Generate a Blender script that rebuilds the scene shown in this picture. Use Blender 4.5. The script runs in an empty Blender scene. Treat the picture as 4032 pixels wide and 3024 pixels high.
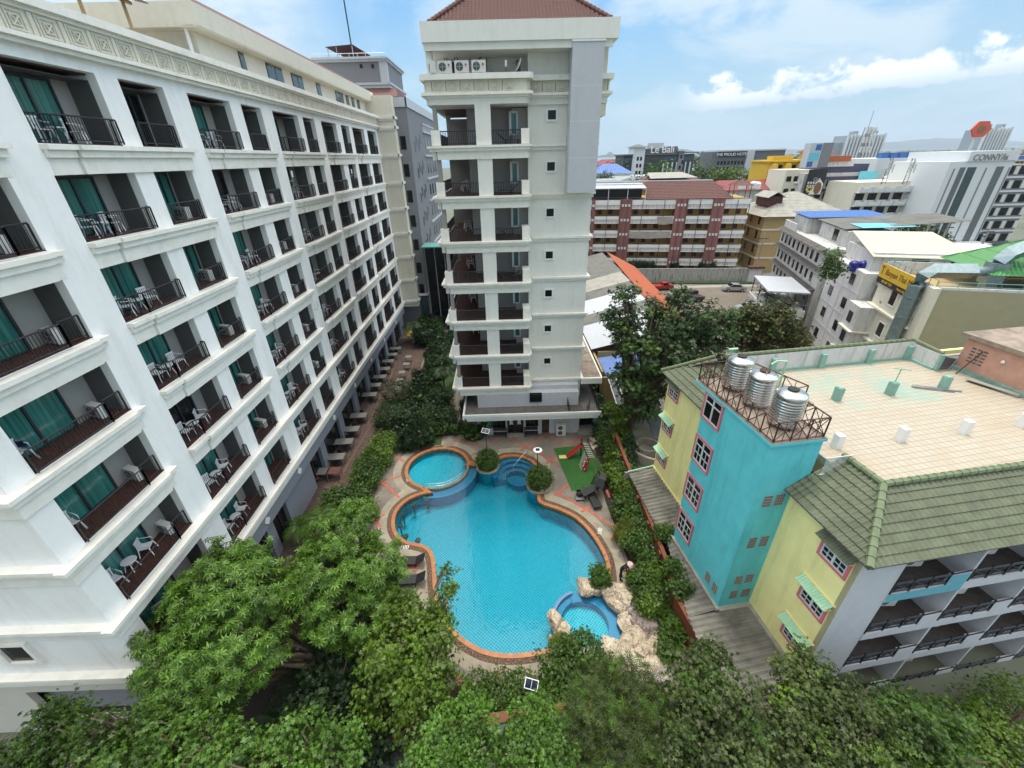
import bpy, bmesh, math, random
import numpy as np
from mathutils import Vector, Matrix, noise
from mathutils.geometry import tessellate_polygon
random.seed(7)
sc = bpy.context.scene
R = math.radians
# ------------------------------------------------------------------ camera
F_PX, S, CAMH = 1642.0, 1.8228, 23.5
PITCH, ROLL, YAW = R(28.437), R(-1.488), R(-.524)
cam = bpy.data.cameras.new('camera'); camo = bpy.data.objects.new('camera', cam)
sc.collection.objects.link(camo); sc.camera = camo
cam.sensor_width = 36; cam.lens = 36*F_PX/4032; cam.clip_start = .1; cam.clip_end = 30000
camo.location = (0, 0, CAMH)
_f = Vector((0, math.cos(PITCH), -math.sin(PITCH))); _u = Vector((0, math.sin(PITCH), math.cos(PITCH))); _r = Vector((1, 0, 0))
r2 = math.cos(ROLL)*_r + math.sin(ROLL)*_u
u2 = -math.sin(ROLL)*_r + math.cos(ROLL)*_u
M3 = Matrix((r2, u2, -_f)).transposed()
M3 = Matrix.Rotation(YAW, 3, 'Z') @ M3
camo.rotation_euler = M3.to_euler()

def ray(x, y):
    a = (x*S-2016)/F_PX; b = (y*S-1512)/F_PX
    return M3 @ Vector((a, -b, -1))
CO = Vector((0, 0, CAMH))
def atz(x, y, z=0.):
    d = ray(x, y); return CO + d*((z-CAMH)/d.z)
def aty(x, y, Y):
    d = ray(x, y); return CO + d*(Y/d.y)
def atx(x, y, X):
    d = ray(x, y); return CO + d*(X/d.x)

# ------------------------------------------------------------------ world, sun, exposure
SUN_EL, SUN_AZ = 74., 2.      # azimuth from +Y (away from the camera) towards +X
w = bpy.data.worlds.new('World'); sc.world = w; w.use_nodes = True
nt = w.node_tree; nt.nodes.clear()
def N(t, **k):
    n = nt.nodes.new(t)
    for a, b in k.items(): setattr(n, a, b)
    return n
def L(a, b): nt.links.new(a, b)
def mth(op, a, b=None, c=None, clamp=False):
    n = N('ShaderNodeMath', operation=op); n.use_clamp = clamp
    for i, v in enumerate((a, b, c)):
        if v is None: continue
        if isinstance(v, (int, float)): n.inputs[i].default_value = v
        else: L(v, n.inputs[i])
    return n.outputs[0]
out = N('ShaderNodeOutputWorld'); bg = N('ShaderNodeBackground')
sky = N('ShaderNodeTexSky', sky_type='NISHITA'); sky.sun_disc = False
sky.sun_elevation = R(SUN_EL); sky.sun_rotation = R(SUN_AZ); sky.air_density = 1.15; sky.dust_density = 1.5; sky.ozone_density = 1.3
tc = N('ShaderNodeTexCoord'); sep = N('ShaderNodeSeparateXYZ'); L(tc.outputs['Generated'], sep.inputs[0])
az = mth('MULTIPLY', mth('ARCTAN2', sep.outputs[0], sep.outputs[1]), 57.2958)
el = mth('MULTIPLY', mth('ARCSINE', sep.outputs[2]), 57.2958)
cmb = N('ShaderNodeCombineXYZ'); L(mth('MULTIPLY', az, .11), cmb.inputs[0]); L(mth('MULTIPLY', el, .26), cmb.inputs[1])
def noi(vec, scale, detail, rough=.55, dist=0.):
    n = N('ShaderNodeTexNoise'); n.inputs['Scale'].default_value = scale; n.inputs['Detail'].default_value = detail
    n.inputs['Roughness'].default_value = rough; n.inputs['Distortion'].default_value = dist; L(vec, n.inputs['Vector']); return n.outputs['Fac']
def ramp(v, a, b, lo=0., hi=1.):
    n = N('ShaderNodeMapRange', interpolation_type='SMOOTHSTEP'); L(v, n.inputs[0])
    n.inputs[1].default_value = a; n.inputs[2].default_value = b; n.inputs[3].default_value = lo; n.inputs[4].default_value = hi
    return n.outputs[0]
veil = noi(cmb.outputs[0], .62, 7, .58, .6)
veil = ramp(veil, .40, .58)
veil = mth('ADD', mth('MULTIPLY', veil, .80), mth('MULTIPLY', ramp(az, 12., 34.), .14), clamp=True)
# thick bright cloud to the left of the tower, clear blue hole beside it
hole = mth('MULTIPLY', ramp(mth('ABSOLUTE', mth('SUBTRACT', az, -12.5)), 2., 9., 1., 0.), ramp(el, 4., 12.))
veil = mth('MULTIPLY', veil, mth('SUBTRACT', 1., mth('MULTIPLY', hole, .75)))
left = mth('MULTIPLY', ramp(az, -14., -24.), ramp(noi(cmb.outputs[0], 1.1, 5), .25, .55)); veil = mth('MAXIMUM', veil, mth('MULTIPLY', left, 1.))
# cumulus band low on the right, rising with azimuth
cv = N('ShaderNodeCombineXYZ'); L(mth('MULTIPLY', az, .5), cv.inputs[0]); L(mth('MULTIPLY', el, .62), cv.inputs[1])
cn = noi(cv.outputs[0], .72, 8, .56, .25)
base = mth('ADD', 3.9, mth('MULTIPLY', mth('SUBTRACT', az, 20.), .045))
dz = mth('SUBTRACT', el, base)
bump_ = mth('SUBTRACT', ramp(dz, -.8, .5), ramp(dz, .6, 4.4))
cum = ramp(mth('ADD', mth('MULTIPLY', bump_, .40), mth('SUBTRACT', cn, .5)), .20, .34)
cum = mth('MULTIPLY', cum, mth('MULTIPLY', ramp(az, 18., 24.), ramp(az, 70., 90., 1., 0.)))
cshade = ramp(dz, -.6, 1.6)
mixv = N('ShaderNodeMix', data_type='RGBA'); L(veil, mixv.inputs[0])
mul = N('ShaderNodeVectorMath', operation='SCALE'); L(sky.outputs[0], mul.inputs[0]); mul.inputs['Scale'].default_value = .118
tint = N('ShaderNodeVectorMath', operation='MULTIPLY'); L(mul.outputs[0], tint.inputs[0]); tint.inputs[1].default_value = (.34, .76, 1.05)
L(tint.outputs[0], mixv.inputs[6]); mixv.inputs[7].default_value = (.66, .76, .84, 1)
# low haze of the air
mixh = N('ShaderNodeMix', data_type='RGBA'); L(ramp(el, 22., -1., .0, .85), mixh.inputs[0]); L(mixv.outputs[2], mixh.inputs[6]); mixh.inputs[7].default_value = (.42, .58, .70, 1)
ccol = N('ShaderNodeMix', data_type='RGBA'); L(cshade, ccol.inputs[0]); ccol.inputs[6].default_value = (.52, .64, .74, 1); ccol.inputs[7].default_value = (.93, .97, 1., 1)
mixc = N('ShaderNodeMix', data_type='RGBA'); L(mth('MULTIPLY', cum, .92), mixc.inputs[0]); L(mixh.outputs[2], mixc.inputs[6]); L(ccol.outputs[2], mixc.inputs[7])
deck = N('ShaderNodeMix', data_type='RGBA'); L(ramp(el, 28., 48.), deck.inputs[0]); L(mixc.outputs[2], deck.inputs[6]); deck.inputs[7].default_value = (.82, .80, .76, 1)  # neutral white above the frame, added to warm the light on the walls
dark = N('ShaderNodeVectorMath', operation='SCALE'); L(deck.outputs[2], dark.inputs[0]); L(mth('MULTIPLY', mth('MULTIPLY', ramp(sep.outputs[1], -.75, .05, .30, 1.), ramp(el, 30., 52., 1., 1.2)), ramp(mth('ABSOLUTE', az), 58., 85., 1., 3.0)), dark.inputs['Scale'])   # unseen sky shaped for the wall light: dimmed behind, brightened overhead and at the sides
L(dark.outputs[0], bg.inputs[0]); bg.inputs[1].default_value = 1.0; L(bg.outputs[0], out.inputs[0])

sun = bpy.data.lights.new('sun', 'SUN'); suno = bpy.data.objects.new('sun', sun); sc.collection.objects.link(suno)
sun.energy = 2.2; sun.angle = R(12); sun.color = (1, .965, .9)
sd = Vector((math.sin(R(SUN_AZ))*math.cos(R(SUN_EL)), math.cos(R(SUN_AZ))*math.cos(R(SUN_EL)), math.sin(R(SUN_EL))))
suno.rotation_euler = sd.to_track_quat('Z', 'Y').to_euler()
sc.view_settings.view_transform = 'Standard'; sc.view_settings.look = 'None'; sc.view_settings.gamma = 1
sc.view_settings.use_curve_mapping = False; sc.view_settings.exposure = 0.38
sc.cycles.max_bounces = 8; sc.cycles.transparent_max_bounces = 16; sc.cycles.diffuse_bounces = 3

# ------------------------------------------------------------------ materials
class NB:
    def __init__(s, name):
        s.m = bpy.data.materials.new(name); s.m.use_nodes = True; s.t = s.m.node_tree
        s.b = s.t.nodes['Principled BSDF']; s.o = s.t.nodes['Material Output']
    def n(s, t, **k):
        x = s.t.nodes.new(t)
        for a, b in k.items(): setattr(x, a, b)
        return x
    def l(s, a, b): s.t.links.new(a, b)
    def coord(s, scale=(1, 1, 1), rot=(0, 0, 0), kind='Object'):
        c = s.n('ShaderNodeTexCoord'); m = s.n('ShaderNodeMapping'); m.inputs['Scale'].default_value = scale; m.inputs['Rotation'].default_value = rot
        s.l(c.outputs[kind], m.inputs[0]); return m.outputs[0]
    def geo(s, scale=(1, 1, 1), rot=(0, 0, 0)):
        c = s.n('ShaderNodeNewGeometry'); m = s.n('ShaderNodeMapping'); m.inputs['Scale'].default_value = scale; m.inputs['Rotation'].default_value = rot
        s.l(c.outputs['Position'], m.inputs[0]); return m.outputs[0]
    def noise(s, v, scale, detail=4, rough=.6):
        x = s.n('ShaderNodeTexNoise'); x.inputs['Scale'].default_value = scale; x.inputs['Detail'].default_value = detail; x.inputs['Roughness'].default_value = rough
        s.l(v, x.inputs['Vector']); return x.outputs['Fac']
    def ramp(s, v, stops):
        x = s.n('ShaderNodeValToRGB'); s.l(v, x.inputs[0]); e = x.color_ramp.elements
        while len(e) < len(stops): e.new(.5)
        for i, (p, c) in enumerate(stops): e[i].position = p; e[i].color = (*c, 1) if len(c) == 3 else c
        return x.outputs[0]
    def mix(s, f, a, b, mode='MIX'):
        x = s.n('ShaderNodeMix', data_type='RGBA', blend_type=mode)
        for i, v in ((0, f), (6, a), (7, b)):
            if isinstance(v, (int, float)): x.inputs[i].default_value = v
            elif isinstance(v, tuple): x.inputs[i].default_value = (*v, 1)
            else: s.l(v, x.inputs[i])
        return x.outputs[2]
    def bump(s, h, strength=.3, dist=.02):
        x = s.n('ShaderNodeBump'); x.inputs['Strength'].default_value = strength; x.inputs['Distance'].default_value = dist
        s.l(h, x.inputs['Height']); s.l(x.outputs[0], s.b.inputs['Normal'])
    def base(s, c):
        if isinstance(c, tuple): s.b.inputs['Base Color'].default_value = (*c, 1)
        else: s.l(c, s.b.inputs['Base Color'])
    def rough(s, r): s.b.inputs['Roughness'].default_value = r
MATS = {}
def simple(name, c, rough=.6, metal=0., var=.12, scale=3., dirt=None, dscale=.35, damt=.5, bump=0., streak=False, spec=None):
    if not metal: c = tuple(x**1.17 for x in c)
    k = NB(name); g = k.geo()
    n1 = k.noise(g, scale, 5)
    lo = tuple(max(0, x*(1-var)) for x in c); hi = tuple(min(1, x*(1+var)) for x in c)
    col = k.ramp(n1, [(.3, lo), (.7, hi)])
    if dirt:
        gs = k.geo(scale=(1.6, 1.6, .22)) if streak else g
        d = k.noise(gs, dscale*(3 if streak else 1), 7, .65)
        f = k.ramp(d, [(.5, (0, 0, 0)), (.72, (damt,)*3)])
        col = k.mix(f, col, dirt)
    k.base(col); k.rough(rough); k.b.inputs['Metallic'].default_value = metal
    if spec is not None: k.b.inputs['Specular IOR Level'].default_value = spec
    if bump: k.bump(k.noise(g, scale*8, 4), bump, .02)
    MATS[name] = k.m; return k.m
simple('render_white', (.87, .87, .845), .8, var=.02, dirt=(.56, .54, .48), damt=.38, streak=True, bump=.15)
simple('render_cream', (.70, .67, .57), .8, var=.04, dirt=(.48, .44, .36), damt=.35, streak=True, bump=.15)
simple('render_tower', (.78, .775, .72), .8, var=.02, dirt=(.52, .50, .43), damt=.25, streak=True, bump=.15)
simple('ledge_cream', (.83, .81, .74), .75, var=.04, dirt=(.50, .46, .40), dscale=1.4, damt=.35, bump=.1)
simple('end_wall', (.60, .58, .52), .8, var=.03, dirt=(.48, .45, .38), damt=.4, streak=True)
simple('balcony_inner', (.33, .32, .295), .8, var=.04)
simple('wing_grey', (.26, .265, .28), .8, var=.05)
simple('wing_light', (.24, .245, .26), .8, var=.05, dirt=(.3, .3, .3), streak=True)
simple('ground_floor_grey', (.27, .29, .33), .8, var=.04)
simple('dark_metal', (.028, .030, .034), .45, metal=.3, var=.1)
simple('dark_glass', (.010, .013, .015), .15, var=.2, spec=.35)
simple('glass_blue', (.05, .09, .11), .07, var=.3, spec=.9)
simple('white_plastic', (.72, .73, .74), .4, var=.02)
simple('white_paint', (.80, .80, .78), .5, var=.03)
simple('wood_brown', (.16, .06, .035), .55, var=.25, scale=5)
simple('wood_post', (.45, .32, .17), .7, var=.15)
simple('rust_roof', (.11, .035, .028), .7, var=.35, scale=2)
simple('concrete', (.36, .34, .30), .85, var=.12, dirt=(.13, .12, .10), dscale=.8, damt=.7, bump=.2)
simple('concrete_dark', (.16, .15, .14), .9, var=.25, dirt=(.05, .05, .045), dscale=.7, damt=.8, bump=.2)
simple('mouldy_concrete', (.33, .27, .22), .9, var=.25, scale=2, dirt=(.07, .06, .05), dscale=.8, damt=.9, bump=.3)
simple('ac_white', (.66, .66, .63), .5, var=.02)
simple('ac_grille', (.10, .11, .12), .6, var=.1)
simple('red_mark', (.55, .02, .04), .5, var=.02)
simple('panel_grey', (.53, .55, .57), .45, var=.03, dirt=(.42, .43, .45), streak=True)
simple('turquoise', (.15, .60, .65), .75, var=.07, scale=1.5, dirt=(.04, .32, .36), damt=.5, streak=True, bump=.1)
simple('yellow_wall', (.86, .80, .40), .8, var=.05, scale=1.2, dirt=(.50, .44, .18), damt=.45, streak=True, bump=.1)
simple('cream_edge', (.80, .70, .38), .7, var=.05)
simple('pink_trim', (.62, .20, .24), .6, var=.08)
simple('pink_wall', (.55, .33, .25), .85, var=.12, scale=2, dirt=(.3, .22, .18), damt=.5, streak=True, bump=.2)
simple('window_white', (.62, .64, .64), .5, var=.04)
simple('mint_green', (.38, .60, .42), .6, var=.1)
simple('mint_trim', (.27, .45, .39), .7, var=.15, dirt=(.1, .16, .13), damt=.5)
simple('white_facade', (.56, .58, .61), .8, var=.05, dirt=(.42, .43, .44), damt=.4, streak=True)
simple('facade_patch', (.17, .43, .52), .8, var=.1)
simple('steel', (.62, .62, .60), .22, metal=1., var=.12, scale=4)
simple('rusty_steel', (.10, .045, .035), .8, var=.35, scale=8)
simple('duct_metal', (.27, .34, .36), .38, metal=.7, var=.15)
simple('fence_brown', (.21, .072, .032), .7, var=.25, scale=2.5, dirt=(.07, .03, .02), damt=.5)
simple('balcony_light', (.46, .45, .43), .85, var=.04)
simple('path_line', (.22, .14, .10), .8, var=.2)
simple('recess_shade', (.09, .08, .075), .9, var=.3)  # near-black colour carries the shade inside the guest house balconies
simple('balcony_shade_grey', (.125, .125, .12), .85, var=.05)  # recess shade put into the colour of the balcony lining
simple('brick_red', (.18, .075, .065), .85, var=.25, scale=6)
simple('ochre', (.42, .28, .09), .8, var=.12)
simple('beige_wall', (.46, .34, .17), .85, var=.06, dirt=(.30, .22, .12), damt=.35, streak=True)
simple('tan_wall', (.40, .37, .25), .85, var=.06, scale=1, dirt=(.32, .30, .19), dscale=.2, damt=.45)
simple('old_white', (.56, .56, .54), .85, var=.1, dirt=(.12, .12, .11), dscale=.8, damt=.9, streak=True)
simple('old_white_clean', (.62, .62, .61), .85, var=.06, dirt=(.22, .22, .21), dscale=.5, damt=.7, streak=True)
simple('stained_wall', (.40, .40, .38), .9, var=.15, dirt=(.05, .05, .05), dscale=.7, damt=.9, streak=True)
simple('hotel_white', (.66, .68, .69), .6, var=.03)
simple('hotel_dark', (.05, .075, .085), .6, var=.15)
simple('hotel_grey', (.16, .18, .19), .7, var=.1)
simple('yellow_paint', (.62, .43, .04), .7, var=.08, dirt=(.4, .27, .04), damt=.4, streak=True)
simple('red_paint', (.24, .03, .035), .5, var=.1)
simple('blue_paint', (.03, .14, .42), .5, var=.1)
simple('tank_blue', (.015, .02, .25), .35, var=.1)
simple('orange_tile', (.42, .13, .06), .7, var=.15)
simple('white_roof', (.48, .50, .53), .45, var=.05, dirt=(.5, .52, .55), dscale=.2, damt=.4)
simple('cream_roof', (.56, .52, .42), .5, var=.03)
simple('black_plastic', (.012, .012, .014), .5, var=.1)
simple('black_rattan', (.018, .018, .02), .6, var=.3, scale=30)
simple('soil', (.045, .032, .022), .95, var=.3, scale=6)
simple('terracotta', (.13, .07, .05), .8, var=.2)
simple('pot_dark', (.035, .03, .03), .7, var=.2)
simple('bark', (.13, .095, .065), .9, var=.3, scale=8, bump=.5)
simple('bark_pale', (.22, .17, .12), .9, var=.25, scale=8, bump=.4)
simple('rope_net', (.16, .10, .07), .9)
simple('table_top', (.24, .235, .21), .5, var=.06)
simple('silver_tube', (.6, .6, .6), .3, metal=.9)
simple('solar_cell', (.01, .02, .06), .15)
simple('yellow_plastic', (.75, .65, .10), .5)
simple('yellow_mat', (.72, .66, .25), .6)
simple('red_slide', (.38, .035, .03), .45, var=.1)
simple('turf', (.045, .15, .03), .9, var=.18, scale=14, bump=.4)
simple('skin', (.30, .16, .10), .6)
simple('cloth_black', (.02, .02, .022), .9)
simple('cloth_hat', (.62, .48, .44), .9)
simple('towel', (.55, .38, .32), .95)
simple('towel_blue', (.02, .025, .11), .95)
simple('sign_yellow', (.70, .47, .04), .5, var=.03)
simple('sign_text', (.12, .05, .01), .5)
simple('sign_black', (.02, .02, .02), .5)
simple('sign_green', (.02, .16, .10), .5)
simple('car_silver', (.50, .52, .54), .3, metal=.6, var=.02)
simple('car_white', (.75, .76, .77), .3, var=.02)
simple('car_red', (.38, .05, .04), .4, var=.05)
simple('tyre', (.015, .015, .016), .8)
simple('parking', (.20, .175, .145), .95, var=.12, scale=.5, dirt=(.20, .17, .14), dscale=.2, damt=.6, bump=.2)
simple('ground_far', (.16, .17, .13), .95, var=.3, scale=.05)
simple('sea_water', (.16, .26, .33), .3)
simple('hill', (.045, .065, .05), .95, var=.3, scale=.01)
simple('far_tower', (.36, .40, .44), .7, var=.1)
simple('orange_sign', (.65, .13, .05), .5)
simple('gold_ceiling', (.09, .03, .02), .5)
simple('grass_green', (.05, .10, .02), .9, var=.3, scale=5)
simple('stone_path', (.27, .24, .20), .9, var=.25, scale=3, bump=.4)
simple('purple_band', (.10, .09, .16), .7)
simple('teal_rail', (.12, .30, .28), .6)
# ---- special materials
simple('tile_green', (.145, .165, .105), .65, var=.22, scale=2.2, dirt=(.06, .07, .045), dscale=.9, damt=.6)
simple('tile_red', (.15, .062, .05), .65, var=.3, scale=3, dirt=(.08, .04, .035), dscale=.8, damt=.5)
simple('tile_bright_green', (.04, .24, .05), .5, var=.15, scale=2)
simple('corrugated_grey', (.24, .23, .20), .85, var=.4, scale=.9, dirt=(.05, .05, .045), dscale=.5, damt=.85)
simple('asbestos', (.19, .19, .175), .85, var=.2, scale=.8, dirt=(.08, .08, .075), dscale=.3, damt=.6)
simple('asbestos_pale', (.36, .35, .31), .85, var=.15, scale=.8)
simple('cap_green', (.17, .21, .12), .65, var=.15, scale=3)
simple('blue_sheet', (.06, .17, .42), .5, var=.35, scale=2.5)
simple('cyan_sheet', (.18, .55, .66), .5, var=.12)
simple('dark_sheet', (.07, .075, .085), .5, var=.1)

def grid_mat(name, tile, grout, size, w=.06, rot=0., var=.1, rough=.5, dirt=None, damt=.6, bump=0, spots=None):
    k = NB(name); v = k.geo(rot=(0, 0, rot)); sp = k.n('ShaderNodeSeparateXYZ'); k.l(v, sp.inputs[0])
    def m(op, a, b=None):
        x = k.n('ShaderNodeMath', operation=op)
        for i, q in enumerate((a, b)):
            if q is None: continue
            if isinstance(q, (int, float)): x.inputs[i].default_value = q
            else: k.l(q, x.inputs[i])
        return x.outputs[0]
    fx = m('FRACT', m('MULTIPLY', sp.outputs[0], 1/size[0])); fy = m('FRACT', m('MULTIPLY', sp.outputs[1], 1/size[1]))
    g = m('MAXIMUM', m('LESS_THAN', fx, w), m('LESS_THAN', fy, w*size[0]/size[1]))
    # vertical faces: lines by height as well
    tile = tuple(x**1.1 for x in tile); cell = k.n('ShaderNodeTexWhiteNoise', noise_dimensions='2D'); cb = k.n('ShaderNodeCombineXYZ')
    k.l(m('FLOOR', m('MULTIPLY', sp.outputs[0], 1/size[0])), cb.inputs[0]); k.l(m('FLOOR', m('MULTIPLY', sp.outputs[1], 1/size[1])), cb.inputs[1]); k.l(cb.outputs[0], cell.inputs['Vector'])
    lo = tuple(x*(1-var) for x in tile); hi = tuple(min(1, x*(1+var)) for x in tile)
    col = k.mix(cell.outputs['Value'], lo, hi); col = k.mix(g, col, grout)
    if dirt:
        d = k.ramp(k.noise(v, .5, 7, .65), [(.5, (0,)*3), (.68, (damt,)*3)]); col = k.mix(d, col, dirt)
    if spots:
        d = k.ramp(k.noise(v, .25, 6, .7), [(.50, (0,)*3), (.64, (.62,)*3)]); col = k.mix(d, col, spots)
    k.base(col); k.rough(rough); MATS[name] = k.m
    if bump: k.bump(g, -bump, .01)
    return k
grid_mat('pool_tile', (.001, .22, .34), (.05, .56, .66), (.15, .15), w=.14, rot=R(41), var=.12)
grid_mat('pool_tile_small', (.003, .30, .42), (.10, .66, .74), (.15, .15), w=.14, rot=R(41), var=.12)
k = NB('pool_wall_tile'); v = k.geo(); 
wv = k.n('ShaderNodeTexVoronoi'); 
col = k.ramp(k.noise(v, 3., 2), [(.3, (.006, .20, .30)), (.7, (.03, .36, .48))]); k.base(col); k.rough(.3); MATS['pool_wall_tile'] = k.m
k = NB('mosaic_violet'); col = k.ramp(k.noise(k.geo(), 30., 2), [(.35, (.07, .14, .30)), (.65, (.18, .28, .46))]); k.base(col); k.rough(.25); MATS['mosaic_violet'] = k.m
grid_mat('terrace_tile', (.44, .40, .32), (.27, .20, .14), (.34, .34), w=.09, rot=R(-7.4-2), var=.04, dirt=(.36, .28, .18), damt=.55)
k = NB('terrace_top'); 
grid_mat('terrace_stained', (.44, .40, .32), (.27, .20, .14), (.34, .34), w=.09, rot=R(-9.4), var=.04, dirt=(.48, .40, .28), damt=.4, spots=(.14, .36, .31))
grid_mat('paver', (.115, .075, .055), (.08, .06, .05), (.30, .15), w=.08, var=.3, rough=.85, dirt=(.08, .055, .04))
grid_mat('wood_tile', (.10, .035, .020), (.035, .015, .01), (.18, .18), w=.08, var=.3, rough=.55)
grid_mat('red_tile', (.48, .12, .07), (.30, .10, .07), (.20, .20), w=.08, rot=R(45), var=.15, rough=.6, dirt=(.25, .10, .07))
grid_mat('coping', (.42, .17, .055), (.22, .09, .04), (.25, .25), w=.05, rot=.3, var=.14, rough=.5)
grid_mat('brick_wall', (.26, .12, .11), (.12, .07, .065), (.6, .22), w=.06, var=.25, rough=.85)
k = NB('deck_concrete'); v = k.geo(); n1 = k.noise(v, .45, 6, .65); n2 = k.noise(v, 9, 4, .7)
col = k.ramp(n1, [(.3, (.085, .07, .055)), (.5, (.16, .14, .11)), (.7, (.27, .235, .185))]); col = k.mix(.25, col, k.ramp(n2, [(.3, (.09, .075, .06)), (.7, (.36, .32, .26))]))
k.base(col); k.rough(.85); k.bump(n2, .2, .01); MATS['deck_concrete'] = k.m
k = NB('kerb_concrete'); v = k.geo(); col = k.ramp(k.noise(v, 1.2, 6), [(.3, (.22, .19, .14)), (.7, (.34, .30, .225))]); k.base(col); k.rough(.85); MATS['kerb_concrete'] = k.m
k = NB('pebble_band'); v = k.geo(); vo = k.n('ShaderNodeTexVoronoi'); vo.inputs['Scale'].default_value = 14; k.l(v, vo.inputs['Vector'])
col = k.ramp(k.noise(v, 12, 3, .7), [(.35, (.035, .018, .012)), (.55, (.13, .07, .04)), (.7, (.33, .26, .18))]); k.base(col); k.rough(.8); k.bump(vo.outputs['Distance'], .6, .03); MATS['pebble_band'] = k.m
def rock_mat(name, stops):
    k = NB(name); v = k.geo(); n1 = k.noise(v, 1.1, 9, .7); col = k.ramp(n1, stops)
    vo = k.n('ShaderNodeTexNoise'); vo.inputs['Scale'].default_value = 2.2; vo.inputs['Detail'].default_value = 9; vo.inputs['Distortion'].default_value = 1.2; k.l(v, vo.inputs['Vector'])
    cr = k.ramp(vo.outputs['Fac'], [(.475, (1,)*3), (.5, (.22, .17, .15)), (.525, (1,)*3)]); col = k.mix(1., col, cr, 'MULTIPLY')
    k.base(col); k.rough(.85); k.bump(k.noise(v, 5, 8, .7), .6, .06); MATS[name] = k.m
rock_mat('rock_cream', [(.3, (.22, .155, .10)), (.5, (.45, .37, .27)), (.7, (.66, .59, .47))])
rock_mat('rock_grey', [(.3, (.11, .08, .07)), (.5, (.25, .205, .18)), (.7, (.44, .39, .34))])
# water: clear sheet with the true mirror of the surroundings
def water(name, tint, bs):
    k = NB(name); t = k.t; t.nodes.remove(k.b)
    tr = k.n('ShaderNodeBsdfTransparent'); tr.inputs[0].default_value = (*tint, 1)
    gl = k.n('ShaderNodeBsdfGlossy'); gl.inputs['Roughness'].default_value = .035
    fr = k.n('ShaderNodeFresnel'); fr.inputs[0].default_value = 1.45
    bp = k.n('ShaderNodeBump'); bp.inputs['Strength'].default_value = bs; bp.inputs['Distance'].default_value = .03
    v = k.geo(scale=(1, .55, 1)); k.l(k.noise(v, 3.4, 3, .55), bp.inputs['Height']); k.l(bp.outputs[0], gl.inputs['Normal']); k.l(bp.outputs[0], fr.inputs['Normal'])
    ms = k.n('ShaderNodeMixShader'); mm = k.n('ShaderNodeMath', operation='MULTIPLY'); mm.inputs[1].default_value = 2.1; mm.use_clamp = True; k.l(fr.outputs[0], mm.inputs[0])
    k.l(mm.outputs[0], ms.inputs[0]); k.l(tr.outputs[0], ms.inputs[1]); k.l(gl.outputs[0], ms.inputs[2]); k.l(ms.outputs[0], k.o.inputs[0]); MATS[name] = k.m
water('pool_water', (.45, .96, .98), .45)
def curtain(name, c1, c2, sx):
    k = NB(name); v = k.geo(scale=sx); n = k.noise(v, 1., 3, .6); k.base(k.ramp(n, [(.3, c1), (.7, c2)])); k.rough(.12); k.b.inputs['Specular IOR Level'].default_value = .6; MATS[name] = k.m
curtain('curtain_teal', (.008, .07, .062), (.045, .215, .18), (1, 9, .15))
curtain('curtain_front', (.01, .09, .09), (.04, .22, .21), (9, 1, .15))
def leafm(name, cols, trans=.28, rough=.45):
    cols = [(c[0]*.60, c[1]*.64, c[2]*.5) for c in cols]; k = NB(name); g = k.n('ShaderNodeNewGeometry')
    n = len(cols); col = k.ramp(g.outputs['Random Per Island'], [(.02+.96*i/(n-1), c) for i, c in enumerate(cols)])
    v = k.geo(); big = k.ramp(k.noise(v, .8, 3), [(.3, (.55,)*3), (.7, (1.35,)*3)]); col = k.mix(1., col, big, 'MULTIPLY')
    k.base(col); k.rough(rough); k.b.inputs['Specular IOR Level'].default_value = .35
    tl = k.n('ShaderNodeBsdfTranslucent'); k.l(col, tl.inputs[0]); ms = k.n('ShaderNodeMixShader'); ms.inputs[0].default_value = trans
    k.l(k.b.outputs[0], ms.inputs[1]); k.l(tl.outputs[0], ms.inputs[2]); k.l(ms.outputs[0], k.o.inputs[0]); MATS[name] = k.m
leafm('leaf_rosette', [(.06, .14, .02), (.13, .26, .03), (.26, .44, .07), (.08, .17, .02)])
leafm('leaf_bright', [(.07, .14, .012), (.13, .24, .02), (.22, .33, .03), (.09, .17, .015)])
leafm('leaf_mid', [(.04, .09, .010), (.075, .16, .02), (.14, .25, .03), (.045, .11, .013)])
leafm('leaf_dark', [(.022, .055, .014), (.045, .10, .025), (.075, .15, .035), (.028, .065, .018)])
leafm('leaf_olive', [(.045, .075, .018), (.085, .125, .03), (.17, .22, .06), (.055, .085, .022)])
leafm('leaf_feather', [(.06, .14, .018), (.11, .24, .03), (.19, .36, .04), (.07, .17, .02)])
leafm('leaf_rust', [(.04, .07, .012), (.09, .12, .02), (.16, .07, .025), (.06, .10, .015)])
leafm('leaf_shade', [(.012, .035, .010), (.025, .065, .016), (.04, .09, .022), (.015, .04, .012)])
leafm('leaf_variegated', [(.08, .16, .03), (.40, .42, .20), (.15, .22, .06), (.10, .18, .04)])
leafm('leaf_purple', [(.05, .02, .025), (.10, .03, .04), (.04, .06, .02), (.07, .02, .03)])
leafm('leaf_yellow', [(.16, .20, .02), (.26, .28, .03), (.12, .17, .02), (.20, .24, .03)])
leafm('flower_white', [(.7, .7, .6), (.8, .8, .72)])

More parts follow.
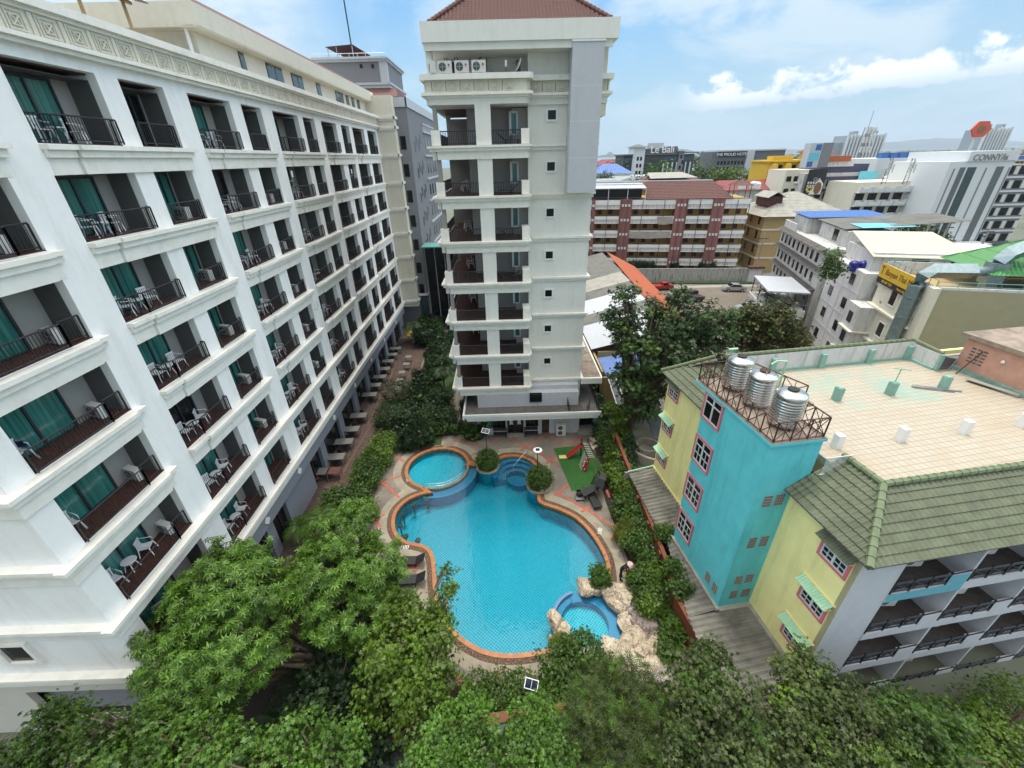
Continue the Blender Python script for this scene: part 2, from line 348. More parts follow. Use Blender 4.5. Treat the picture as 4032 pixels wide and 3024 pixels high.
# ------------------------------------------------------------------ mesh helpers
COL = sc.collection
class MB:
    def __init__(s): s.v = []; s.f = []; s.mi = []; s.cur = 0
    def add(s, vs, fs):
        o = len(s.v); s.v += [tuple(p) for p in vs]; s.f += [tuple(i+o for i in f) for f in fs]; s.mi += [s.cur]*len(fs); return s
    def box(s, x0, x1, y0, y1, z0, z1, M=None):
        vs = [(x, y, z) for z in (z0, z1) for y in (y0, y1) for x in (x0, x1)]
        if M is not None: vs = [M @ Vector(p) for p in vs]
        return s.add(vs, [(0, 2, 3, 1), (4, 5, 7, 6), (0, 1, 5, 4), (2, 6, 7, 3), (0, 4, 6, 2), (1, 3, 7, 5)])
    def cbox(s, c, sx, sy, sz, rz=0, tilt=None):
        M = Matrix.Translation(c) @ Matrix.Rotation(rz, 4, 'Z')
        if tilt: M = M @ Matrix.Rotation(tilt[1], 4, tilt[0])
        return s.box(-sx/2, sx/2, -sy/2, sy/2, -sz/2, sz/2, M)
    def quad(s, *p): return s.add(p, [tuple(range(len(p)))])
    def slab(s, pts, t):      # polygon with thickness t downwards
        n = len(pts); a = [tuple(p) for p in pts]; b = [(p[0], p[1], p[2]-t) for p in pts]
        return s.add(a+b, [tuple(range(n)), tuple(range(2*n-1, n-1, -1))]+[(i, i+n, (i+1) % n+n, (i+1) % n) for i in range(n)])
    def prism(s, poly, z0, z1): return s.slab([(p[0], p[1], z1) for p in poly], z1-z0)
    def tube(s, path, r, n=6, cap=True):
        path = [Vector(p) for p in path]; rs = r if isinstance(r, (list, tuple)) else [r]*len(path); vs = []; m = len(path)
        for i, p in enumerate(path):
            d = (path[min(i+1, m-1)]-path[max(i-1, 0)]).normalized()
            a = d.cross(Vector((0, 0, 1)) if abs(d.z) < .9 else Vector((1, 0, 0))).normalized(); b = d.cross(a)
            for k in range(n):
                t = 2*math.pi*k/n; vs.append(p+(a*math.cos(t)+b*math.sin(t))*rs[i])
        fs = [(i*n+k, i*n+(k+1) % n, (i+1)*n+(k+1) % n, (i+1)*n+k) for i in range(m-1) for k in range(n)]
        if cap: fs += [tuple(range(n-1, -1, -1)), tuple((m-1)*n+k for k in range(n))]
        return s.add(vs, fs)
    def bar(s, a, b, t):      # square bar
        return s.tube([a, b], t*.7071, 4)
    def lathe(s, prof, c=(0, 0, 0), n=20):   # prof [(r,z)]
        vs = [(c[0]+r*math.cos(2*math.pi*k/n), c[1]+r*math.sin(2*math.pi*k/n), c[2]+z) for r, z in prof for k in range(n)]
        fs = [(i*n+k, i*n+(k+1) % n, (i+1)*n+(k+1) % n, (i+1)*n+k) for i in range(len(prof)-1) for k in range(n)]
        fs += [tuple(range(n-1, -1, -1)), tuple((len(prof)-1)*n+k for k in range(n))]
        return s.add(vs, fs)
    def build(s, name, mat, parent=None, smooth=False, local=False, bevel=0):
        me = bpy.data.meshes.new(name); me.from_pydata(s.v, [], s.f)
        mats = mat if isinstance(mat, (list, tuple)) else [mat]
        for m in mats: me.materials.append(MATS[m])
        if len(mats) > 1: me.polygons.foreach_set('material_index', s.mi)
        if smooth: me.polygons.foreach_set('use_smooth', [True]*len(me.polygons))
        me.update()
        o = bpy.data.objects.new(name, me); COL.objects.link(o)
        if parent is not None:
            o.parent = parent
            if not local:     # the mesh was written in world space: undo the empties above it
                p = parent; off = Vector((0, 0, 0))
                while p is not None: off += p.location; p = p.parent
                o.location = -off
        return o
def tag(o, label=None, cat=None, group=None, kind=None):
    if label: o['label'] = label
    if cat: o['category'] = cat
    if group: o['group'] = group
    if kind: o['kind'] = kind
    return o
def thing(name, label, cat, loc=(0, 0, 0), rz=0, group=None):
    o = bpy.data.objects.new(name, None); COL.objects.link(o); o.empty_display_size = .3
    o.location = loc; o.rotation_euler = (0, 0, rz); return tag(o, label, cat, group)
KIDS = {}
def copy_tree(o, parent=None):
    c = o.copy(); COL.objects.link(c); c.parent = parent
    for ch in o.children: copy_tree(ch, c)
    return c
class Proto:
    def __init__(s, root): s.root = root; s.used = False
    def put(s, loc, rz=0, label=None, group=None, scale=None):
        o = copy_tree(s.root) if s.used else s.root; s.used = True
        o.location = loc; o.rotation_euler = (0, 0, rz)
        if label: o['label'] = label
        if group: o['group'] = group
        if scale: o.scale = (scale,)*3 if isinstance(scale, (int, float)) else scale
        return o
def text_mesh(name, s, size, mat, parent, loc, rot, extrude=.01, align='CENTER', local=False, shear=0.):
    cu = bpy.data.curves.new(name, 'FONT'); cu.body = s; cu.size = size; cu.extrude = extrude; cu.align_x = align; cu.align_y = 'CENTER'; cu.shear = shear
    t = bpy.data.objects.new(name, cu); COL.objects.link(t); dg = bpy.context.evaluated_depsgraph_get()
    me = bpy.data.meshes.new_from_object(t.evaluated_get(dg)); bpy.data.objects.remove(t); me.materials.clear(); me.materials.append(MATS[mat])
    o = bpy.data.objects.new(name, me); COL.objects.link(o); o.parent = parent; o.rotation_euler = rot
    off = Vector((0, 0, 0)); p = parent
    while p is not None and not local: off += p.location; p = p.parent
    o.location = Vector(loc)-off; return o
def wave_slope(e0, e1, r0, r1, course=.33, rib=.2, amp=.03, step=.025, seg=6):
    """tiled slope: eave e0->e1, ridge r0->r1; courses climb, ribs run up the slope"""
    e0, e1, r0, r1 = map(Vector, (e0, e1, r0, r1)); mb = MB()
    dx = (e1-e0).normalized(); up = (r0-e0)-dx*((r0-e0).dot(dx)); H = up.length; up.normalize(); nrm = dx.cross(up)
    if nrm.z < 0: nrm = -nrm
    a0, a1 = 0., (e1-e0).length; b0, b1 = (r0-e0).dot(dx), (r1-e0).dot(dx)
    nc = max(1, round(H/course)); ds = rib/seg
    for i in range(nc):
        t0, t1 = i/nc, (i+1)/nc
        l0, h0 = a0+(b0-a0)*t0, a1+(b1-a1)*t0; l1, h1 = a0+(b0-a0)*t1, a1+(b1-a1)*t1
        lo, hi = min(l0, l1), max(h0, h1); k0, k1 = math.floor(lo/ds), math.ceil(hi/ds); vs = []; fs = []
        xs = [k*ds for k in range(k0, k1+1)]
        for x in xs:
            z = amp*math.sin(2*math.pi*x/rib)
            for t, l, h, st in ((t0, l0, h0, step), (t1, l1, h1, 0.), (t0, l0, h0, -.01)):
                xx = min(max(x, l), h); vs.append(e0+dx*xx+up*(H*t)+nrm*(z+st))
        for j in range(len(xs)-1):
            a = 3*j; fs.append((a, a+3, a+4, a+1)); fs.append((a+2, a+5, a+3, a))
        mb.add(vs, fs)
    return mb
def cap_line(mb, a, b, r=.12, seg=.38):
    a, b = Vector(a), Vector(b); n = max(1, int((b-a).length/seg))
    for i in range(n):
        p, q = a.lerp(b, i/n), a.lerp(b, (i+1)/n); mb.tube([p, q], [r*1.12, r*.92], 8)
    return mb
def catmull(pts, n=8, closed=True):
    P = [Vector((p[0], p[1])) for p in pts]; m = len(P); out_ = []
    for i in range(m if closed else m-1):
        g = (lambda j: P[j % m]) if closed else (lambda j: P[min(max(j, 0), m-1)])
        p0, p1, p2, p3 = g(i-1), g(i), g(i+1), g(i+2)
        for k in range(n):
            t = k/n; out_.append(.5*((2*p1)+(p2-p0)*t+(2*p0-5*p1+4*p2-p3)*t*t+(3*p1-p0-3*p2+p3)*t*t*t))
    if not closed: out_.append(P[-1])
    return out_
def fill(mb, loops, z):
    """flat sheet bounded by loops[0], the others are holes"""
    L3 = [[Vector((p[0], p[1], 0)) for p in l] for l in loops]; tris = tessellate_polygon(L3); vs = [(p.x, p.y, z) for l in L3 for p in l]
    fs = []
    for t in tris:
        a, b, c = (Vector(vs[i]) for i in t); fs.append(tuple(t) if (b-a).cross(c-a).z > 0 else (t[0], t[2], t[1]))
    return mb.add(vs, fs)
def offset(poly, d):
    n = len(poly); o = []; A = sum(poly[i][0]*poly[(i+1) % n][1]-poly[(i+1) % n][0]*poly[i][1] for i in range(n)); sg = 1 if A > 0 else -1
    for i in range(n):
        a, b, c = Vector(poly[i-1]), Vector(poly[i]), Vector(poly[(i+1) % n]); e1 = (b-a).normalized(); e2 = (c-b).normalized()
        n1 = Vector((e1.y, -e1.x))*sg; n2 = Vector((e2.y, -e2.x))*sg; m = (n1+n2)
        if m.length < .3: m = n1
        m.normalize(); k = 1/max(.6, m.dot(n1)); o.append(b+m*d*k)
    return o
# ------------------------------------------------------------------ foliage
def leaf_shape(kind, s):
    if kind == 'rosette':
        P, Fc = [], []
        for i in range(8):
            a = 2*math.pi*i/8; L1 = s*(1 if i % 2 else .86); c, sn = math.cos(a), math.sin(a); wv = .125*s; o = len(P)
            for r_, t_, z_ in ((.05*s, 0, .05*s), (.5*L1, wv, .10*s), (L1, 0, -.18*s), (.5*L1, -wv, .10*s)): P.append((c*r_-sn*t_, sn*r_+c*t_, z_))
            Fc.append((o, o+1, o+2, o+3))
        return np.array(P), Fc
    if kind == 'cluster':      # spray of five leaflets
        P, Fc = [], []
        for i, (a, L1) in enumerate(((0, 1.), (.9, .8), (-.9, .8), (1.9, .6), (-1.9, .6))):
            c, sn = math.cos(a), math.sin(a); wv = .21*s; o = len(P); L1 *= s
            for r_, t_, z_ in ((0, 0, 0), (.5*L1, wv, .06*s), (L1, 0, -.08*s), (.5*L1, -wv, .06*s)): P.append((c*r_-sn*t_, sn*r_+c*t_, z_))
            Fc.append((o, o+1, o+2, o+3))
        return np.array(P), Fc
    if kind == 'needle':
        P, Fc = [], []
        for i in range(9):
            a = 2*math.pi*i/9; c, sn = math.cos(a), math.sin(a); wv = .065*s; o = len(P); L1 = s; up_ = .55*s if i % 2 else .15*s
            for r_, t_, z_ in ((0, 0, 0), (.5*L1, wv, up_*.6), (L1*.95, 0, up_), (.5*L1, -wv, up_*.6)): P.append((c*r_-sn*t_, sn*r_+c*t_, z_))
            Fc.append((o, o+1, o+2, o+3))
        return np.array(P), Fc
    P = np.array([(0, 0, 0), (.5*s, .3*s, .05*s), (s, 0, -.05*s), (.5*s, -.3*s, .05*s)]); return P, [(0, 1, 2, 3)]
def foliage(name, lobes, n, size, kind, mat, parent, seed=0, clump=.35, up=.6, per=9, local=False, hollow=.55, flat=1.):
    rg = np.random.default_rng(seed); lobes = np.array(lobes, float); vol = lobes[:, 3]*lobes[:, 4]+lobes[:, 4]*lobes[:, 5]+lobes[:, 3]*lobes[:, 5]; pr = vol/vol.sum()
    nc = max(1, n//per); li = rg.choice(len(lobes), nc, p=pr); d = rg.normal(size=(nc, 3)); d /= np.linalg.norm(d, axis=1)[:, None]
    rr = hollow+(1-hollow)*rg.random(nc)**.6; rr *= 1+.09*rg.normal(size=nc)
    cc = lobes[li, :3]+d*lobes[li, 3:]*rr[:, None]
    ci = rg.integers(0, nc, n); pos = cc[ci]+rg.normal(size=(n, 3))*clump*np.array([1, 1, .7])
    zmin = .02 if not local else -9e9
    nr = d[ci]*(1-up)+np.array([0, 0, up])+rg.normal(size=(n, 3))*.38; nr /= np.linalg.norm(nr, axis=1)[:, None]
    an = rg.normal(size=(n, 3)); an -= nr*(an*nr).sum(1)[:, None]; an /= np.linalg.norm(an, axis=1)[:, None]; bn = np.cross(nr, an)
    P, Fc = leaf_shape(kind, 1.); sz = size*(.65+.7*rg.random(n)); k = len(P)
    V = pos[:, None, :]+(an[:, None, :]*P[None, :, 0:1]+bn[:, None, :]*P[None, :, 1:2]+nr[:, None, :]*P[None, :, 2:3])*sz[:, None, None]
    V = V.reshape(-1, 3); Fa = np.array(Fc); FF = (Fa[None]+np.arange(n)[:, None, None]*k).reshape(-1, 4)
    me = bpy.data.meshes.new(name); me.vertices.add(len(V)); me.vertices.foreach_set('co', V.astype(np.float32).ravel())
    me.loops.add(FF.size); me.loops.foreach_set('vertex_index', FF.astype(np.int32).ravel()); me.polygons.add(len(FF))
    me.polygons.foreach_set('loop_start', np.arange(0, FF.size, 4, dtype=np.int32)); me.polygons.foreach_set('loop_total', np.full(len(FF), 4, dtype=np.int32))
    me.materials.append(MATS[mat]); me.update(calc_edges=True)
    o = bpy.data.objects.new(name, me); COL.objects.link(o)
    if parent is not None:
        o.parent = parent
        if not local: o.location = -parent.location
    return o
def limbs(name, base, tips, r0, mat, parent, seed=0, bend=.25, local=False):
    rg = random.Random(seed); mb = MB(); base = Vector(base)
    for i, t in enumerate(tips):
        t = Vector(t); m = len(tips); h = rg.uniform(.25, .5) if i else 0
        path = []; st = base.lerp(Vector((base.x, base.y, t.z)), h*.8) if i else base; nn = 7
        side = Vector((rg.uniform(-1, 1), rg.uniform(-1, 1), 0))*bend
        for j in range(nn+1):
            q = j/nn; p = st.lerp(t, q); p += side*math.sin(math.pi*q); p.z += (t.z-st.z)*.12*math.sin(math.pi*q); path.append(p)
        ra = r0 if i == 0 else r0*.55
        mb.tube(path, [ra*(1-.85*j/nn)+.012 for j in range(nn+1)], 7)
    return mb.build(name, mat, parent, smooth=True, local=local)
# ------------------------------------------------------------------ ground and pool
def pc(x, y, z=0.): return atz((1400+x*.6027)/S, (1700+y*.6027)/S, z)
def c7(x, y, z=0.): return atz((1700+x*.36166)/S, (1350+y*.36166)/S, z)
def pl(*q, z=0.): return [pc(a, b, z) for a, b in q]
def arc(c, r, a0, a1, n=16, k=1.): return [(c[0]+r*math.cos(R(a0+(a1-a0)*i/n)), c[1]+r*k*math.sin(R(a0+(a1-a0)*i/n))) for i in range(n+1)]
WZ = -.17
cw = pc(537, 230); wr = 2.55                      # wading pool
P1c, P2c = pc(864, 232), pc(1200, 352)             # round planters
# outline of the whole basin, counter-clockwise in the world
main_px = [(505, 398), (450, 405), (400, 420), (350, 443), (305, 478), (272, 520), (260, 560), (257, 605), (266, 645), (287, 680), (320, 706), (362, 722), (405, 731),
           (450, 742), (485, 765), (508, 800), (520, 850), (526, 920), (531, 1000), (541, 1080), (562, 1150), (600, 1225), (650, 1292), (705, 1347), (775, 1393), (850, 1426),
           (935, 1444), (1030, 1449), (1130, 1440), (1210, 1425), (1290, 1405)]
left_side = [(p.x, p.y) for p in pl(*main_px)]
left_side = [(v.x, v.y) for v in catmull(left_side, 4, closed=False)]
cj = pc(1512, 1228); jr = 2.0
jac = arc((cj.x, cj.y), jr, -128, 58, 22)         # tub on the right
right_px = [(1640, 1010), (1646, 950), (1635, 860), (1612, 790), (1570, 715), (1515, 640), (1465, 590), (1415, 552), (1345, 518), (1275, 492), (1222, 474), (1190, 452)]
right_side = [(v.x, v.y) for v in catmull([(p.x, p.y) for p in pl(*right_px)], 4, closed=False)]
q0 = pc(1184, 392)
steps_c = pc(1038, 262); sr = (pc(1180, 262)-pc(935, 225)).length*.5
top_px = [(1184, 410), (1125, 372), (1128, 300), (1170, 262), (1178, 225), (1140, 190), (1090, 168), (1030, 160), (975, 165), (930, 182), (925, 215), (800, 222), (738, 219), (712, 222)]
top_side = [(p.x, p.y) for p in pl(*top_px)]
wad = arc((cw.x, cw.y), wr, 8, 248, 34)
basin = left_side + jac + right_side + top_side + wad
def clean_offset(P, d):
    o = offset(P, d); A = [Vector(p) for p in P]; res = []
    for q in o:
        ok = True
        for i in range(len(A)):
            a, b = A[i], A[(i+1) % len(A)]; ab = b-a; t = max(0, min(1, (q-a).dot(ab)/max(1e-9, ab.length_squared)))
            if (q-a-ab*t).length < d*.96: ok = False; break
        if ok: res.append(q)
    return res
def dedupe(P, d=.06):
    o = [P[0]]
    for p in P[1:]:
        if math.hypot(p[0]-o[-1][0], p[1]-o[-1][1]) > d: o.append(p)
    return o
basin = dedupe(basin)
cop = dedupe([(v.x, v.y) for v in clean_offset(basin, .26)], .05); peb = dedupe([(v.x, v.y) for v in clean_offset(basin, .58)], .08); kerb = dedupe([(v.x, v.y) for v in clean_offset(basin, 1.25)], .12)

def struct(name, mb, mat, **k): return tag(mb.build(name, mat, **k), kind='structure')
E3 = 9000
# far ground with a hole under the yard is not needed: it lies lower
mb = MB(); fill(mb, [[(-E3, -300), (E3, -300), (E3, 1500), (-E3, 1500)], [(-13, 10.5), (8, 10.5), (8, 33), (-13, 33)]], -.02); struct('ground', mb, 'ground_far')
sea = MB(); sea.quad((-E3*2, 1500, -1.2), (E3*2, 1500, -1.2), (E3*2, 26000, -1.2), (-E3*2, 26000, -1.2)); struct('sea', sea, 'sea_water')
# yard slab: ring outside the kerb, out to the walls
yard = [(-22, -14), (9.0, 9.15), (9.3, 30), (10.5, 60), (-6, 66), (-22, 66)]
yard = [(-22, 7.2), (8.6, 9.6), (9.05, 14.5), (9.1, 30.5), (10.2, 62), (-22, 66)]
holes = [kerb]
mb = MB(); fill(mb, [yard, kerb], -.004); struct('yard_paving', mb, 'deck_concrete')
mb = MB(); fill(mb, [kerb, peb], -.004); struct('pool_surround', mb, 'kerb_concrete')
pool = thing('swimming_pool', 'large kidney shaped turquoise swimming pool with joined round wading pool and spa tub', 'swimming pool', (0, 20, 0))
mb = MB(); fill(mb, [peb, cop], .0); mb.build('pebble_band', 'pebble_band', pool)
mb = MB(); fill(mb, [cop, basin], .03); 
n = len(basin)
for P_, z0, z1 in ((basin, .03, WZ-.25), (cop, -.01, .03)):
    for i in range(len(P_)):
        a, b = P_[i], P_[(i+1) % len(P_)]; mb.quad((a[0], a[1], z0), (b[0], b[1], z0), (b[0], b[1], z1), (a[0], a[1], z1))
mb.build('coping', 'coping', pool)
mb = MB()
for i in range(n):
    a, b = basin[i], basin[(i+1) % n]; mb.quad((a[0], a[1], -.1), (b[0], b[1], -.1), (b[0], b[1], -1.35), (a[0], a[1], -1.35))
mb.build('pool_wall', 'pool_wall_tile', pool)
mb = MB(); fill(mb, [offset(basin, .02)], -1.3); mb.build('pool_floor', 'pool_tile', pool)
mb = MB(); fill(mb, [offset(basin, .01)], WZ); mb.build('water', 'pool_water', pool)
# wading pool floor, raised, its curved dam and the violet ledge
mb = MB(); fill(mb, [arc((cw.x, cw.y), wr+.01, 0, 352, 44)], -.62); mb.build('wading_floor', 'pool_tile_small', pool)
mb = MB(); A0, A1 = 250, 366
o_ = arc((cw.x, cw.y), wr+.0, A0, A1, 24); i_ = arc((cw.x, cw.y), wr+.17, A0, A1, 24)
mb.prism(o_+i_[::-1], -1.29, -.03); mb.build('dam_wall', 'kerb_concrete', pool)
mb = MB(); i2 = arc((cw.x+.05, cw.y-.1), wr+.8, A0+3, A1-4, 24); mb.prism([(a, b) for a, b in i_]+i2[::-1], -1.28, -.30); mb.build('violet_ledge', 'mosaic_violet', pool)
mb = MB(); i3 = arc((cw.x+.05, cw.y-.1), wr+1.03, A0+3, A1-4, 24); mb.tube([(a, b, -.29) for a, b in i2], .035, 6); mb.build('ledge_edge', 'pool_tile_small', pool)
# entry steps in the far right bay
for j, rr_ in enumerate((1.62, 1.25, .88)):
    mb = MB(); cc_ = (steps_c.x+.15, steps_c.y+.1)
    P_ = arc(cc_, rr_+.42, -25, 195, 22); Q_ = arc(cc_, rr_+.03, -25, 195, 22); mb.prism(P_+Q_[::-1], -1.27, -.24-.24*j-.004*j); st = mb.build('pool_step', 'mosaic_violet', pool)
    mb = MB(); mb.tube([(a, b, -.23-.24*j) for a, b in Q_], .03, 6); mb.build('step_edge', 'pool_tile_small', st)
mb = MB(); lc = pc(1062, 262); mb.prism(arc((lc.x+.1, lc.y+.05), 1.0, 175, 365, 20), -1.26, -.72); st = mb.build('pool_step', 'mosaic_violet', pool)
mb = MB(); mb.tube([(a, b, -.71) for a, b in arc((lc.x+.1, lc.y+.05), 1.0, 175, 365, 20)], .03, 6); mb.build('step_edge', 'pool_tile_small', st)
# spa tub: violet ring bench and its bright floor
mb = MB(); fill(mb, [arc((cj.x, cj.y), jr+.02, 0, 352, 44)], -.78); mb.build('tub_floor', 'pool_tile_small', pool)
mb = MB(); P_ = arc((cj.x, cj.y), jr-.01, -100, 112, 30); Q_ = arc((cj.x-.12, cj.y-.05), jr-.62, -100, 112, 30); mb.prism(P_+Q_[::-1], -1.25, -.30); mb.build('tub_bench', 'mosaic_violet', pool)
mb = MB(); P_ = arc((cj.x, cj.y), jr+.02, 108, 262, 24); Q_ = arc((cj.x, cj.y), jr-.15, 108, 262, 24); mb.prism(P_+Q_[::-1], -1.24, -.10); mb.build('tub_rim', 'mosaic_violet', pool)
P_ = arc((cj.x, cj.y), jr-.152, 112, 200, 24); Q_ = arc((cj.x, cj.y), jr-.52, 112, 200, 24); mb = MB(); mb.prism(P_+Q_[::-1], -1.23, -.36); mb.build('tub_step', 'mosaic_violet', pool)
# submerged stools along the left curve
stool = thing('pool_stool', 'x', 'stool'); mb = MB(); mb.lathe([(.05, 0), (.06, .9)], n=10); mb.build('stool_column', 'concrete_dark', stool, local=True)
mb = MB(); mb.lathe([(.06, .9), (.2, .95), (.22, 1.02), (.2, 1.06)], n=16); mb.build('stool_seat', 'terracotta', stool, local=True)
sp_ = Proto(stool); nm = ['farthest from the palmate tree', 'second along from the wading pool end', 'third along from the wading pool end', 'fourth along, at the leftmost bulge', 'fifth along, nearing the sun loungers', 'nearest the sun loungers']
for i, q in enumerate(((466, 440), (377, 476), (310, 540), (291, 610), (326, 680), (407, 706))):
    p = pc(*q, z=-.2); sp_.put((p.x, p.y, -1.25), 0, 'round brown stool standing in the pool water, '+nm[i], 'stools in the pool')
# planters
for i, (c_, rr_) in enumerate(((P1c, .95), (P2c, 1.02))):
    o = thing('round_planter', ['round concrete planter at the far pool edge between wading pool and steps', 'round concrete planter at the right pool edge beside the steps'][i], 'planter', (c_.x, c_.y, -.1), group='round pool planters')
    mb = MB(); mb.lathe([(rr_-.06, -1.2), (rr_-.06, .12), (rr_, .13), (rr_+.05, .2), (rr_-.02, .27), (rr_-.2, .27), (rr_-.24, .16)], n=36); mb.build('planter_wall', 'kerb_concrete', o, local=True, smooth=False)
    mb = MB(); mb.lathe([(rr_-.22, .1), (rr_-.22, .18)], n=28); mb.build('soil', 'soil', o, local=True)
    mb = MB(); mb.lathe([(rr_-.05, -1.1), (rr_-.05, .11)], n=36); q_ = mb.build('tile_skirt', 'pool_wall_tile', o, local=True); q_.scale = (1.004, 1.004, 1)
# red tile lines of the paving
def strips(name, segs, w, fn, z=.004, mat='red_tile'):
    mb = MB()
    for i, (a, b) in enumerate(segs):
        p, q = fn(*a), fn(*b); d = (q-p); d.z = 0; d.normalize(); s_ = Vector((-d.y, d.x, 0))*w/2; zz = z+.0007*i
        mb.quad((p.x+s_.x, p.y+s_.y, zz), (p.x-s_.x, p.y-s_.y, zz), (q.x-s_.x, q.y-s_.y, zz), (q.x+s_.x, q.y+s_.y, zz))
    return struct(name, mb, mat)
strips('red_paving_lines', [((845, 1042), (1010, 1125)), ((1045, 1122), (1245, 1002)), ((1245, 1002), (1480, 1105)), ((1495, 1105), (1640, 1015)), ((1010, 1140), (965, 1178)),
    ((1050, 1145), (1275, 1270)), ((1295, 1280), (1400, 1338)), ((1245, 1310), (1350, 1225)), ((215, 1110), (330, 1040)), ((385, 1070), (505, 1132)), ((680, 1078), (750, 1028)),
    ((425, 1232), (490, 1192)), ((1340, 1650), (1490, 1535)), ((1330, 1620), (1400, 1659)), ((985, 1110), (1065, 1155)), ((1060, 1105), (985, 1160)), ((1255, 1245), (1335, 1305)), ((1325, 1240), (1250, 1315))], .15, c7)
strips('red_paving_stripes', [((150, 345), (300, 285)), ((205, 350), (285, 430)), ((245, 150), (318, 195)), ((115, 580), (190, 538)), ((120, 585), (165, 620)), ((1310, 410), (1385, 345)),
    ((1320, 395), (1500, 505)), ((1505, 505), (1705, 628)), ((1480, 490), (1530, 520)), ((1530, 488), (1475, 525)), ((1668, 708), (1720, 650)), ((350, 915), (425, 850)), ((640, 1580), (690, 1640)),
    ((900, 1610), (950, 1565)), ((355, 880), (410, 905)), ((160, 330), (235, 375)), ((1640, 380), (1660, 430)), ((1760, 930), (1810, 890)), ((1290, 1585), (1330, 1640))], .2, pc)
# paving of the restaurant path under the long facade, and its stripes
def c4g(x, y, z=0.): return atz((1000+x*.5)/S, (1200+y*.5)/S, z)
def cg2(x, y, z=0.): return atz((1350+x*.36174)/S, (1150+y*.36174)/S, z)
mb = MB(); fill(mb, [[(-21.5, 9.5), (-12.6, 22), (-10.9, 24.2), (-11.3, 33), (-11.6, 40), (-11.2, 58), (-21.5, 60)]], .002); struct('paved_path', mb, 'paver')
strips('path_stripes', [((600, 1440), (480, 1659)), ((640, 1440), (545, 1590)), ((560, 1440), (650, 1440)), ((735, 1270), (640, 1420)), ((920, 950), (720, 1290)), ((1060, 600), (900, 940)), ((1160, 330), (1070, 590)), ((820, 950), (960, 950)), ((960, 560), (1085, 560))], .12, c4g, z=.007, mat='path_line')
# garden bed and small path between the long building and the tower
mb = MB(); fill(mb, [[(-11.0, 31.6), (-7.9, 30.9), (-6.6, 32.2), (-6.4, 60), (-11.1, 60)]], .003); struct('garden_bed', mb, 'soil')
mb = MB(); fill(mb, [[(-6.3, 31.4), (-5.5, 31.6), (-5.3, 48), (-4.6, 58), (-6.2, 58), (-6.2, 48)]], .006); struct('stone_path', mb, 'stone_path')
mb = MB(); fill(mb, [[(-8.6, 31.8), (-6.5, 31.8), (-6.6, 50), (-8.2, 50)]], .007); tag(mb.build('lawn', 'grass_green'), kind='structure')
# narrow bed along the brown fence, soil in front
mb = MB(); fill(mb, [[(7.6, 16.5), (9.0, 15.5), (9.0, 31), (8.4, 33.5), (7.9, 33.5), (7.2, 24)]], .003); struct('fence_bed', mb, 'soil')
mb = MB(); fill(mb, [[(-14.5, 9.0), (-6.4, 9.4), (-5.6, 10.9), (-8.5, 13.0), (-10.9, 16.0), (-12.5, 19.4), (-16, 19)]], .003); struct('left_bed', mb, 'soil')
mb = MB(); fill(mb, [[(-5.2, 9.4), (2.2, 9.5), (2.0, 11.2), (-2, 11.6), (-4.6, 11.1)]], .0055); struct('front_bed', mb, 'soil')
# playground carpet
cp = [pc(1295, 110), pc(1522, 84), pc(1560, 130), pc(1660, 320), pc(1530, 365), pc(1412, 386)]
turf = thing('turf_carpet', 'green artificial grass carpet under the red climbing frame', 'carpet', (cp[0].x, cp[0].y, 0)); mb = MB(); mb.prism([(p.x, p.y) for p in cp], .0, .03); mb.build('carpet_pile', 'turf', turf)
# road and drain in front of the front wall
mb = MB(); mb.quad((-30, -3, -.008), (40, -3, -.008), (40, 6.8, -.008), (-30, 6.4, -.008)); struct('lane', mb, 'concrete_dark')
# ------------------------------------------------------------------ long white hotel block on the left
FX = -15.63
COLS = [('O0', 10.97, 15.03), ('W', 16.59, 20.2), ('N', 21.3, 23.9), ('W', 25.55, 29.25), ('N', 30.45, 32.8), ('W', 34.35, 38.4), ('N', 39.3, 41.6), ('W', 43.1, 46.8), ('N', 48.2, 50.6), ('W', 51.7, 55.9), ('N', 57.2, 61.)]
FLO = [5.0, 8.2, 11.5, 14.73, 17.92, 21.1, 24.33]      # balcony floor heights
TOPZ = 26.75; DEEP = 1.2; YN, YF = 10.07, 61.75
hb = thing('hotel_block', 'long white hotel wing with seven rows of recessed balconies on the left', 'building', (-22, 36, 0))
def HB(mb, name, mat, parent=hb, **k): return mb.build(name, mat, parent, **k)
mb = MB(); ed = [YN]+[v for c in COLS for v in c[1:]]+[YF]
for i in range(0, len(ed), 2):
    mb.box(FX-DEEP, FX, ed[i], ed[i+1], 4.0, TOPZ)                    # piers, full depth
HB(mb, 'pier_wall', 'render_white')
for z in FLO:
    mb = MB()
    for _, y0, y1 in COLS: mb.box(FX-.32, FX-.004, y0+.001, y1-.001, z-1.0, z-.02)
    HB(mb, 'spandrel', 'render_white')
mb = MB(); mb.box(FX-DEEP, FX, YN, YF, TOPZ, 27.12); HB(mb, 'top_beam', 'render_white')
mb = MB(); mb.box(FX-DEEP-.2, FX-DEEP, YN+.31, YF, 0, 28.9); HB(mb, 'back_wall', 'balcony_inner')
mb = MB()
for z in FLO[1:]:
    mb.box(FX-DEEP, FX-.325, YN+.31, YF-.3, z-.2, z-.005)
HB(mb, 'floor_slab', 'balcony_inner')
for z in FLO:      # brown tiled balcony floors
    mb = MB()
    for _, y0, y1 in COLS: mb.box(FX-DEEP, FX+.0, y0+.003, y1-.003, z-.004, z+.012)
    HB(mb, 'balcony_floor', 'wood_tile')
mb = MB()
for _, y0, y1 in COLS: mb.box(FX-DEEP, FX-.34, y0+.003, y1-.003, TOPZ-.06, TOPZ-.02)
HB(mb, 'top_ceiling', 'gold_ceiling')
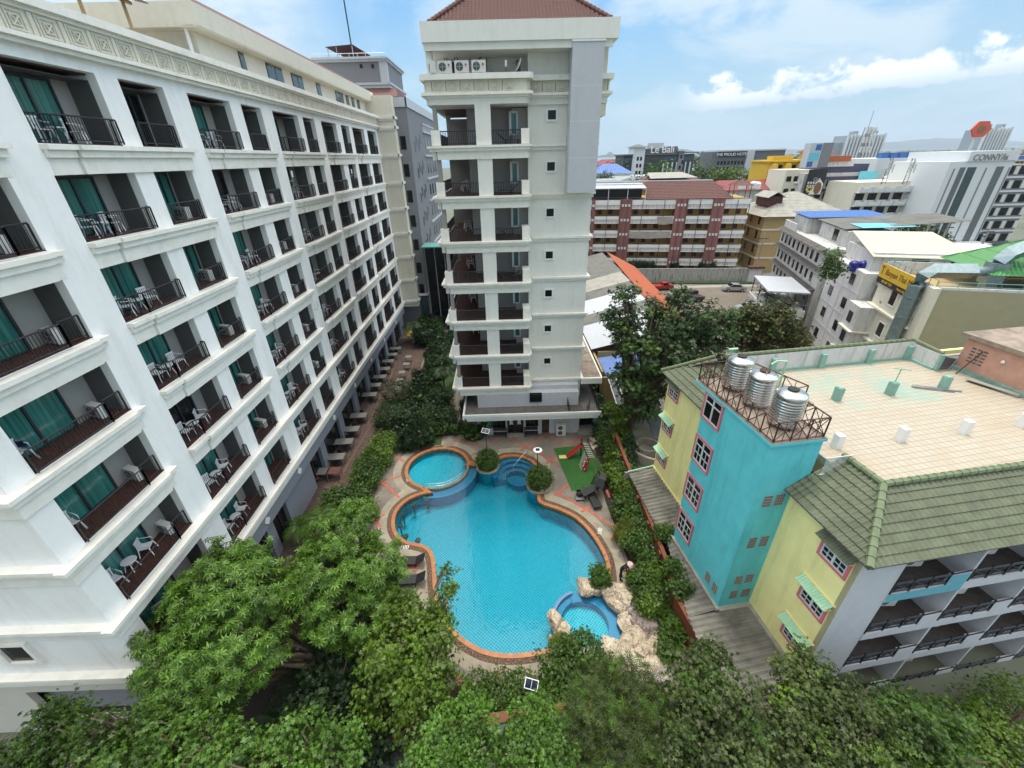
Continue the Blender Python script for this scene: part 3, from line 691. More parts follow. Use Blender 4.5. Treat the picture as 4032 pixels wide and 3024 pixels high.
# rear and end walls of the block
mb = MB(); mb.box(-34, FX-DEEP-.002, YN, YN+.3, 4.1, 28.2); mb.box(-34, -33.7, YN+.3, YF, 0, 28.4); HB(mb, 'end_wall', 'render_white')
mb = MB(); mb.box(-34, FX-.3, YN+.02, YN+.25, 0, 1.0); mb.box(-34, -21.6, YN+.02, YN+.25, 1.0, 4.09); mb.box(-21.6, FX-.3, YN+.02, YN+.25, 3.4, 4.09); mb.box(-34, FX-2.3, YN+.3, 64, 28.0, 28.2); HB(mb, 'lower_end_wall', 'pink_wall' if 0 else 'end_wall')
mb = MB(); mb.box(-21.6, FX-.3, YN+.5, YN+.6, 1.0, 3.4); HB(mb, 'dark_opening', 'wing_grey')
# ledges: three wrap-around cornices and one short stepped ledge per bay
def profile(mb, y0, y1, z, out1, out2, drop=.75, notch=None):
    for (h0, h1, o_) in ((-.17, 0, out1), (-.42, -.17, out2), (-drop-.24, -.42, out2-.14)):
        e = .0 if h1 > -.3 else .05
        mb.box(FX, FX+o_, y0+e, y1-e, z+h0, z+h1)
mbA = []
for j, z in enumerate(FLO):
    if j <= 1: 
        mb = MB(); zz = z-.06
        for (h0, h1, o_) in ((-.17, 0, .42), (-.42, -.17, .28), (-.85, -.42, .12)):
            mb.box(FX, FX+o_, YN-o_, YF, zz+h0, zz+h1)
            mb.box(-34, FX, YN-o_*.8, YN, zz+h0, zz+h1)
        HB(mb, 'cornice', 'ledge_cream'); continue
    mods = [(COLS[0][1]-.9 if j == 2 else 8., COLS[0][2]+.35, 'far')]+[(COLS[k][1]-.02, COLS[k+1][2]+.35, 'near') for k in range(1, 11, 2)]
    for (a, b, side) in mods:
        b = min(b, YF-.02)
        mb = MB(); zz = z-.05
        for (h0, h1, o_) in ((-.16, 0, .42), (-.40, -.16, .28), (-.95, -.40, .13)):
            if side == 'near':
                mb.box(FX, FX+o_-.11, a+(.42-o_)*.3, a+1.15, zz+h0, zz+h1); mb.box(FX, FX+o_, a+1.15+(.42-o_)*.3, b-(.42-o_)*.6, zz+h0, zz+h1)
            else:
                a2 = max(a, YN); mb.box(FX, FX+o_, a2-o_, b-.55, zz+h0, zz+h1); mb.box(FX, FX+o_-.11, b-.55, b-(.42-o_)*.6, zz+h0, zz+h1)
                if h1 > -.95: mb.box(-34, FX, YN-o_*.8, YN, zz+h0, zz+h1)
        HB(mb, 'balcony_ledge', 'ledge_cream')
# frieze and parapet
mb = MB(); mb.box(FX-.3, FX+.30, YN-.3, YF, 27.12, 27.26); mb.box(FX-.3, FX+.46, YN-.45, YF, 27.26, 27.40); mb.box(FX-.3, FX+.5, YN-.5, YF, 28.22, 28.5); mb.box(FX-.3, FX+.30, YN-.3, YF, 28.10, 28.22)
mb.box(-34, FX-.3, YN-.45, YN, 27.26, 27.4); mb.box(-34, FX-.3, YN-.5, YN, 28.22, 28.5); HB(mb, 'parapet_cornice', 'ledge_cream')
mb = MB(); mb.box(FX-.3, FX+.2, YN-.2, YF, 27.40, 28.10); HB(mb, 'frieze_band', 'render_cream')
mb = MB(); y = YN+.15; fx = FX+.2
while y < YF-.9:
    mb.box(fx, fx+.06, y, y+.16, 27.42, 28.08); mb.box(fx, fx+.045, y+.24, y+.30, 27.42, 28.08)
    a, b = y+.36, y+.96
    for t, (p, q) in enumerate(((.0, .045), (.12, .03))):
        mb.box(fx, fx+.05+.012*t, a+p, a+p+q, 27.48+p, 28.02-p); mb.box(fx, fx+.05+.012*t, b-p-q, b-p, 27.48+p, 28.02-p)
        mb.box(fx, fx+.05+.012*t, a+p+q+.001, b-p-q-.001, 27.48+p, 27.48+p+q); mb.box(fx, fx+.05+.012*t, a+p+q+.001, b-p-q-.001, 28.02-p-q, 28.02-p)
    m_ = (a+b)/2
    for s_ in (1, -1):
        M_ = Matrix.Translation((fx+.03, m_, 27.75)) @ Matrix.Rotation(R(45*s_), 4, 'X'); mb.box(-.03, .03+.004*s_, -.2, .2, -.022, .022, M_)
    y += 1.12
HB(mb, 'frieze_relief', 'render_cream')
# penthouse storey set back behind the parapet
PX = FX-.9
mb = MB(); mb.box(-32, PX, 29.4, 63, 28.2, 30.4); HB(mb, 'penthouse_wall', 'render_cream')
mb = MB(); mb.box(PX+.0, FX-.15, 28.5, 62.9, 29.95, 30.02); mb.box(FX-.3, FX-.12, 28.5, 62.9, 30.02, 31.0); mb.box(-32, FX-.3, 28.5, 28.7, 30.0, 31.); mb.box(-32, PX+.0, 28.5, 29.39, 29.95, 30.0); HB(mb, 'eave_fascia', 'render_cream')
mb = MB(); mb.quad((FX-.15, 28.5, 31.01), (FX-.15, 62.9, 31.01), (-20, 62.9, 33.2), (-20, 28.5, 33.2)); HB(mb, 'penthouse_roof', 'tile_red')
mb = MB(); mb.tube([(FX-1.0, 28.9, 28.4), (FX-1.0, 28.9, 29.95)], .09, 10); HB(mb, 'drain_pipe', 'render_white')
for a, b in ((31.7, 32.3), (35.0, 37.3), (38.8, 40.8), (43.6, 44.5), (48.2, 50.4), (51.2, 52.1), (53.0, 53.9), (54.9, 55.8), (58.6, 59.2), (60.3, 60.8)):
    f = MB(); s_ = 1.06; f.box(PX-.02, PX+.04, a*s_, b*s_, 28.72, 29.85); o = HB(f, 'penthouse_window', 'dark_metal')
    g_ = MB(); k_ = max(1, int((b-a)/.8))
    for i in range(k_): w_ = (b-a)*s_/k_; g_.box(PX+.04, PX+.05, a*s_+i*w_+.06, a*s_+(i+1)*w_-.06, 28.78, 29.79)
    g_.build('pane', 'glass_blue', o)
# ground floor, blue-grey, with dark openings
GX = FX-.35
mb = MB(); mb.box(GX-.4, FX+.02, YN+.3, YF, 3.1, 4.14); 
for a, b in ((10.4, 12.6), (14.0, 15.0), (16.2, 17.6), (19.6, 20.4), (22.2, 26.5), (28.6, 29.5), (33.0, 34.), (37.4, 38.4), (41.8, 42.8), (46.2, 47.2), (50.6, 51.6), (55, 56), (59.4, 61.7)): mb.box(GX-.4, GX, a, b, 0, 3.1)
HB(mb, 'ground_floor_wall', 'ground_floor_grey')
mb = MB(); mb.box(GX-.36, GX-.3, 10.5, 61, 0, 3.1); HB(mb, 'shopfront_glass', 'dark_glass')
mb = MB()
for y in np.arange(12.7, 61, 1.45): mb.box(GX-.30, GX-.24, y, y+.07, 0, 3.1)
HB(mb, 'shopfront_frame', 'dark_metal')
for y in (13.9, 19.5, 24.3, 31.5, 37.5, 43.5, 49.5, 56.):      # pale square wall lights on the fascia
    mb = MB(); mb.cbox((FX+.06, y, 3.62), .05, .42, .42, 0, ('X', R(45))); HB(mb, 'wall_light', 'white_paint')
# end window boxes on the near end wall
for (x0, x1, z0, z1) in ((-20.6, -19.5, 5.9, 7.0), (-23.6, -22.3, 8.6, 9.8)):
    mb = MB(); 
    for a in ((x0-.15, x0, z0-.15, z1+.15), (x1, x1+.15, z0-.15, z1+.15), (x0, x1, z0-.15, z0), (x0, x1, z1, z1+.15)): mb.box(a[0], a[1], YN-.14, YN-.001, a[2], a[3])
    o = HB(mb, 'end_window', 'ledge_cream'); g_ = MB(); g_.box(x0, x1, YN-.03, YN-.002, z0, z1); g_.build('pane', 'dark_glass', o)
# beige projecting bay closing the wing
mb = MB(); mb.box(FX-2, -13.35, YF+.002, 63.2, 4.0, 30.6); HB(mb, 'corner_bay', 'render_cream')
for z in FLO+[27.4, 28.45]:
    mb = MB(); mb.box(FX+.45, -13.17, YF-.22, YF+.001, z-.3, z); mb.box(-13.349, -13.15, YF-.22, 63.2, z-.3, z)
    mb.box(FX+.3, -13.25, YF-.12, YF+.0005, z-.5, z-.3); HB(mb, 'bay_cornice', 'ledge_cream')
# sliding doors, railings: one of each kind, then copies
def rel(root, y, z):     # place a part whose mesh starts at y=0, z=0
    return Vector((FX, y, z))-root.location
def door(w_, cur='curtain_teal'):
    f = MB(); x = FX-DEEP; W_ = w_; H_ = 2.12
    xs = [0, W_/2-.04, W_-.09]
    for a in xs: f.box(.0, .09, a, a+.09, 0, H_)
    f.box(0, .088, .09, W_-.09, H_-.09, H_); f.box(0, .088, .09, W_-.09, 0, .05)
    o = f.build('sliding_door', 'dark_metal', hb, local=True); g_ = MB(); g_.box(.02, .035, .09, W_-.09, .05, H_-.09); g_.build('curtain' if cur[0] == 'c' else 'pane', cur, o, local=True); return o
def railing(path, gap=.118, H_=.86):
    m = MB(); m.tube([(p[0], p[1], H_) for p in path], .03, 4); m.tube([(p[0], p[1], .09) for p in path], .018, 4)
    for (a, b) in zip(path, path[1:]):
        L_ = math.hypot(b[0]-a[0], b[1]-a[1]); n_ = max(1, int(L_/gap))
        for i in range(n_+1):
            x, y = a[0]+(b[0]-a[0])*i/n_, a[1]+(b[1]-a[1])*i/n_; m.box(x-.009, x+.009, y-.009, y+.009, .09, H_-.03)
        for p in (a, b): m.box(p[0]-.022, p[0]+.022, p[1]-.022, p[1]+.022, 0, H_-.02)
    return m
def place_part(src, y, z, x=0.):
    if not src.get('used'): src['used'] = 1; o = src
    else: o = copy_tree(src, hb); del o['used']
    o.location = Vector((FX+x, y, z))-hb.location; return o
protos = {}
for (k_, y0, y1) in COLS:
    L_ = round(y1-y0, 2)
    if k_ == 'W': path = [(-.12, .04), (-.12, 1.05), (.10, 1.25), (.10, L_-.04), (-.1, L_-.04)]; dw = 2.1
    elif k_ == 'N': path = [(.10, .04), (.10, L_-.55), (-.12, L_-.45), (-.12, L_-.04)]; dw = 1.15
    else: path = [(.10, .04), (.10, L_-1.0), (-.12, L_-.85), (-.12, L_-.04)]; dw = 2.6
    rl = railing(path).build('balcony_railing', 'dark_metal', hb, local=True); dr = door(dw); dk = door(dw, 'dark_glass'); used2 = 0
    ln_ = MB(); d0 = -DEEP+.003; ln_.box(d0, -.34, L_-.015, L_-.002, .02, 2.2); ln_.box(d0, -.34, .002, .015, .02, 2.2); ln_.box(d0, -.34, .016, L_-.016, 2.18, 2.195); ln_ = ln_.build('recess_shade_lining', 'balcony_shade_grey', hb, local=True)  # lining behind the front reveal, coloured dark as the shade of the recess
    for jz, z in enumerate(FLO):
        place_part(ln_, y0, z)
        if (jz*5+int(y0)*3) % 7 == 2 and y0 > 16: place_part(dk, y0+{'W': .7, 'N': 1.2, 'O0': .3}[k_], z+.03, -DEEP+.01); place_part(rl, y0, z+.02); continue
        place_part(rl, y0, z+.02); place_part(dr, y0+{'W': .7, 'N': 1.2, 'O0': .3}[k_], z+.03, -DEEP+.01)
for o in list(bpy.data.objects):
    if o.get('used'): del o['used']
    elif o.name.startswith('sliding_door') and o.location.y == 0: [bpy.data.objects.remove(c_) for c_ in list(o.children)]; bpy.data.objects.remove(o)
# grey wing beyond
gw = thing('grey_wing', 'grey wing with small staggered windows and a roof block behind the white hotel wing', 'building', (-12, 74, 0))
mb = MB(); mb.box(-30, -11.93, 63.21, 92, 0, 30.55); mb.build('wall', 'wing_grey', gw)
mb = MB(); mb.box(-13.6, -11.75, 63.0, 63.209, 29.5, 30.5); mb.box(-11.928, -11.72, 63.0, 92, 29.5, 30.5); mb.build('parapet', 'panel_grey', gw)
mb = MB(); mb.box(-11.928, -11.90, 63.3, 91.9, 5.8, 29.49); mb.build('side_render', 'wing_light', gw)
mb = MB(); mb.box(-13.5, -11.7, 63.0, 63.208, 5.25, 5.6); mb.box(-11.928, -11.7, 63.0, 92, 5.25, 5.6); mb.build('cornice', 'ledge_cream', gw)
mb = MB(); mb.box(-11.93, -11.86, 64.5, 90, 0, 5.2); mb.box(-13.3, -12.1, 63.12, 63.209, .2, 5.2); mb.build('lobby_glass', 'glass_blue', gw)
mb = MB(); mb.box(-11.6, -6.6, 62.2, 64, 0, 12.6); mb.build('link_glass', 'dark_glass', gw); mb = MB(); [mb.box(x, x+.12, 62.1, 62.19, 0, 12.6) for x in (-11.6, -10.2, -8.8, -7.4)]; mb.build('link_frame', 'wing_grey', gw); mb = MB(); mb.box(-11.7, -6.4, 60.6, 64.1, 12.7, 12.85); mb.build('glass_canopy', 'teal_rail', gw)
for j, z in enumerate(FLO):
    f = MB(); f.box(-13.15, -12.45, 63.14, 63.209, z+.5, z+2.0); f.build('window', 'dark_glass', gw)
for j, z in enumerate(FLO):
    for i, (y, dz_) in enumerate(((66.2, .2), (67.6, .9), (69.4, .5), (70.8, 1.2))):
        f = MB(); f.box(-11.9, -11.80, y, y+.55, z+dz_, z+dz_+1.3); o = f.build('fin_window', 'wing_grey', gw); g_ = MB(); g_.box(-11.8, -11.79, y+.1, y+.5, z+dz_+.1, z+dz_+1.2); g_.build('pane', 'dark_glass', o)
    for y in (75.5, 78.2, 81.5, 84.2):
        f = MB(); f.box(-11.9, -11.86, y, y+1.1, z+.6, z+2.1); f.build('window', 'dark_glass', gw)
    mb = MB(); mb.box(-11.9, -11.66, 73.6, 91.9, z-.32, z-.05); mb.build('floor_band', 'panel_grey', gw)
mb = MB(); mb.box(-11.9, -11.66, 73.6, 91.9, 27.2, 27.4); mb.box(-11.9, -11.66, 73.6, 91.9, 28.2, 28.4)
for y in np.arange(73.8, 91.5, .7): mb.box(-11.9, -11.76, y, y+.3, 27.4, 28.2)
mb.build('frieze', 'panel_grey', gw)
# roof block with red tile skirt
q0, q1, q2 = aty(728, 130, 66), aty(832, 128, 66), aty(1260/S, 330/S, 66)
rb = thing('roof_block', 'slate grey lift block with cornices and metal roof rising behind the penthouse', 'building', (-20, 72, 30))
def g2(x, y, Y): return aty((1200+x*.25316)/S, (150+y*.25316)/S, Y)
A = g2(1250, 300, 66); zt = A.z; zb = g2(1290, 690, 66).z; xr = A.x; bk = atx((1200+1505*.25316)/S, (150+560*.25316)/S, xr).y
xl = g2(130, 300, 66).x
mb = MB(); mb.box(xl, xr, 66, bk, 30.5, zt-.4); mb.build('wall', 'wing_grey', rb)
mb = MB()
for z0_, z1_, e in ((zt-.4, zt-.15, .22), (zt-.15, zt, .4), (zb-.25, zb, .35), (zb-.6, zb-.25, .2)): mb.box(xl-e, xr+e, 66-e, bk+e, z0_, z1_)
mb.build('cornice', 'panel_grey', rb)
mb = MB(); mb.box(xr-.9, xr+.06, 65.93, 66.5, zb, zt-.4); mb.box(xr-.9, xr+.06, 65.93, 66.5, 30.6, zb-.6); mb.build('corner_pier', 'panel_grey', rb)
for xx in (855, 1035):
    a = g2(xx, 410, 66); b = g2(xx+45, 465, 66); f = MB(); f.box(a.x, b.x, 65.9, 66, b.z, a.z); f.build('vent_window', 'dark_glass', rb)
mb = MB(); mb.prism([(xl-.2, 65.8), (xr+.2, 65.8), (xr+.2, bk), (xl-.2, bk)], zt, zt+.12); mb.build('metal_roof', 'white_roof', rb)
mb = MB(); 
for i in range(9): x = xl+.4+i*(xr-xl-.8)/8; mb.tube([(x, 66.1, zt+.1), (x, 66.1, zt+.5)], .03, 4)
mb.tube([(xl, 66.1, zt+.5), (xr, 66.1, zt+.5)], .03, 4); mb.build('roof_rail', 'silver_tube', rb)
mb = MB(); mb.quad((-22, 63.2, 30.6), (xr+1.5, 63.2, 30.6), (xr+.9, 65.9, 31.8), (-22, 65.9, 31.8)); mb.quad((xr+1.5, 63.2, 30.6), (xr+1.5, 80, 30.6), (xr+.2, 80, 31.8), (xr+.2, 65.9, 31.8), (xr+.9, 65.9, 31.8)); mb.build('tile_skirt', 'tile_red', rb)
an = thing('antenna_mast', 'thin tall radio mast on the slate grey roof block', 'antenna', (xl+7, 69, zt)); a = g2(735, 190, 69); b = aty(742, 0, 69)
mb = MB(); mb.tube([(a.x, 69, zt), (a.x, 69, b.z+1)], .09, 5); mb.tube([(a.x-.6, 69, zt+.1), (a.x, 69, zt+2.2)], .04, 4); mb.tube([(a.x+.6, 69, zt+.1), (a.x, 69, zt+2.2)], .04, 4); mb.build('mast', 'dark_metal', an)
rc = thing('rusty_canopy', 'small rusty sheet canopy on steel posts on top of the slate grey roof block', 'canopy', (a.x, 68, zt)); mb = MB(); mb.slab([(a.x-2.6, 66.6, zt+1.3), (a.x+.8, 66.6, zt+1.5), (a.x+2.4, 68.6, zt+.7), (a.x-1, 68.6, zt+.6)], .06); mb.build('sheet', 'rust_roof', rc)
mb = MB(); [mb.tube([(x, 66.7, zt+.1), (x, 66.7, zt+1.4)], .05, 5) for x in (a.x-2.4, a.x-1.3, a.x+.7)]; mb.build('post', 'silver_tube', rc)
# timber pergola on the near roof terrace
pg = thing('roof_canopy', 'rusty corrugated canopy on pale timber posts over the hotel roof terrace', 'canopy', (-17, 22, 28.2))
def ca(x, y, X): return atx(x*.6028/S, y*.6028/S, X)
p1, p2 = ca(865, 190, -16.6), ca(545, 80, -16.6); t1 = ca(810, 40, -16.9); t0 = ca(510, -20, -16.9)
e1, e2, e3 = ca(975, 42, -16.3), ca(400, 45, -16.6), ca(860, -40, -18.5)
mb = wave_slope((e2.x, e2.y-6, e2.z+.1), (e1.x, e1.y, e1.z+.1), (-21, e2.y-6, e1.z+1.0), (-21, e1.y-.5, e1.z+1.0), .9, .16, .03, .01, 4); mb.build('corrugated_sheet', 'rust_roof', pg)
mb = MB()
for (p, t) in ((p1, t1), (p2, t0)): mb.bar((p.x, p.y, 28.2), (t.x, t.y, e1.z+.15), .12)
mb.bar((-16.9, e2.y-5, e1.z+.05), (-16.9, e1.y-.3, e1.z+.05), .12); mb.bar((-20.5, p1.y, 28.2), (-20.5, p1.y, e1.z+.7), .12); mb.build('timber_frame', 'wood_post', pg)
# ------------------------------------------------------------------ the tower
YP, YW = 33.72, 35.1
LV = [5.06, 8.26, 11.46, 14.66, 17.9, 21.1, 24.35]
tw = thing('hotel_tower', 'cream hotel tower with red tiled roof, corner balconies and stacked cornices behind the pool', 'building', (1.5, 40, 0))
def T(mb, name, mat, parent=tw, **k): return mb.build(name, mat, parent, **k)
XL, XR, XP0, XP1, XQ0, XQ1, XE = -4.85, 1.95, -1.74, -.68, 1.4, 1.95, 6.85
YB = 47.
mb = MB(); mb.box(XQ1+.0, XE, YW, YB, 3.0, 30.); T(mb, 'main_wall', 'render_tower')
mb = MB(); mb.box(XP0, XP1, YP, YP+1.0, 4.2, 26.75); T(mb, 'front_pier', 'render_tower')
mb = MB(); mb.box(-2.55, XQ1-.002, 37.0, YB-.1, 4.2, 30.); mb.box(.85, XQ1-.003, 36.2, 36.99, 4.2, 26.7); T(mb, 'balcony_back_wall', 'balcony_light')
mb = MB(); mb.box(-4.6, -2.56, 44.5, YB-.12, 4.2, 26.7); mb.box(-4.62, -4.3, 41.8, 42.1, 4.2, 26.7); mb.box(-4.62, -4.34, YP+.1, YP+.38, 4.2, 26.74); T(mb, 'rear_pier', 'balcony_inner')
def ledge(mb, x0, x1, y, z, yb, steps, wall=0.):
    for (h0, h1, o_) in steps: mb.box(x0-o_, x1+o_, y-o_, yb, z+h0, z+h1)
ST = ((-.14, 0, .34), (-.34, -.14, .22), (-.86, -.34, .06))
for j, z in enumerate(LV):
    # balcony deck with three-step nose, cut corners of the left front
    mb = MB()
    for (h0, h1, o_) in ST:
        mb.box(XL+.35-o_*.6, XQ1-.15+o_*.5, YP-.02-o_, YP+.9, z+h0, z+h1)
        mb.box(XL-o_, XL+.35-o_*.6-.001, YP+.25-o_, 46.9, z+h0, z+h1); mb.box(XQ1-.15+o_*.5+.001, XQ1+o_*.55, YP+.25-o_, YW-.02, z+h0, z+h1)
        mb.box(XL+.35-o_*.6, XQ1-.15+o_*.5, YP+.9+.001, YW+1.8, z+h0, z+h1) if h0 > -.2 else None
    T(mb, 'balcony_cornice', 'ledge_cream')
    mb = MB(); mb.box(XL+.1, XQ1-.01, YP+.03, 46.8, z+.001, z+.02); mb.box(XL+.1, -2.57, 37, 44.4, z+.0215, z+.03); T(mb, 'balcony_floor', 'wood_tile')
    mb = MB(); mb.box(XL, XL+.62, YP-.02, YP+.5, z+.02, z+.95); T(mb, 'corner_post', 'ledge_cream'); mb = MB(); mb.box(XQ0, XQ1+.02, YP-.02, YP+1.36, z+.02, z+.95); T(mb, 'corner_post', 'ledge_cream')
    for a, b in ((XL+.64, XP0-.02), (XP1+.02, XQ0-.02)):
        m = MB(); m.tube([(a, YP+.12, z+.88), (b, YP+.12, z+.88)], .03, 4); m.tube([(a, YP+.12, z+.12), (b, YP+.12, z+.12)], .018, 4); n_ = int((b-a)/.118)
        for i in range(n_+1): x = a+(b-a)*i/n_; m.box(x-.018, x+.018, YP+.10, YP+.136, z+.1, z+.86)
        T(m, 'balcony_railing', 'dark_metal')
    m = MB(); m.tube([(XL+.12, YP+.6, z+.88), (XL+.12, 44.4, z+.88)], .03, 4)
    for y in np.arange(YP+.6, 44.4, .118): m.box(XL+.11, XL+.13, y-.011, y+.011, z+.1, z+.86)
    T(m, 'balcony_railing', 'dark_metal')
    # right wall band, little window with frame, balcony window with curtain
    mb = MB()
    for (h0, h1, o_) in ((-.15, 0, .26), (-.38, -.15, .12)): mb.box(XQ1+.25, XE+o_, YW-o_, YW-.001, z+h0, z+h1); mb.box(XE+.001, XE+o_, YW-.001, YB, z+h0, z+h1)
    T(mb, 'floor_band', 'ledge_cream')
    wx0, wx1, wz0, wz1 = 3.36, 3.94, z+1.5, z+2.07
    f = MB()
    for a in ((wx0-.12, wx0, wz0-.12, wz1+.12), (wx1, wx1+.12, wz0-.12, wz1+.12), (wx0, wx1, wz0-.12, wz0), (wx0, wx1, wz1, wz1+.12)): f.box(a[0], a[1], YW-.09, YW-.001, a[2], a[3])
    o = T(f, 'small_window', 'white_paint'); g_ = MB(); g_.box(wx0, wx1, YW-.02, YW-.003, wz0, wz1); g_.build('pane', 'dark_glass', o)
    f = MB(); a, b, c_, d_ = .78, 1.2, z+.75, z+2.05; y_ = 36.2
    for q in ((a-.12, a, c_-.12, d_+.12), (b, b+.06, c_-.12, d_+.12), (a, b, c_-.12, c_), (a, b, d_, d_+.12)): f.box(q[0]-.05, q[1]+.0, y_-.06, y_-.001, q[2], q[3])
    o = T(f, 'curtained_window', 'white_paint'); g_ = MB(); g_.box(a-.05, b, y_-.03, y_-.002, c_, d_); g_.build('curtain', 'curtain_front', o)
    f = MB(); f.box(-2.6, -2.552, 38.2, 40.2, z+.03, z+2.1); T(f, 'sliding_door', 'dark_glass')
# crown: frieze, service gallery, fascia, roof
mb = MB()
def ring(mb, x0, x1, y0, y1, z0, z1, t=.25):
    mb.box(x0, x1, y0, y0+t, z0, z1); mb.box(x0, x0+t, y0+t, y1, z0, z1); mb.box(x1-t, x1, y0+t, y1, z0, z1); mb.box(x0+t, x1-t, y1-t, y1, z0, z1)
def crown(mb, e, z0, z1, yback=46.9):
    mb.box(XL+.1-e, XQ1-.2+e, YP-e, YW+1.5, z0, z1); mb.box(XL-.1-e, XL+.1-e-.001, YP+.2-e, yback, z0, z1)
    mb.box(XQ1-.2+e+.001, XQ1+e*.9, YP+.2-e, YW+1.2, z0, z1); mb.box(XQ1+e*.9+.001, XE+.65+e, YW-.15-e, YW+1.1, z0, z1); mb.box(XE+.1, XE+.65+e, YW+1.1, yback, z0, z1)
mb = MB(); crown(mb, .0, 26.75, 27.12); T(mb, 'crown_beam', 'render_tower')
mb = MB(); crown(mb, .12, 27.12, 27.25); crown(mb, .30, 27.25, 27.42); crown(mb, .30, 28.1, 28.42); T(mb, 'crown_cornice', 'ledge_cream')
mb = MB(); crown(mb, .06, 27.42, 28.1); T(mb, 'frieze_band', 'render_cream')
mb = MB()
def relief(mb, x, y, s_=1.):
    z0, z1 = 27.48, 28.04; a, b = x, x+.52*s_
    for t, p in ((0, 0.), (1, .09)):
        d_ = .075-.02*t
        mb.box(a+p, a+p+.035, y-d_, y, z0+p, z1-p); mb.box(b-p-.035, b-p, y-d_, y, z0+p, z1-p); mb.box(a+p+.036, b-p-.036, y-d_, y, z0+p, z0+p+.035); mb.box(a+p+.036, b-p-.036, y-d_, y, z1-p-.035, z1-p)
    m_ = (a+b)/2
    for k_ in (1, -1):
        M_ = Matrix.Translation((m_, y-.03, (z0+z1)/2)) @ Matrix.Rotation(R(45*k_), 4, 'Y'); mb.box(-.17, .17, -.045-.004*k_, .03, -.035, .035, M_)
x = XL+.3; sl = MB()
for i in range(6):
    y_ = YP-.06; mb.box(x, x+.16, y_-.07, y_, 27.44, 28.08); sl.box(x+.055, x+.105, y_-.075, y_-.0705, 27.5, 28.02); relief(mb, x+.26, y_); x += .93
mb.box(x, x+.14, YP-.11, YP-.06, 27.44, 28.08)
x = XQ1+.28
for i in range(6): y_ = YW-.21; relief(mb, x, y_, .95); mb.box(x+.62, x+.78, y_-.07, y_, 27.44, 28.08); sl.box(x+.675, x+.725, y_-.075, y_-.0705, 27.5, 28.02); x += .90
T(mb, 'frieze_relief', 'render_cream'); T(sl, 'frieze_slot_shade', 'concrete_dark')  # thin dark strips on the relief paint the shade of its slots
mb = MB(); mb.box(-4.5, XQ1+.1, 36.6, YB, 28.0, 29.7); mb.box(-4.75, -4.35, YP+.3, YP+.7, 28.4, 29.65); mb.box(-1.9, -.9, 36.2, 36.59, 28.4, 29.65); T(mb, 'gallery_wall', 'render_tower')
mb = MB(); mb.box(-3.9, -3.0, 36.5, 36.599, 28.3, 29.5); T(mb, 'gallery_door', 'dark_glass')
mb = MB(); mb.box(1.2, 1.5, 36.5, 36.599, 28.6, 29.55); T(mb, 'louvre', 'wing_grey')
mb = MB(); [mb.tube([(-3.75+.18*i, YP+2.2, 28.3), (-3.75+.18*i, YP+2.2, 29.65)], .035, 6) for i in (0, 1, 4, 5, 16)]; T(mb, 'riser_pipe', 'wing_grey')
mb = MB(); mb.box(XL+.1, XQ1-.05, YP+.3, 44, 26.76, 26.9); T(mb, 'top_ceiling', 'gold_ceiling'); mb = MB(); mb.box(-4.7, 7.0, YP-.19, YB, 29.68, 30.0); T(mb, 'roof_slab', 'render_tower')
mb = MB(); mb.box(-4.75, 7.3, YP-.2, YP-.001-.0, 29.62, 30.02); mb.box(-4.85, 7.62, YP-.35, YP-.1, 30.021, 31.05); mb.box(-4.85, -4.6, YP-.1, YB, 30.021, 31.05); mb.box(7.37, 7.62, YP-.1, YB, 30.021, 31.05); T(mb, 'roof_fascia', 'render_tower')
mb = MB(); mb.box(6.87, 7.36, YW-.1, YB, 28.43, 30.0); mb.box(6.87, 7.45, YW-.1, 38.8, 26.0, 26.74); T(mb, 'side_bay', 'render_cream')
apx = (1.3, 40.3, 35.6)
c_ = [(-4.3, YP, 31.0), (7.1, YP, 31.0), (7.1, 46.9, 31.0), (-4.3, 46.9, 31.0)]
for i in range(4):
    mb = wave_slope(c_[i], c_[(i+1) % 4], apx, apx, .30, .24, .035, .03, 6) if i in (0,) else MB().quad(c_[i], c_[(i+1) % 4], apx); T(mb, 'roof_tiles', 'tile_red')
mb = MB(); [cap_line(mb, (p[0], p[1], p[2]+.08), (apx[0], apx[1], apx[2]+.08), .13, .36) for p in c_]; T(mb, 'hip_caps', 'tile_red')
mb = MB(); mb.box(4.72, 6.78, YP-.29, YW-.002, 21.15, 29.9); T(mb, 'shaft_panel', 'panel_grey')
mb = MB(); mb.box(4.66, 6.84, YP-.34, YW-.2, 29.901, 30.01); [mb.box(4.721, 6.779, YP-.294, YP-.291, z_, z_+.015) for z_ in (23.4, 25.6, 27.6)]; T(mb, 'shaft_cap', 'white_paint')
# podium storey and ground floor
mb = MB(); mb.box(-2.95, 6.5, 33.62, 35.09, 2.86, 4.25); mb.box(XQ1+.01, 6.55, 34.3, 35.09, 4.251, 4.68); T(mb, 'mezzanine_wall', 'white_facade')
f = MB(); f.box(1.92, 3.05, 33.5, 33.619, 3.35, 4.3); T(f, 'mezzanine_window', 'dark_glass')
mb = MB(); mb.box(-4.1, 8.25, 31.9, 48, 2.72, 2.86); T(mb, 'podium_slab', 'concrete_dark')
mb = MB(); mb.box(-4.1, 8.3, 31.75, 31.899, 2.95, 3.2); mb.box(-4.0, 8.2, 31.82, 31.895, 2.73, 2.95); mb.box(-4.25, -4.101, 31.75, 48, 2.72, 3.2); T(mb, 'podium_parapet', 'white_paint')
mb = MB(); mb.box(-3.9, 8.1, 31.9, 48, 2.45, 2.719); T(mb, 'podium_soffit', 'render_tower')
GY = 33.15
mb = MB()
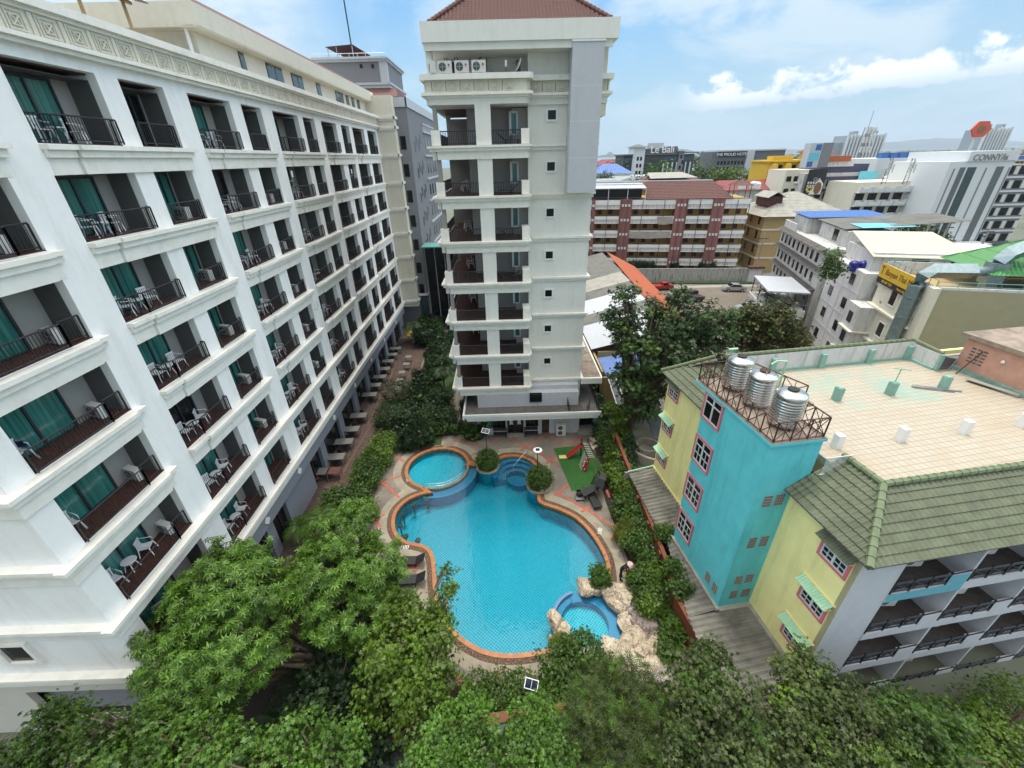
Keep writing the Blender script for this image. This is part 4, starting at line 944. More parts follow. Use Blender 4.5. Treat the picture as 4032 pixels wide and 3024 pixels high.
for a, b, z0, z1 in ((-2.95, -1.66, 0, .75), (-2.95, -2.75, .75, 2.45), (-1.66, -.4, 0, .75), (-.4, -.26, 0, 2.45), (1.31, 1.5, 0, 2.45), (1.5, 2.72, 0, .8), (2.72, 3.05, 0, 2.45), (3.76, 6.62, 0, 2.45), (7.98, 8.15, 0, 2.45), (-2.75, -.4, 2.1, 2.45), (1.5, 2.72, 2.05, 2.45), (3.05, 3.76, 2.05, 2.45), (-.26, 1.31, 2.05, 2.45)):
    mb.box(a, b, GY, GY+.25, z0, z1)
mb.box(8.15, 8.25, GY, 47, 0, 2.44); mb.box(-3.1, -2.951, GY, 47, 0, 2.44); T(mb, 'ground_wall', 'white_facade')
for a, b, z0, z1, nm_ in ((-1.66, -.4, .75, 2.1, 'window'), (1.5, 2.72, .8, 2.05, 'window')):
    f = MB(); f.box(a, b, GY+.12, GY+.16, z0, z1); o = T(f, nm_, 'dark_glass'); g_ = MB(); [g_.box(a+(b-a)*i/3-.02, a+(b-a)*i/3+.02, GY+.08, GY+.119, z0, z1) for i in range(1, 3)]; g_.build('mullion', 'dark_metal', o)
for i in (0, 1):
    a = -.22+i*.76; f = MB(); f.box(a, a+.73, GY+.1, GY+.14, .12, 2.03); o = T(f, 'glass_door', 'dark_glass'); g_ = MB()
    for q in ((a, a+.07, .12, 2.03), (a+.66, a+.73, .12, 2.03), (a+.07, a+.66, .12, .25), (a+.07, a+.66, 1.95, 2.03)): g_.box(q[0], q[1], GY+.07, GY+.099, q[2], q[3])
    g_.build('frame', 'dark_metal', o); n_ = MB(); n_.box(a+.2, a+.5, GY+.06, GY+.069, 1.2, 1.62); n_.box(a+.16, a+.55, GY+.058, GY+.068, 1.12, 1.19); n_.build('paper_notice', 'white_paint', o)
f = MB(); f.box(3.05, 3.76, GY+.08, GY+.12, .1, 2.05); o = T(f, 'service_door', 'rusty_steel'); g_ = MB(); [g_.box(3.15, 3.66, GY+.07, GY+.079, z_, z_+.03) for z_ in np.arange(.3, 1.9, .2)]; g_.build('slats', 'dark_metal', o)
f = MB(); f.box(6.62, 7.98, GY+.9, GY+.95, .3, 2.4); T(f, 'dark_doorway', 'dark_glass'); mb = MB(); mb.box(6.5, 8.1, GY-.45, GY+.85, 0, .3); T(mb, 'doorstep', 'concrete'); mb = MB(); mb.box(-.3, 1.35, GY-.5, GY-.002, 0, .18); T(mb, 'doorstep', 'concrete')
# right side return: weathered roof slab and open stair landing
mb = MB(); mb.box(6.86, 8.75, 34.9, 48, 4.7, 5.02); T(mb, 'side_slab', 'mouldy_concrete'); mb = MB(); mb.box(6.86, 8.85, 34.65, 34.899, 4.5, 5.08); mb.box(8.751, 8.9, 34.9, 48, 4.5, 5.08); T(mb, 'side_slab_edge', 'render_tower')
m = MB()
for (p, q) in (((5.6, 32.1), (6.6, 32.1)), ((5.45, 31.95), (5.45, 33.5)), ((7.0, 31.9), (7.5, 33.0)), ((8.15, 32.0), (8.15, 47)), ((7.5, 33.0), (8.1, 33.0))):
    m.tube([(p[0], p[1], 3.75), (q[0], q[1], 3.75)], .022, 4); L_ = math.hypot(q[0]-p[0], q[1]-p[1]); n_ = max(2, int(L_/.16))
    for i in range(n_+1): x, y = p[0]+(q[0]-p[0])*i/n_, p[1]+(q[1]-p[1])*i/n_; m.tube([(x, y, 2.9), (x, y, 3.75)], .012, 4)
T(m, 'landing_railing', 'dark_metal')
sb = thing('notice_board', 'green notice board with lines of white writing left of the glass doors', 'notice board', (-2.2, GY, 1.5)); mb = MB(); mb.box(-2.74, -1.68, GY+.02, GY+.07, .85, 2.08); mb.build('board', 'sign_green', sb)
mb = MB(); rg_ = random.Random(4)
for i in range(9): z_ = 1.95-i*.12; mb.box(-2.68+rg_.random()*.1, -1.8-rg_.random()*.25, GY+.014, GY+.0195, z_-.018, z_+.018)
mb.build('writing', 'mint_green', sb)
# benches by the entrance
bn = thing('slatted_bench', 'x', 'bench'); mb = MB()
for i in range(4): mb.box(-.65, .65, -.25+.12*i, -.16+.12*i, .42, .45)
mb.build('seat', 'dark_metal', bn, local=True); mb = MB(); [mb.box(-.65, .65, .24, .27, .55+.13*i, .64+.13*i) for i in range(3)]; mb.build('backrest', 'dark_metal', bn, local=True)
for x in (-.6, .57): mb = MB(); mb.box(x, x+.04, -.22, -.18, 0, .42); mb.box(x, x+.04, .2, .24, 0, .93); mb.box(x, x+.04, -.18, .2, .36, .41); mb.build('leg', 'dark_metal', bn, local=True)
bp_ = Proto(bn); bp_.put((-.95, GY-.35, 0), 0, 'dark slatted bench against the tower wall left of the glass doors', 'slatted benches'); bp_.put((2.0, GY-.35, 0), 0, 'dark slatted bench against the tower wall right of the glass doors', 'slatted benches')
p = cg2(0, 0); q = atz((1000+1140*.5)/S, (1200+1150*.5)/S); bp_.put((q.x, q.y, 0), R(55), 'dark slatted bench at the garden edge beside the round wading pool', 'slatted benches')
# air conditioners
ac = thing('air_conditioner', 'x', 'air conditioner'); mb = MB(); mb.box(-.46, .46, -.17, .17, .04, .68); mb.box(-.4, -.3, -.15, .15, 0, .04); mb.box(.3, .4, -.15, .15, 0, .04); mb.build('casing', 'ac_white', ac, local=True)
mb = MB(); M_ = Matrix.Translation((-.14, -.175, .36)) @ Matrix.Rotation(R(90), 4, 'X'); vs = MB().lathe([(.001, 0), (.235, 0), (.235, .012), (.001, .012)], n=24); mb.add([M_ @ Vector(v) for v in vs.v], vs.f); gr = mb.build('fan_grille', 'ac_grille', ac, local=True)
mb = MB(); mb.box(-.147, -.133, -.195, -.188, .13, .59); mb.box(-.37, .09, -.195, -.188, .353, .367); mb.build('grille_bar', 'ac_white', gr, local=True)
mb = MB(); vs = MB().lathe([(.001, 0), (.06, 0), (.06, .01), (.001, .01)], n=16); M2 = Matrix.Translation((.27, -.175, .46)) @ Matrix.Rotation(R(90), 4, 'X'); mb.add([M2 @ Vector(v) for v in vs.v], vs.f); mb.box(.22, .32, -.176, -.172, .34, .36); mb.build('round_mark', 'red_mark', ac, local=True)
acp = Proto(ac)
for i, (x, nm_) in enumerate(((-3.52, 'leftmost of the three facing the pool'), (-2.42, 'middle of the three facing the pool'), (-1.32, 'rightmost of the three'))):
    acp.put((x, YP-.02, 28.42), 0, 'white air conditioner on the tower ledge, '+nm_, 'air conditioners on the tower gallery')
acp.put((-4.35, YP+.1, 28.42), R(-78), 'white air conditioner turned sideways at the left end of the tower ledge', 'air conditioners on the tower gallery')
ac2 = thing('air_conditioner', 'grey two fan air conditioner standing on the paving against the tower wall', 'air conditioner', (4.85, GY-.3, 0)); mb = MB(); mb.box(-.46, .46, -.2, .2, .06, 1.28); mb.box(-.42, .42, -.18, .18, 0, .06); mb.build('casing', 'ac_white', ac2, local=True)
for z_ in (.36, .92):
    mb = MB(); M_ = Matrix.Translation((-.08, -.205, z_)) @ Matrix.Rotation(R(90), 4, 'X'); vs = MB().lathe([(.001, 0), (.22, 0), (.22, .012), (.001, .012)], n=24); mb.add([M_ @ Vector(v) for v in vs.v], vs.f); mb.build('fan_grille', 'ac_grille', ac2, local=True)
ds = thing('satellite_dish', 'white satellite dish on the tower ledge tilted to the upper left', 'satellite dish', (1.35, YP+.1, 28.42)); mb = MB(); mb.lathe([(.0, -.12), (.2, -.09), (.45, 0), (.46, .01), (.2, -.075), (.0, -.1)], n=24); o = mb.build('dish', 'white_paint', ds, local=True, smooth=True); o.rotation_euler = (R(10), R(-62), 0); o.location = (-.12, 0, .42)
mb = MB(); mb.tube([(0, 0, 0), (0, 0, .38), (-.1, 0, .42)], .025, 6); mb.tube([(.02, 0, .2), (-.42, 0, .6)], .012, 5); mb.build('mount', 'dark_metal', ds, local=True)
ds = thing('satellite_dish', 'small narrow white antenna panel on a thin pole on the tower ledge', 'antenna', (.45, YP+.1, 28.42)); mb = MB(); mb.lathe([(.03, 0), (.075, .03), (.075, .3), (.03, .34)], (0, 0, .35), 10); mb.build('panel', 'white_paint', ds, local=True, smooth=True); mb = MB(); mb.tube([(.02, 0, 0), (0, 0, .36)], .015, 5); mb.build('pole', 'dark_metal', ds, local=True)
pg_ = thing('pigeon', 'dark grey pigeon perched on the rightmost air conditioner of the tower', 'bird', (-1.25, YP-.02, 29.1))
me_ = MB(); me_.tube([(-.16, 0, .05), (-.08, 0, .07), (0, 0, .095), (.06, 0, .11), (.10, 0, .15), (.115, 0, .19), (.14, 0, .19)], [.008, .028, .05, .045, .025, .024, .006], 10); me_.build('body', 'pot_dark', pg_, local=True, smooth=True); me_ = MB(); me_.tube([(0, .015, 0), (0, .015, .06)], .005, 4); me_.tube([(0, -.015, 0), (0, -.015, .06)], .005, 4); me_.build('legs', 'pot_dark', pg_, local=True)
# loungers and chairs on the tower balconies
def lounger_proto(mat='black_rattan'):
    t = thing('folding_lounger', 'x', 'lounger'); mb = MB(); M_ = Matrix.Translation((-.25, 0, .32)) @ Matrix.Rotation(R(-38), 4, 'Y'); mb.box(-.75, 0, -.28, .28, -.02, .02, Matrix.Translation((-.25, 0, .32)) @ Matrix.Rotation(R(38), 4, 'Y')); mb.build('backrest', mat, t, local=True)
    mb = MB(); mb.box(-.25, .95, -.28, .28, .29, .33); mb.build('seat', mat, t, local=True)
    for x in (-.2, .85):
        for y in (-.26, .26): mb = MB(); mb.bar((x, y, 0), (x+.05, y, .3), .035); mb.build('leg', 'dark_metal', t, local=True)
    return Proto(t)
lp = lounger_proto(); ordn = ['lowest', 'second lowest', 'third lowest', 'middle', 'third highest', 'second highest', 'top']
for j, z in enumerate(LV): lp.put((.45, YP+.75, z+.03), R([0, 180, 3, 178, 0, 182, 4][j]) , 'black folding lounger on the %s right hand balcony of the tower' % ordn[j], 'loungers on the tower balconies', scale=.85)
# ------------------------------------------------------------------ yellow and turquoise building on the right (own frame: x = into the building, y = away from the camera)
RBL, RBA = (12.42, 13.73, 0.), R(7.4)
rbn = thing('guest_house', 'yellow and turquoise guest house with green tiled eaves and tiled roof terrace', 'building', RBL, RBA)
def G(mb, name, mat, parent=rbn, **k): return mb.build(name, mat, parent, local=True, **k)
VE = 27.; UF, UB = -3.7, 11.35
mb = MB(); mb.box(0, .25, UF+.02, UB, -.1, 10.3); G(mb, 'yellow_wall', 'yellow_wall')
mb = MB(); mb.box(.25, VE, UB-.25, UB, -.1, 10.3); G(mb, 'rear_wall', 'yellow_wall')
mb = MB(); mb.box(-1.8, -.001, 0, 4.75, 2.3, 12.95); mb.box(0.0, .6, 0.02, 4.75, 10.3, 12.95); G(mb, 'turquoise_tower', 'turquoise')
mb = MB(); mb.box(-1.87, .62, -.07, 5.72, 12.951, 13.1); mb.box(.621, 2.15, 2.4, 5.72, 12.951, 13.1); G(mb, 'tank_platform', 'mouldy_concrete'); mb = MB(); mb.box(-1.89, .64, -.09, -.071, 12.93, 13.06); mb.box(-1.89, -1.871, -.07, 5.72, 12.93, 13.06); G(mb, 'platform_edge', 'turquoise')
mb = MB(); mb.box(-1.95, -1.801, -.15, 4.9, 2.35, 2.52); mb.box(-1.8, 0, -.25, -.001, 2.35, 2.5); mb.box(-.2, -.001, UF-.2, -.251, 2.35, 2.5); G(mb, 'flashing', 'concrete')
mb = MB(); mb.box(-.1, -.001, 4.8, 11.4, 2.3, 2.5); G(mb, 'yellow_flashing', 'cream_edge')
# windows: pink surround, white sash with bars
def pink_window(y0, y1, z0, z1, x, awn=False, big=False):
    f = MB(); t = .11
    for q in ((y0-t, y0, z0-t, z1+t), (y1, y1+t, z0-t, z1+t), (y0, y1, z0-t, z0), (y0, y1, z1, z1+t)): f.box(x-.07, x-.001, q[0], q[1], q[2], q[3])
    o = G(f, 'window', 'pink_trim'); g_ = MB(); g_.box(x-.012, x-.002, y0, y1, z0, z1); G(g_, 'pane', 'dark_glass', o)
    g_ = MB(); m_ = (y0+y1)/2; zt_ = z1-(z1-z0)*.3; xx = (x-.045, x-.013)
    g_.box(*xx, y0, y1, z0, z0+.06); g_.box(*xx, y0, y1, z1-.06, z1); g_.box(*xx, y0, y0+.06, z0+.06, z1-.06); g_.box(*xx, y1-.06, y1, z0+.06, z1-.06); g_.box(*xx, m_-.05, m_+.05, z0+.06, z1-.06)
    for a, b in ((y0+.06, m_-.05), (m_+.05, y1-.06)):
        g_.box(*xx, a, b, zt_-.03, zt_+.03)
        if not big:
            c_ = (a+b)/2; g_.box(*xx, c_-.014, c_+.014, z0+.06, zt_-.03); g_.box(*xx, a, c_-.015, (z0+zt_)/2-.014, (z0+zt_)/2+.014); g_.box(*xx, c_+.015, b, (z0+zt_)/2-.014, (z0+zt_)/2+.014)
    G(g_, 'sash', 'window_white', o)
    if awn:
        a = wave_slope((x-.42, y1+.22, z1+.22), (x-.42, y0-.22, z1+.22), (x-.03, y1+.22, z1+.46), (x-.03, y0-.22, z1+.46), .7, .12, .012, .01, 4); G(a, 'awning', 'mint_green' if awn == 1 else 'tile_green', o)
        a = MB(); a.box(x-.06, x-.001, y0-.27, y1+.27, z1+.43, z1+.5); a.box(x-.38, x-.02, y0-.22, y0-.2, z1+.2, z1+.23); a.box(x-.38, x-.02, y1+.2, y1+.22, z1+.2, z1+.23); G(a, 'awning_frame', 'cream_edge', o)
for z0, z1, big in ((11.6, 13.0, 1), (8.8, 10.25, 0), (6.15, 7.62, 0), (3.5, 4.92, 0)): pink_window(3.28, 4.62, z0-.05 if big else z0, min(z1, 12.85), -1.8, big=big)
for z0, z1, aw in ((8.85, 9.6, 2), (6.08, 6.85, 1), (3.4, 4.15, 1)): pink_window(-3.3, -2.15, z0, z1, 0, awn=aw)
for z0, z1, aw in ((9.0, 9.8, 2), (6.25, 7.0, 1), (3.5, 4.2, 1)): pink_window(9.9, 11.0, z0, z1, 0, awn=aw)
# ventilation blocks
for (a, b, z0, z1) in ((-1.28, -.9, 9.5, 10.15), (-.7, -.3, 9.5, 10.15), (-1.3, -.93, 6.85, 7.52), (-.7, -.32, 6.85, 7.52), (-1.3, -.95, 4.2, 4.8), (-.72, -.35, 4.2, 4.8), (-1.3, -.93, 3.05, 3.65), (-.65, -.22, 3.05, 3.65)):
    f = MB(); f.box(a, b, -.012, -.001, z0, z1); o = G(f, 'vent_block', 'concrete_dark'); g_ = MB(); n_ = 4
    for i in range(n_+1): g_.box(a+(b-a)*i/n_-.012, a+(b-a)*i/n_+.012, -.035, -.0125, z0, z1)
    for i in range(5): z_ = z0+(z1-z0)*i/4; g_.box(a, b, -.032, -.0122, z_-.012, z_+.012)
    G(g_, 'vent_grid', 'asbestos_pale', o)
for (a, b) in ((1.0, 1.35), (.35, .7)):
    f = MB(); f.box(-1.812, -1.801, a, b, 2.95, 3.6); o = G(f, 'vent_block', 'concrete_dark'); g_ = MB()
    for i in range(4): g_.box(-1.835, -1.8125, a+(b-a)*i/3-.012, a+(b-a)*i/3+.012, 2.95, 3.6)
    for i in range(6): z_ = 2.95+.65*i/5; g_.box(-1.832, -1.8122, a, b, z_-.012, z_+.012)
    G(g_, 'vent_grid', 'asbestos_pale', o)
# tiled eaves: near hip and far left hip, ridge caps
EZ, RZ = 10.42, 11.93; ov = .42; rr_ = 1.85
mb = wave_slope((-ov, 0, EZ), (-ov, UF-ov, EZ), (rr_, 0, RZ), (rr_, UF+rr_, RZ), .36, .24, .034, .05); G(mb, 'roof_tiles', 'tile_green')
mb = wave_slope((-ov, UF-ov, EZ), (VE, UF-ov, EZ), (rr_, UF+rr_, RZ), (VE, UF+rr_, RZ), .36, .24, .034, .05); G(mb, 'roof_tiles', 'tile_green')
mb = wave_slope((-ov, UB+ov, EZ), (-ov, 4.76, EZ), (rr_+.35, UB-1.2, RZ), (rr_+.35, 4.76, RZ), .36, .24, .034, .05); G(mb, 'roof_tiles', 'tile_green')
mb = MB(); cap_line(mb, (-ov, UF-ov, EZ+.08), (rr_, UF+rr_, RZ+.08), .14); cap_line(mb, (rr_, UF+rr_, RZ+.08), (VE, UF+rr_, RZ+.08), .13); cap_line(mb, (rr_, UF+rr_, RZ+.08), (rr_, 0, RZ+.08), .13)
G(mb, 'ridge_caps', 'cap_green'); mb = MB(); cap_line(mb, (-ov, UB+ov, EZ+.08), (rr_+.35, UB-1.2, RZ+.1), .12); G(mb, 'ridge_caps', 'cap_green')
mb = MB(); mb.quad((-ov, UF-ov, EZ-.06), (VE, UF-ov, EZ-.06), (VE, UF+rr_, RZ-.12), (rr_, UF+rr_, RZ-.12)); mb.quad((-ov, UF-ov, EZ-.06), (rr_, UF+rr_, RZ-.12), (rr_, 0, RZ-.12), (-ov, 0, EZ-.06)); mb.quad((-ov, UB+ov, EZ-.06), (-ov, 4.76, EZ-.06), (rr_+.35, 4.76, RZ-.12), (rr_+.35, UB-1.2, RZ-.12)); G(mb, 'roof_underside', 'concrete_dark')
# terrace deck, parapets
TZ = 11.35
mb = MB(); mb.box(rr_-.1, VE, UF+rr_-.1, 8.75, TZ-.3, TZ); G(mb, 'terrace_deck', 'terrace_tile')
mb = MB(); mb.slab([(3.5, 4.2, TZ+.004), (8, 3.6, TZ+.004), (11, 3.4, TZ+.004), (14.9, 5.6, TZ+.004), (14.9, 8.7, TZ+.004), (2.3, 8.7, TZ+.004), (2.3, 5.7, TZ+.004)], .002); G(mb, 'stained_tiles', 'terrace_stained')
mb = MB(); mb.box(rr_+.2, 15.0, 8.7, 8.85, TZ, 12.55); mb.box(14.95, 15.1, 7.0, 8.69, TZ, 12.4); mb.box(rr_-.02, rr_+.1, UF+rr_, 0, TZ, RZ); mb.box(rr_+.1, VE, UF+rr_-.05, UF+rr_+.03, TZ, RZ-.05); G(mb, 'parapet', 'old_white_clean')
mb = MB()
for v_ in (5.0, 8.4, 11.8, 14.6): mb.box(v_, v_+.32, 8.5, 8.699, TZ, 12.3)
mb.box(rr_+.3, 15.0, 8.62, 8.698, TZ+.005, TZ+.16); mb.box(14.8, 14.949, 7.0, 8.61, TZ+.005, TZ+.16); mb.box(14.9, 15.15, 6.85, 6.999, TZ+.005, 12.4); G(mb, 'parapet_posts', 'mint_trim')
mb = MB(); cap_line(mb, (rr_, 8.85, 12.68), (15.2, 8.85, 12.63), .12); cap_line(mb, (15.1, 8.8, 12.6), (15.1, 7.0, 12.45), .11); G(mb, 'parapet_caps', 'cap_green')
mb = MB(); mb.quad((rr_+.3, 8.86, 12.5), (15.2, 8.86, 12.5), (15.2, 11.7, 10.4), (0, 11.7, 10.4)); G(mb, 'rear_slope', 'tile_green')
mb = MB(); mb.quad((15.11, 6.9, 12.3), (15.11, 11.7, 10.4), (18.5, 11.7, 10.4), (18.5, 7.2, 11.4)); G(mb, 'side_slope', 'tile_green')
# pink stair head
mb = MB(); mb.box(16.35, 21, 2.4, 7.0, TZ, 13.45); G(mb, 'pink_room', 'pink_wall'); mb = MB(); mb.box(16.05, 21.3, 2.1, 7.25, 13.451, 13.68); G(mb, 'room_slab', 'mouldy_concrete')
mb = MB(); mb.box(16.2, 16.349, 2.4, 7.0, TZ+.005, TZ+.22); G(mb, 'room_skirting', 'mint_trim')
mb = MB()
for i in range(3):
    for j in range(5): mb.box(16.335, 16.349, 5.75+.3*i, 5.97+.3*i, 12.05+.2*j, 12.14+.2*j)
G(mb, 'vent_slots', 'concrete_dark')
mb = MB(); mb.lathe([(0, -.1), (.09, -.06), (.1, .02), (.04, .1)], (16.28, 4.9, 12.75), 10); G(mb, 'globe_lamp', 'white_paint', smooth=True)
# small iron gate between parapet and pink room, and by the near hip
mb = MB()
for i in range(15): mb.box(15.15+i*.08, 15.17+i*.08, 6.95, 6.97, TZ, TZ+.95)
mb.box(15.15, 16.3, 6.94, 6.98, TZ+.9, TZ+.94); mb.box(15.15, 16.3, 6.94, 6.98, TZ+.08, TZ+.12); mb.bar((15.6, 6.7, TZ), (16.2, 6.8, TZ+1.2), .04); G(mb, 'iron_gate', 'wing_grey')
mb = MB()
for i in range(16): mb.box(.75+i*.075, .77+i*.075, -.3, -.28, 11.3, 12.2)
mb.box(.7, 2.0, -.31, -.27, 12.16, 12.2); mb.box(.7, 2.0, -.31, -.27, 11.3, 11.34); G(mb, 'iron_gate', 'ac_white')
# white balcony facade towards the camera
mb = MB(); COLV = [2.0, 5.62, 9.3, 12.95, 16.6, 20.3, 24., 27.]
mb.box(0, COLV[0], UF, UF+.25, -.1, 10.3); 
for v_ in COLV[1:]: mb.box(v_-.06, v_+.06, UF+.0, UF+1.7, -.1, 10.3)
mb.box(COLV[0]-.1, COLV[0], UF+.25, UF+1.7, -.1, 10.3); G(mb, 'facade_wall', 'white_facade'); mb = MB(); mb.box(0.25, VE, UF+1.7, UF+1.9, -.1, 10.3); G(mb, 'balcony_back_wall', 'recess_shade')
for j, (z0, z1) in enumerate(((-.35, -.05), (2.2, 2.95), (4.75, 5.45), (7.35, 8.1))):
    mb = MB(); mb.box(COLV[0]+.001, VE, UF-.03, UF+.12, z0, z1-.25)
    for k_, v_ in enumerate(COLV[1:]):
        mb.box(v_-1.0, v_-.061, UF-.03, UF+.1, z1-.249, z1+.32)      # solid end of each parapet
    G(mb, 'balcony_slab', 'white_facade'); mb = MB(); mb.box(COLV[0]+.001, VE, UF+.121, UF+1.69, z1-.42, z1-.27); G(mb, 'balcony_floor', 'recess_shade')
mb = MB(); mb.box(2.0, 5.55, UF-.035, UF-.031, 7.35, 7.86); mb.box(4.62, 5.55, UF-.035, UF-.031, 7.861, 8.42); G(mb, 'blue_patch', 'facade_patch')
mb = MB(); mb.box(1.9, VE, UF-.25, UF+.0, 10.1, 10.3); G(mb, 'eave_soffit', 'white_facade')
for j, z1 in enumerate((-.05, 2.95, 5.45, 8.1)):
    for k_ in range(6):
        a, b = COLV[k_]+.05, COLV[k_+1]-1.0; m = MB(); zr = z1-.25
        for zz in (.12, .58, .66): m.tube([(a, UF+.0, zr+zz), (b, UF+.0, zr+zz)], .028, 4)
        n_ = 3
        for i in range(n_+1): x = a+(b-a)*i/n_; m.box(x-.03, x+.03, UF-.03, UF+.03, zr, zr+.75)
        for i in range(n_): x0, x1 = a+(b-a)*i/n_, a+(b-a)*(i+1)/n_; m.tube([(x0, UF, zr+.12), (x1, UF, zr+.58)], .018, 4); m.tube([(x0, UF, zr+.58), (x1, UF, zr+.12)], .018, 4)
        m.tube([(b, UF, z1+.36), (b+.95, UF, z1+.42)], .03, 4)
        G(m, 'balcony_railing', 'dark_metal')
        f = MB(); f.box(a+.3, a+1.3, UF+1.63, UF+1.69, zr, zr+1.95); G(f, 'balcony_door', 'rusty_steel')
# loose things of the roof
for i, (v_, u_, nm_) in enumerate(((6.3, 4.95, 'nearest the water tanks'), (9.62, 4.92, 'in the middle, a pipe on top'), (13.1, 4.94, 'nearest the pink room'))):
    o = thing('roof_post', 'mint green concrete stub on the roof terrace, '+nm_, 'concrete stub', (0, 0, 0), RBA, 'green stubs on the roof terrace'); o.location = Vector(RBL)+Matrix.Rotation(RBA, 3, 'Z') @ Vector((v_, u_, TZ)); mb = MB(); mb.box(-.17, .17, -.17, .17, 0, .78); mb.box(-.13, .13, -.13, .13, .78, .81)
    if i == 1: mb.tube([(0, 0, .8), (.1, .05, 1.6)], .03, 6); mb.tube([(-.4, .05, 1.66), (.6, -.1, 1.5)], .03, 4)
    mb.build('stub', 'mint_trim', o, local=True)
for i, (v_, u_, nm_) in enumerate(((2.83, 1.22, 'leftmost of the white row'), (6.15, 1.15, 'second from the left in the white row'), (9.6, 1.13, 'third from the left in the white row'), (12.85, 1.07, 'rightmost of the white row'))):
    o = thing('roof_post', 'white concrete stub on the roof terrace, '+nm_, 'concrete stub', (0, 0, 0), RBA, 'white stubs on the roof terrace'); o.location = Vector(RBL)+Matrix.Rotation(RBA, 3, 'Z') @ Vector((v_, u_, TZ)); mb = MB(); mb.box(-.16, .16, -.16, .16, 0, .72); mb.lathe([(.02, 0), (.02, .02)], (0, 0, .72), 6); mb.build('stub', 'white_paint', o, local=True)
def rl(v_, u_, z): return Vector(RBL)+Matrix.Rotation(RBA, 3, 'Z') @ Vector((v_, u_, z))
pk = thing('metal_strips', 'bundle of thin dark and pale metal strips lying on the roof terrace', 'metal strips', (0, 0, 0)); p = rl(11.6, 5.4, TZ); q = rl(13.7, 4.4, TZ); pk.location = p
mb = MB(); d_ = (q-p); mb.bar((0, 0, .05), tuple(d_+Vector((0, 0, .05))), .07); mb.bar((.05, -.15, .03), tuple(d_*.8+Vector((0, -.2, .03))), .04); mb.bar((.1, .1, .1), tuple(d_*.7+Vector((0, .02, .1))), .03); mb.build('strips', 'wing_grey', pk, local=True)
pk = thing('wall_boards', 'stack of weathered pale boards lying beside the pink stair head', 'boards', (0, 0, 0)); p = rl(15.8, 5.4, TZ); q = rl(16.0, 3.4, TZ); pk.location = p; d_ = q-p
for i in range(3): mb = MB(); mb.cbox(tuple(d_*.5+Vector((-.1*i, 0, .04+.05*i))), .35, 2.2, .035, math.atan2(d_.y, d_.x)-R(90)+.1*i); mb.build('board', 'asbestos_pale', pk, local=True)
pk = thing('iron_prop', 'thin rusty iron prop leaning against the pink stair head', 'iron bar', tuple(rl(15.7, 6.3, TZ))); mb = MB(); mb.bar((0, 0, 0), tuple(rl(16.3, 6.0, 12.9)-rl(15.7, 6.3, TZ)), .05); mb.build('bar', 'rusty_steel', pk, local=True)
# water tanks with their rail
tk = thing('water_tank', 'x', 'water tank'); prof = [(.0, 0), (.55, 0), (.58, .05)]; 
for i in range(9): z_ = .12+i*.13; prof += [(.60, z_), (.60, z_+.05), (.585, z_+.065), (.585, z_+.10)]
prof += [(.6, 1.32), (.6, 1.4), (.57, 1.46), (.42, 1.55), (.3, 1.6), (.02, 1.62)]
mb = MB(); mb.lathe(prof, n=40); mb.build('barrel', 'steel', tk, local=True, smooth=True); mb = MB(); mb.lathe([(.22, 1.6), (.22, 1.66), (.16, 1.69), (.05, 1.7), (.0, 1.72)], n=20); mb.build('lid', 'steel', tk, local=True)
mb = MB(); [mb.bar((.5*math.cos(a), .5*math.sin(a), -.14), (.5*math.cos(a), .5*math.sin(a), .02), .05) for a in (0, 1.57, 3.14, 4.71)]; mb.build('foot', 'rusty_steel', tk, local=True)
tp = Proto(tk)
for u_, nm_ in ((4.45, 'farthest from the camera, with a dark lid'), (2.83, 'middle one, with a rusty brown lid'), (1.1, 'nearest the camera, with a pale steel lid')):
    o = tp.put(tuple(rl(-.55, u_, 13.24)), 0, 'shiny ribbed steel water tank, '+nm_, 'steel tanks on the turquoise tower')
    for ch in o.children:
        if ch.name.startswith('lid') and u_ != 1.1: ch.data = ch.data.copy(); ch.data.materials[0] = MATS['pot_dark' if u_ > 4 else 'rusty_steel']
tr = thing('tank_railing', 'rusty cross braced steel railing around the three water tanks', 'railing', RBL, RBA)
def rail_run(a, b, n_, H_=.95):
    m = MB(); a, b = Vector(a), Vector(b); up = Vector((0, 0, H_)); lo = Vector((0, 0, .06))
    m.bar(a+up, b+up, .05); m.bar(a+lo, b+lo, .04)
    for i in range(n_+1):
        p = a.lerp(b, i/n_); m.bar(p, p+up, .055)
        if i < n_: q = a.lerp(b, (i+1)/n_); m.bar(p+lo, q+up, .028); m.bar(p+up, q+lo, .028); h = p.lerp(q, .5); m.bar(h, h+up, .028)
    return m
pts = [(-1.78, 5.6, 13.1), (-1.78, .02, 13.1), (.5, .02, 13.1), (.5, 1.6, 13.1)]
for i, n_ in enumerate((7, 3, 2)): rail_run(pts[i], pts[i+1], n_).build('rail_panel', 'rusty_steel', tr, local=True)
rail_run((-1.78, 5.6, 13.1), (.6, 5.6, 13.1), 3).build('rail_panel', 'rusty_steel', tr, local=True); rail_run((.6, 5.6, 13.1), (1.6, 2.5, 13.1), 3).build('rail_panel', 'rusty_steel', tr, local=True)
pp = thing('water_pipe', 'mint green water pipe rising beside the middle steel tank', 'pipe', RBL, RBA); mb = MB(); mb.tube([(.1, 3.3, 14.9), (.35, 3.3, 15.05), (.75, 3.2, 15.05), (.75, 3.2, 13.1)], .045, 8); mb.tube([(-.8, 2.4, 13.1), (-.75, 2.5, 15.0)], .02, 5); mb.build('pipe', 'mint_green', pp, local=True)
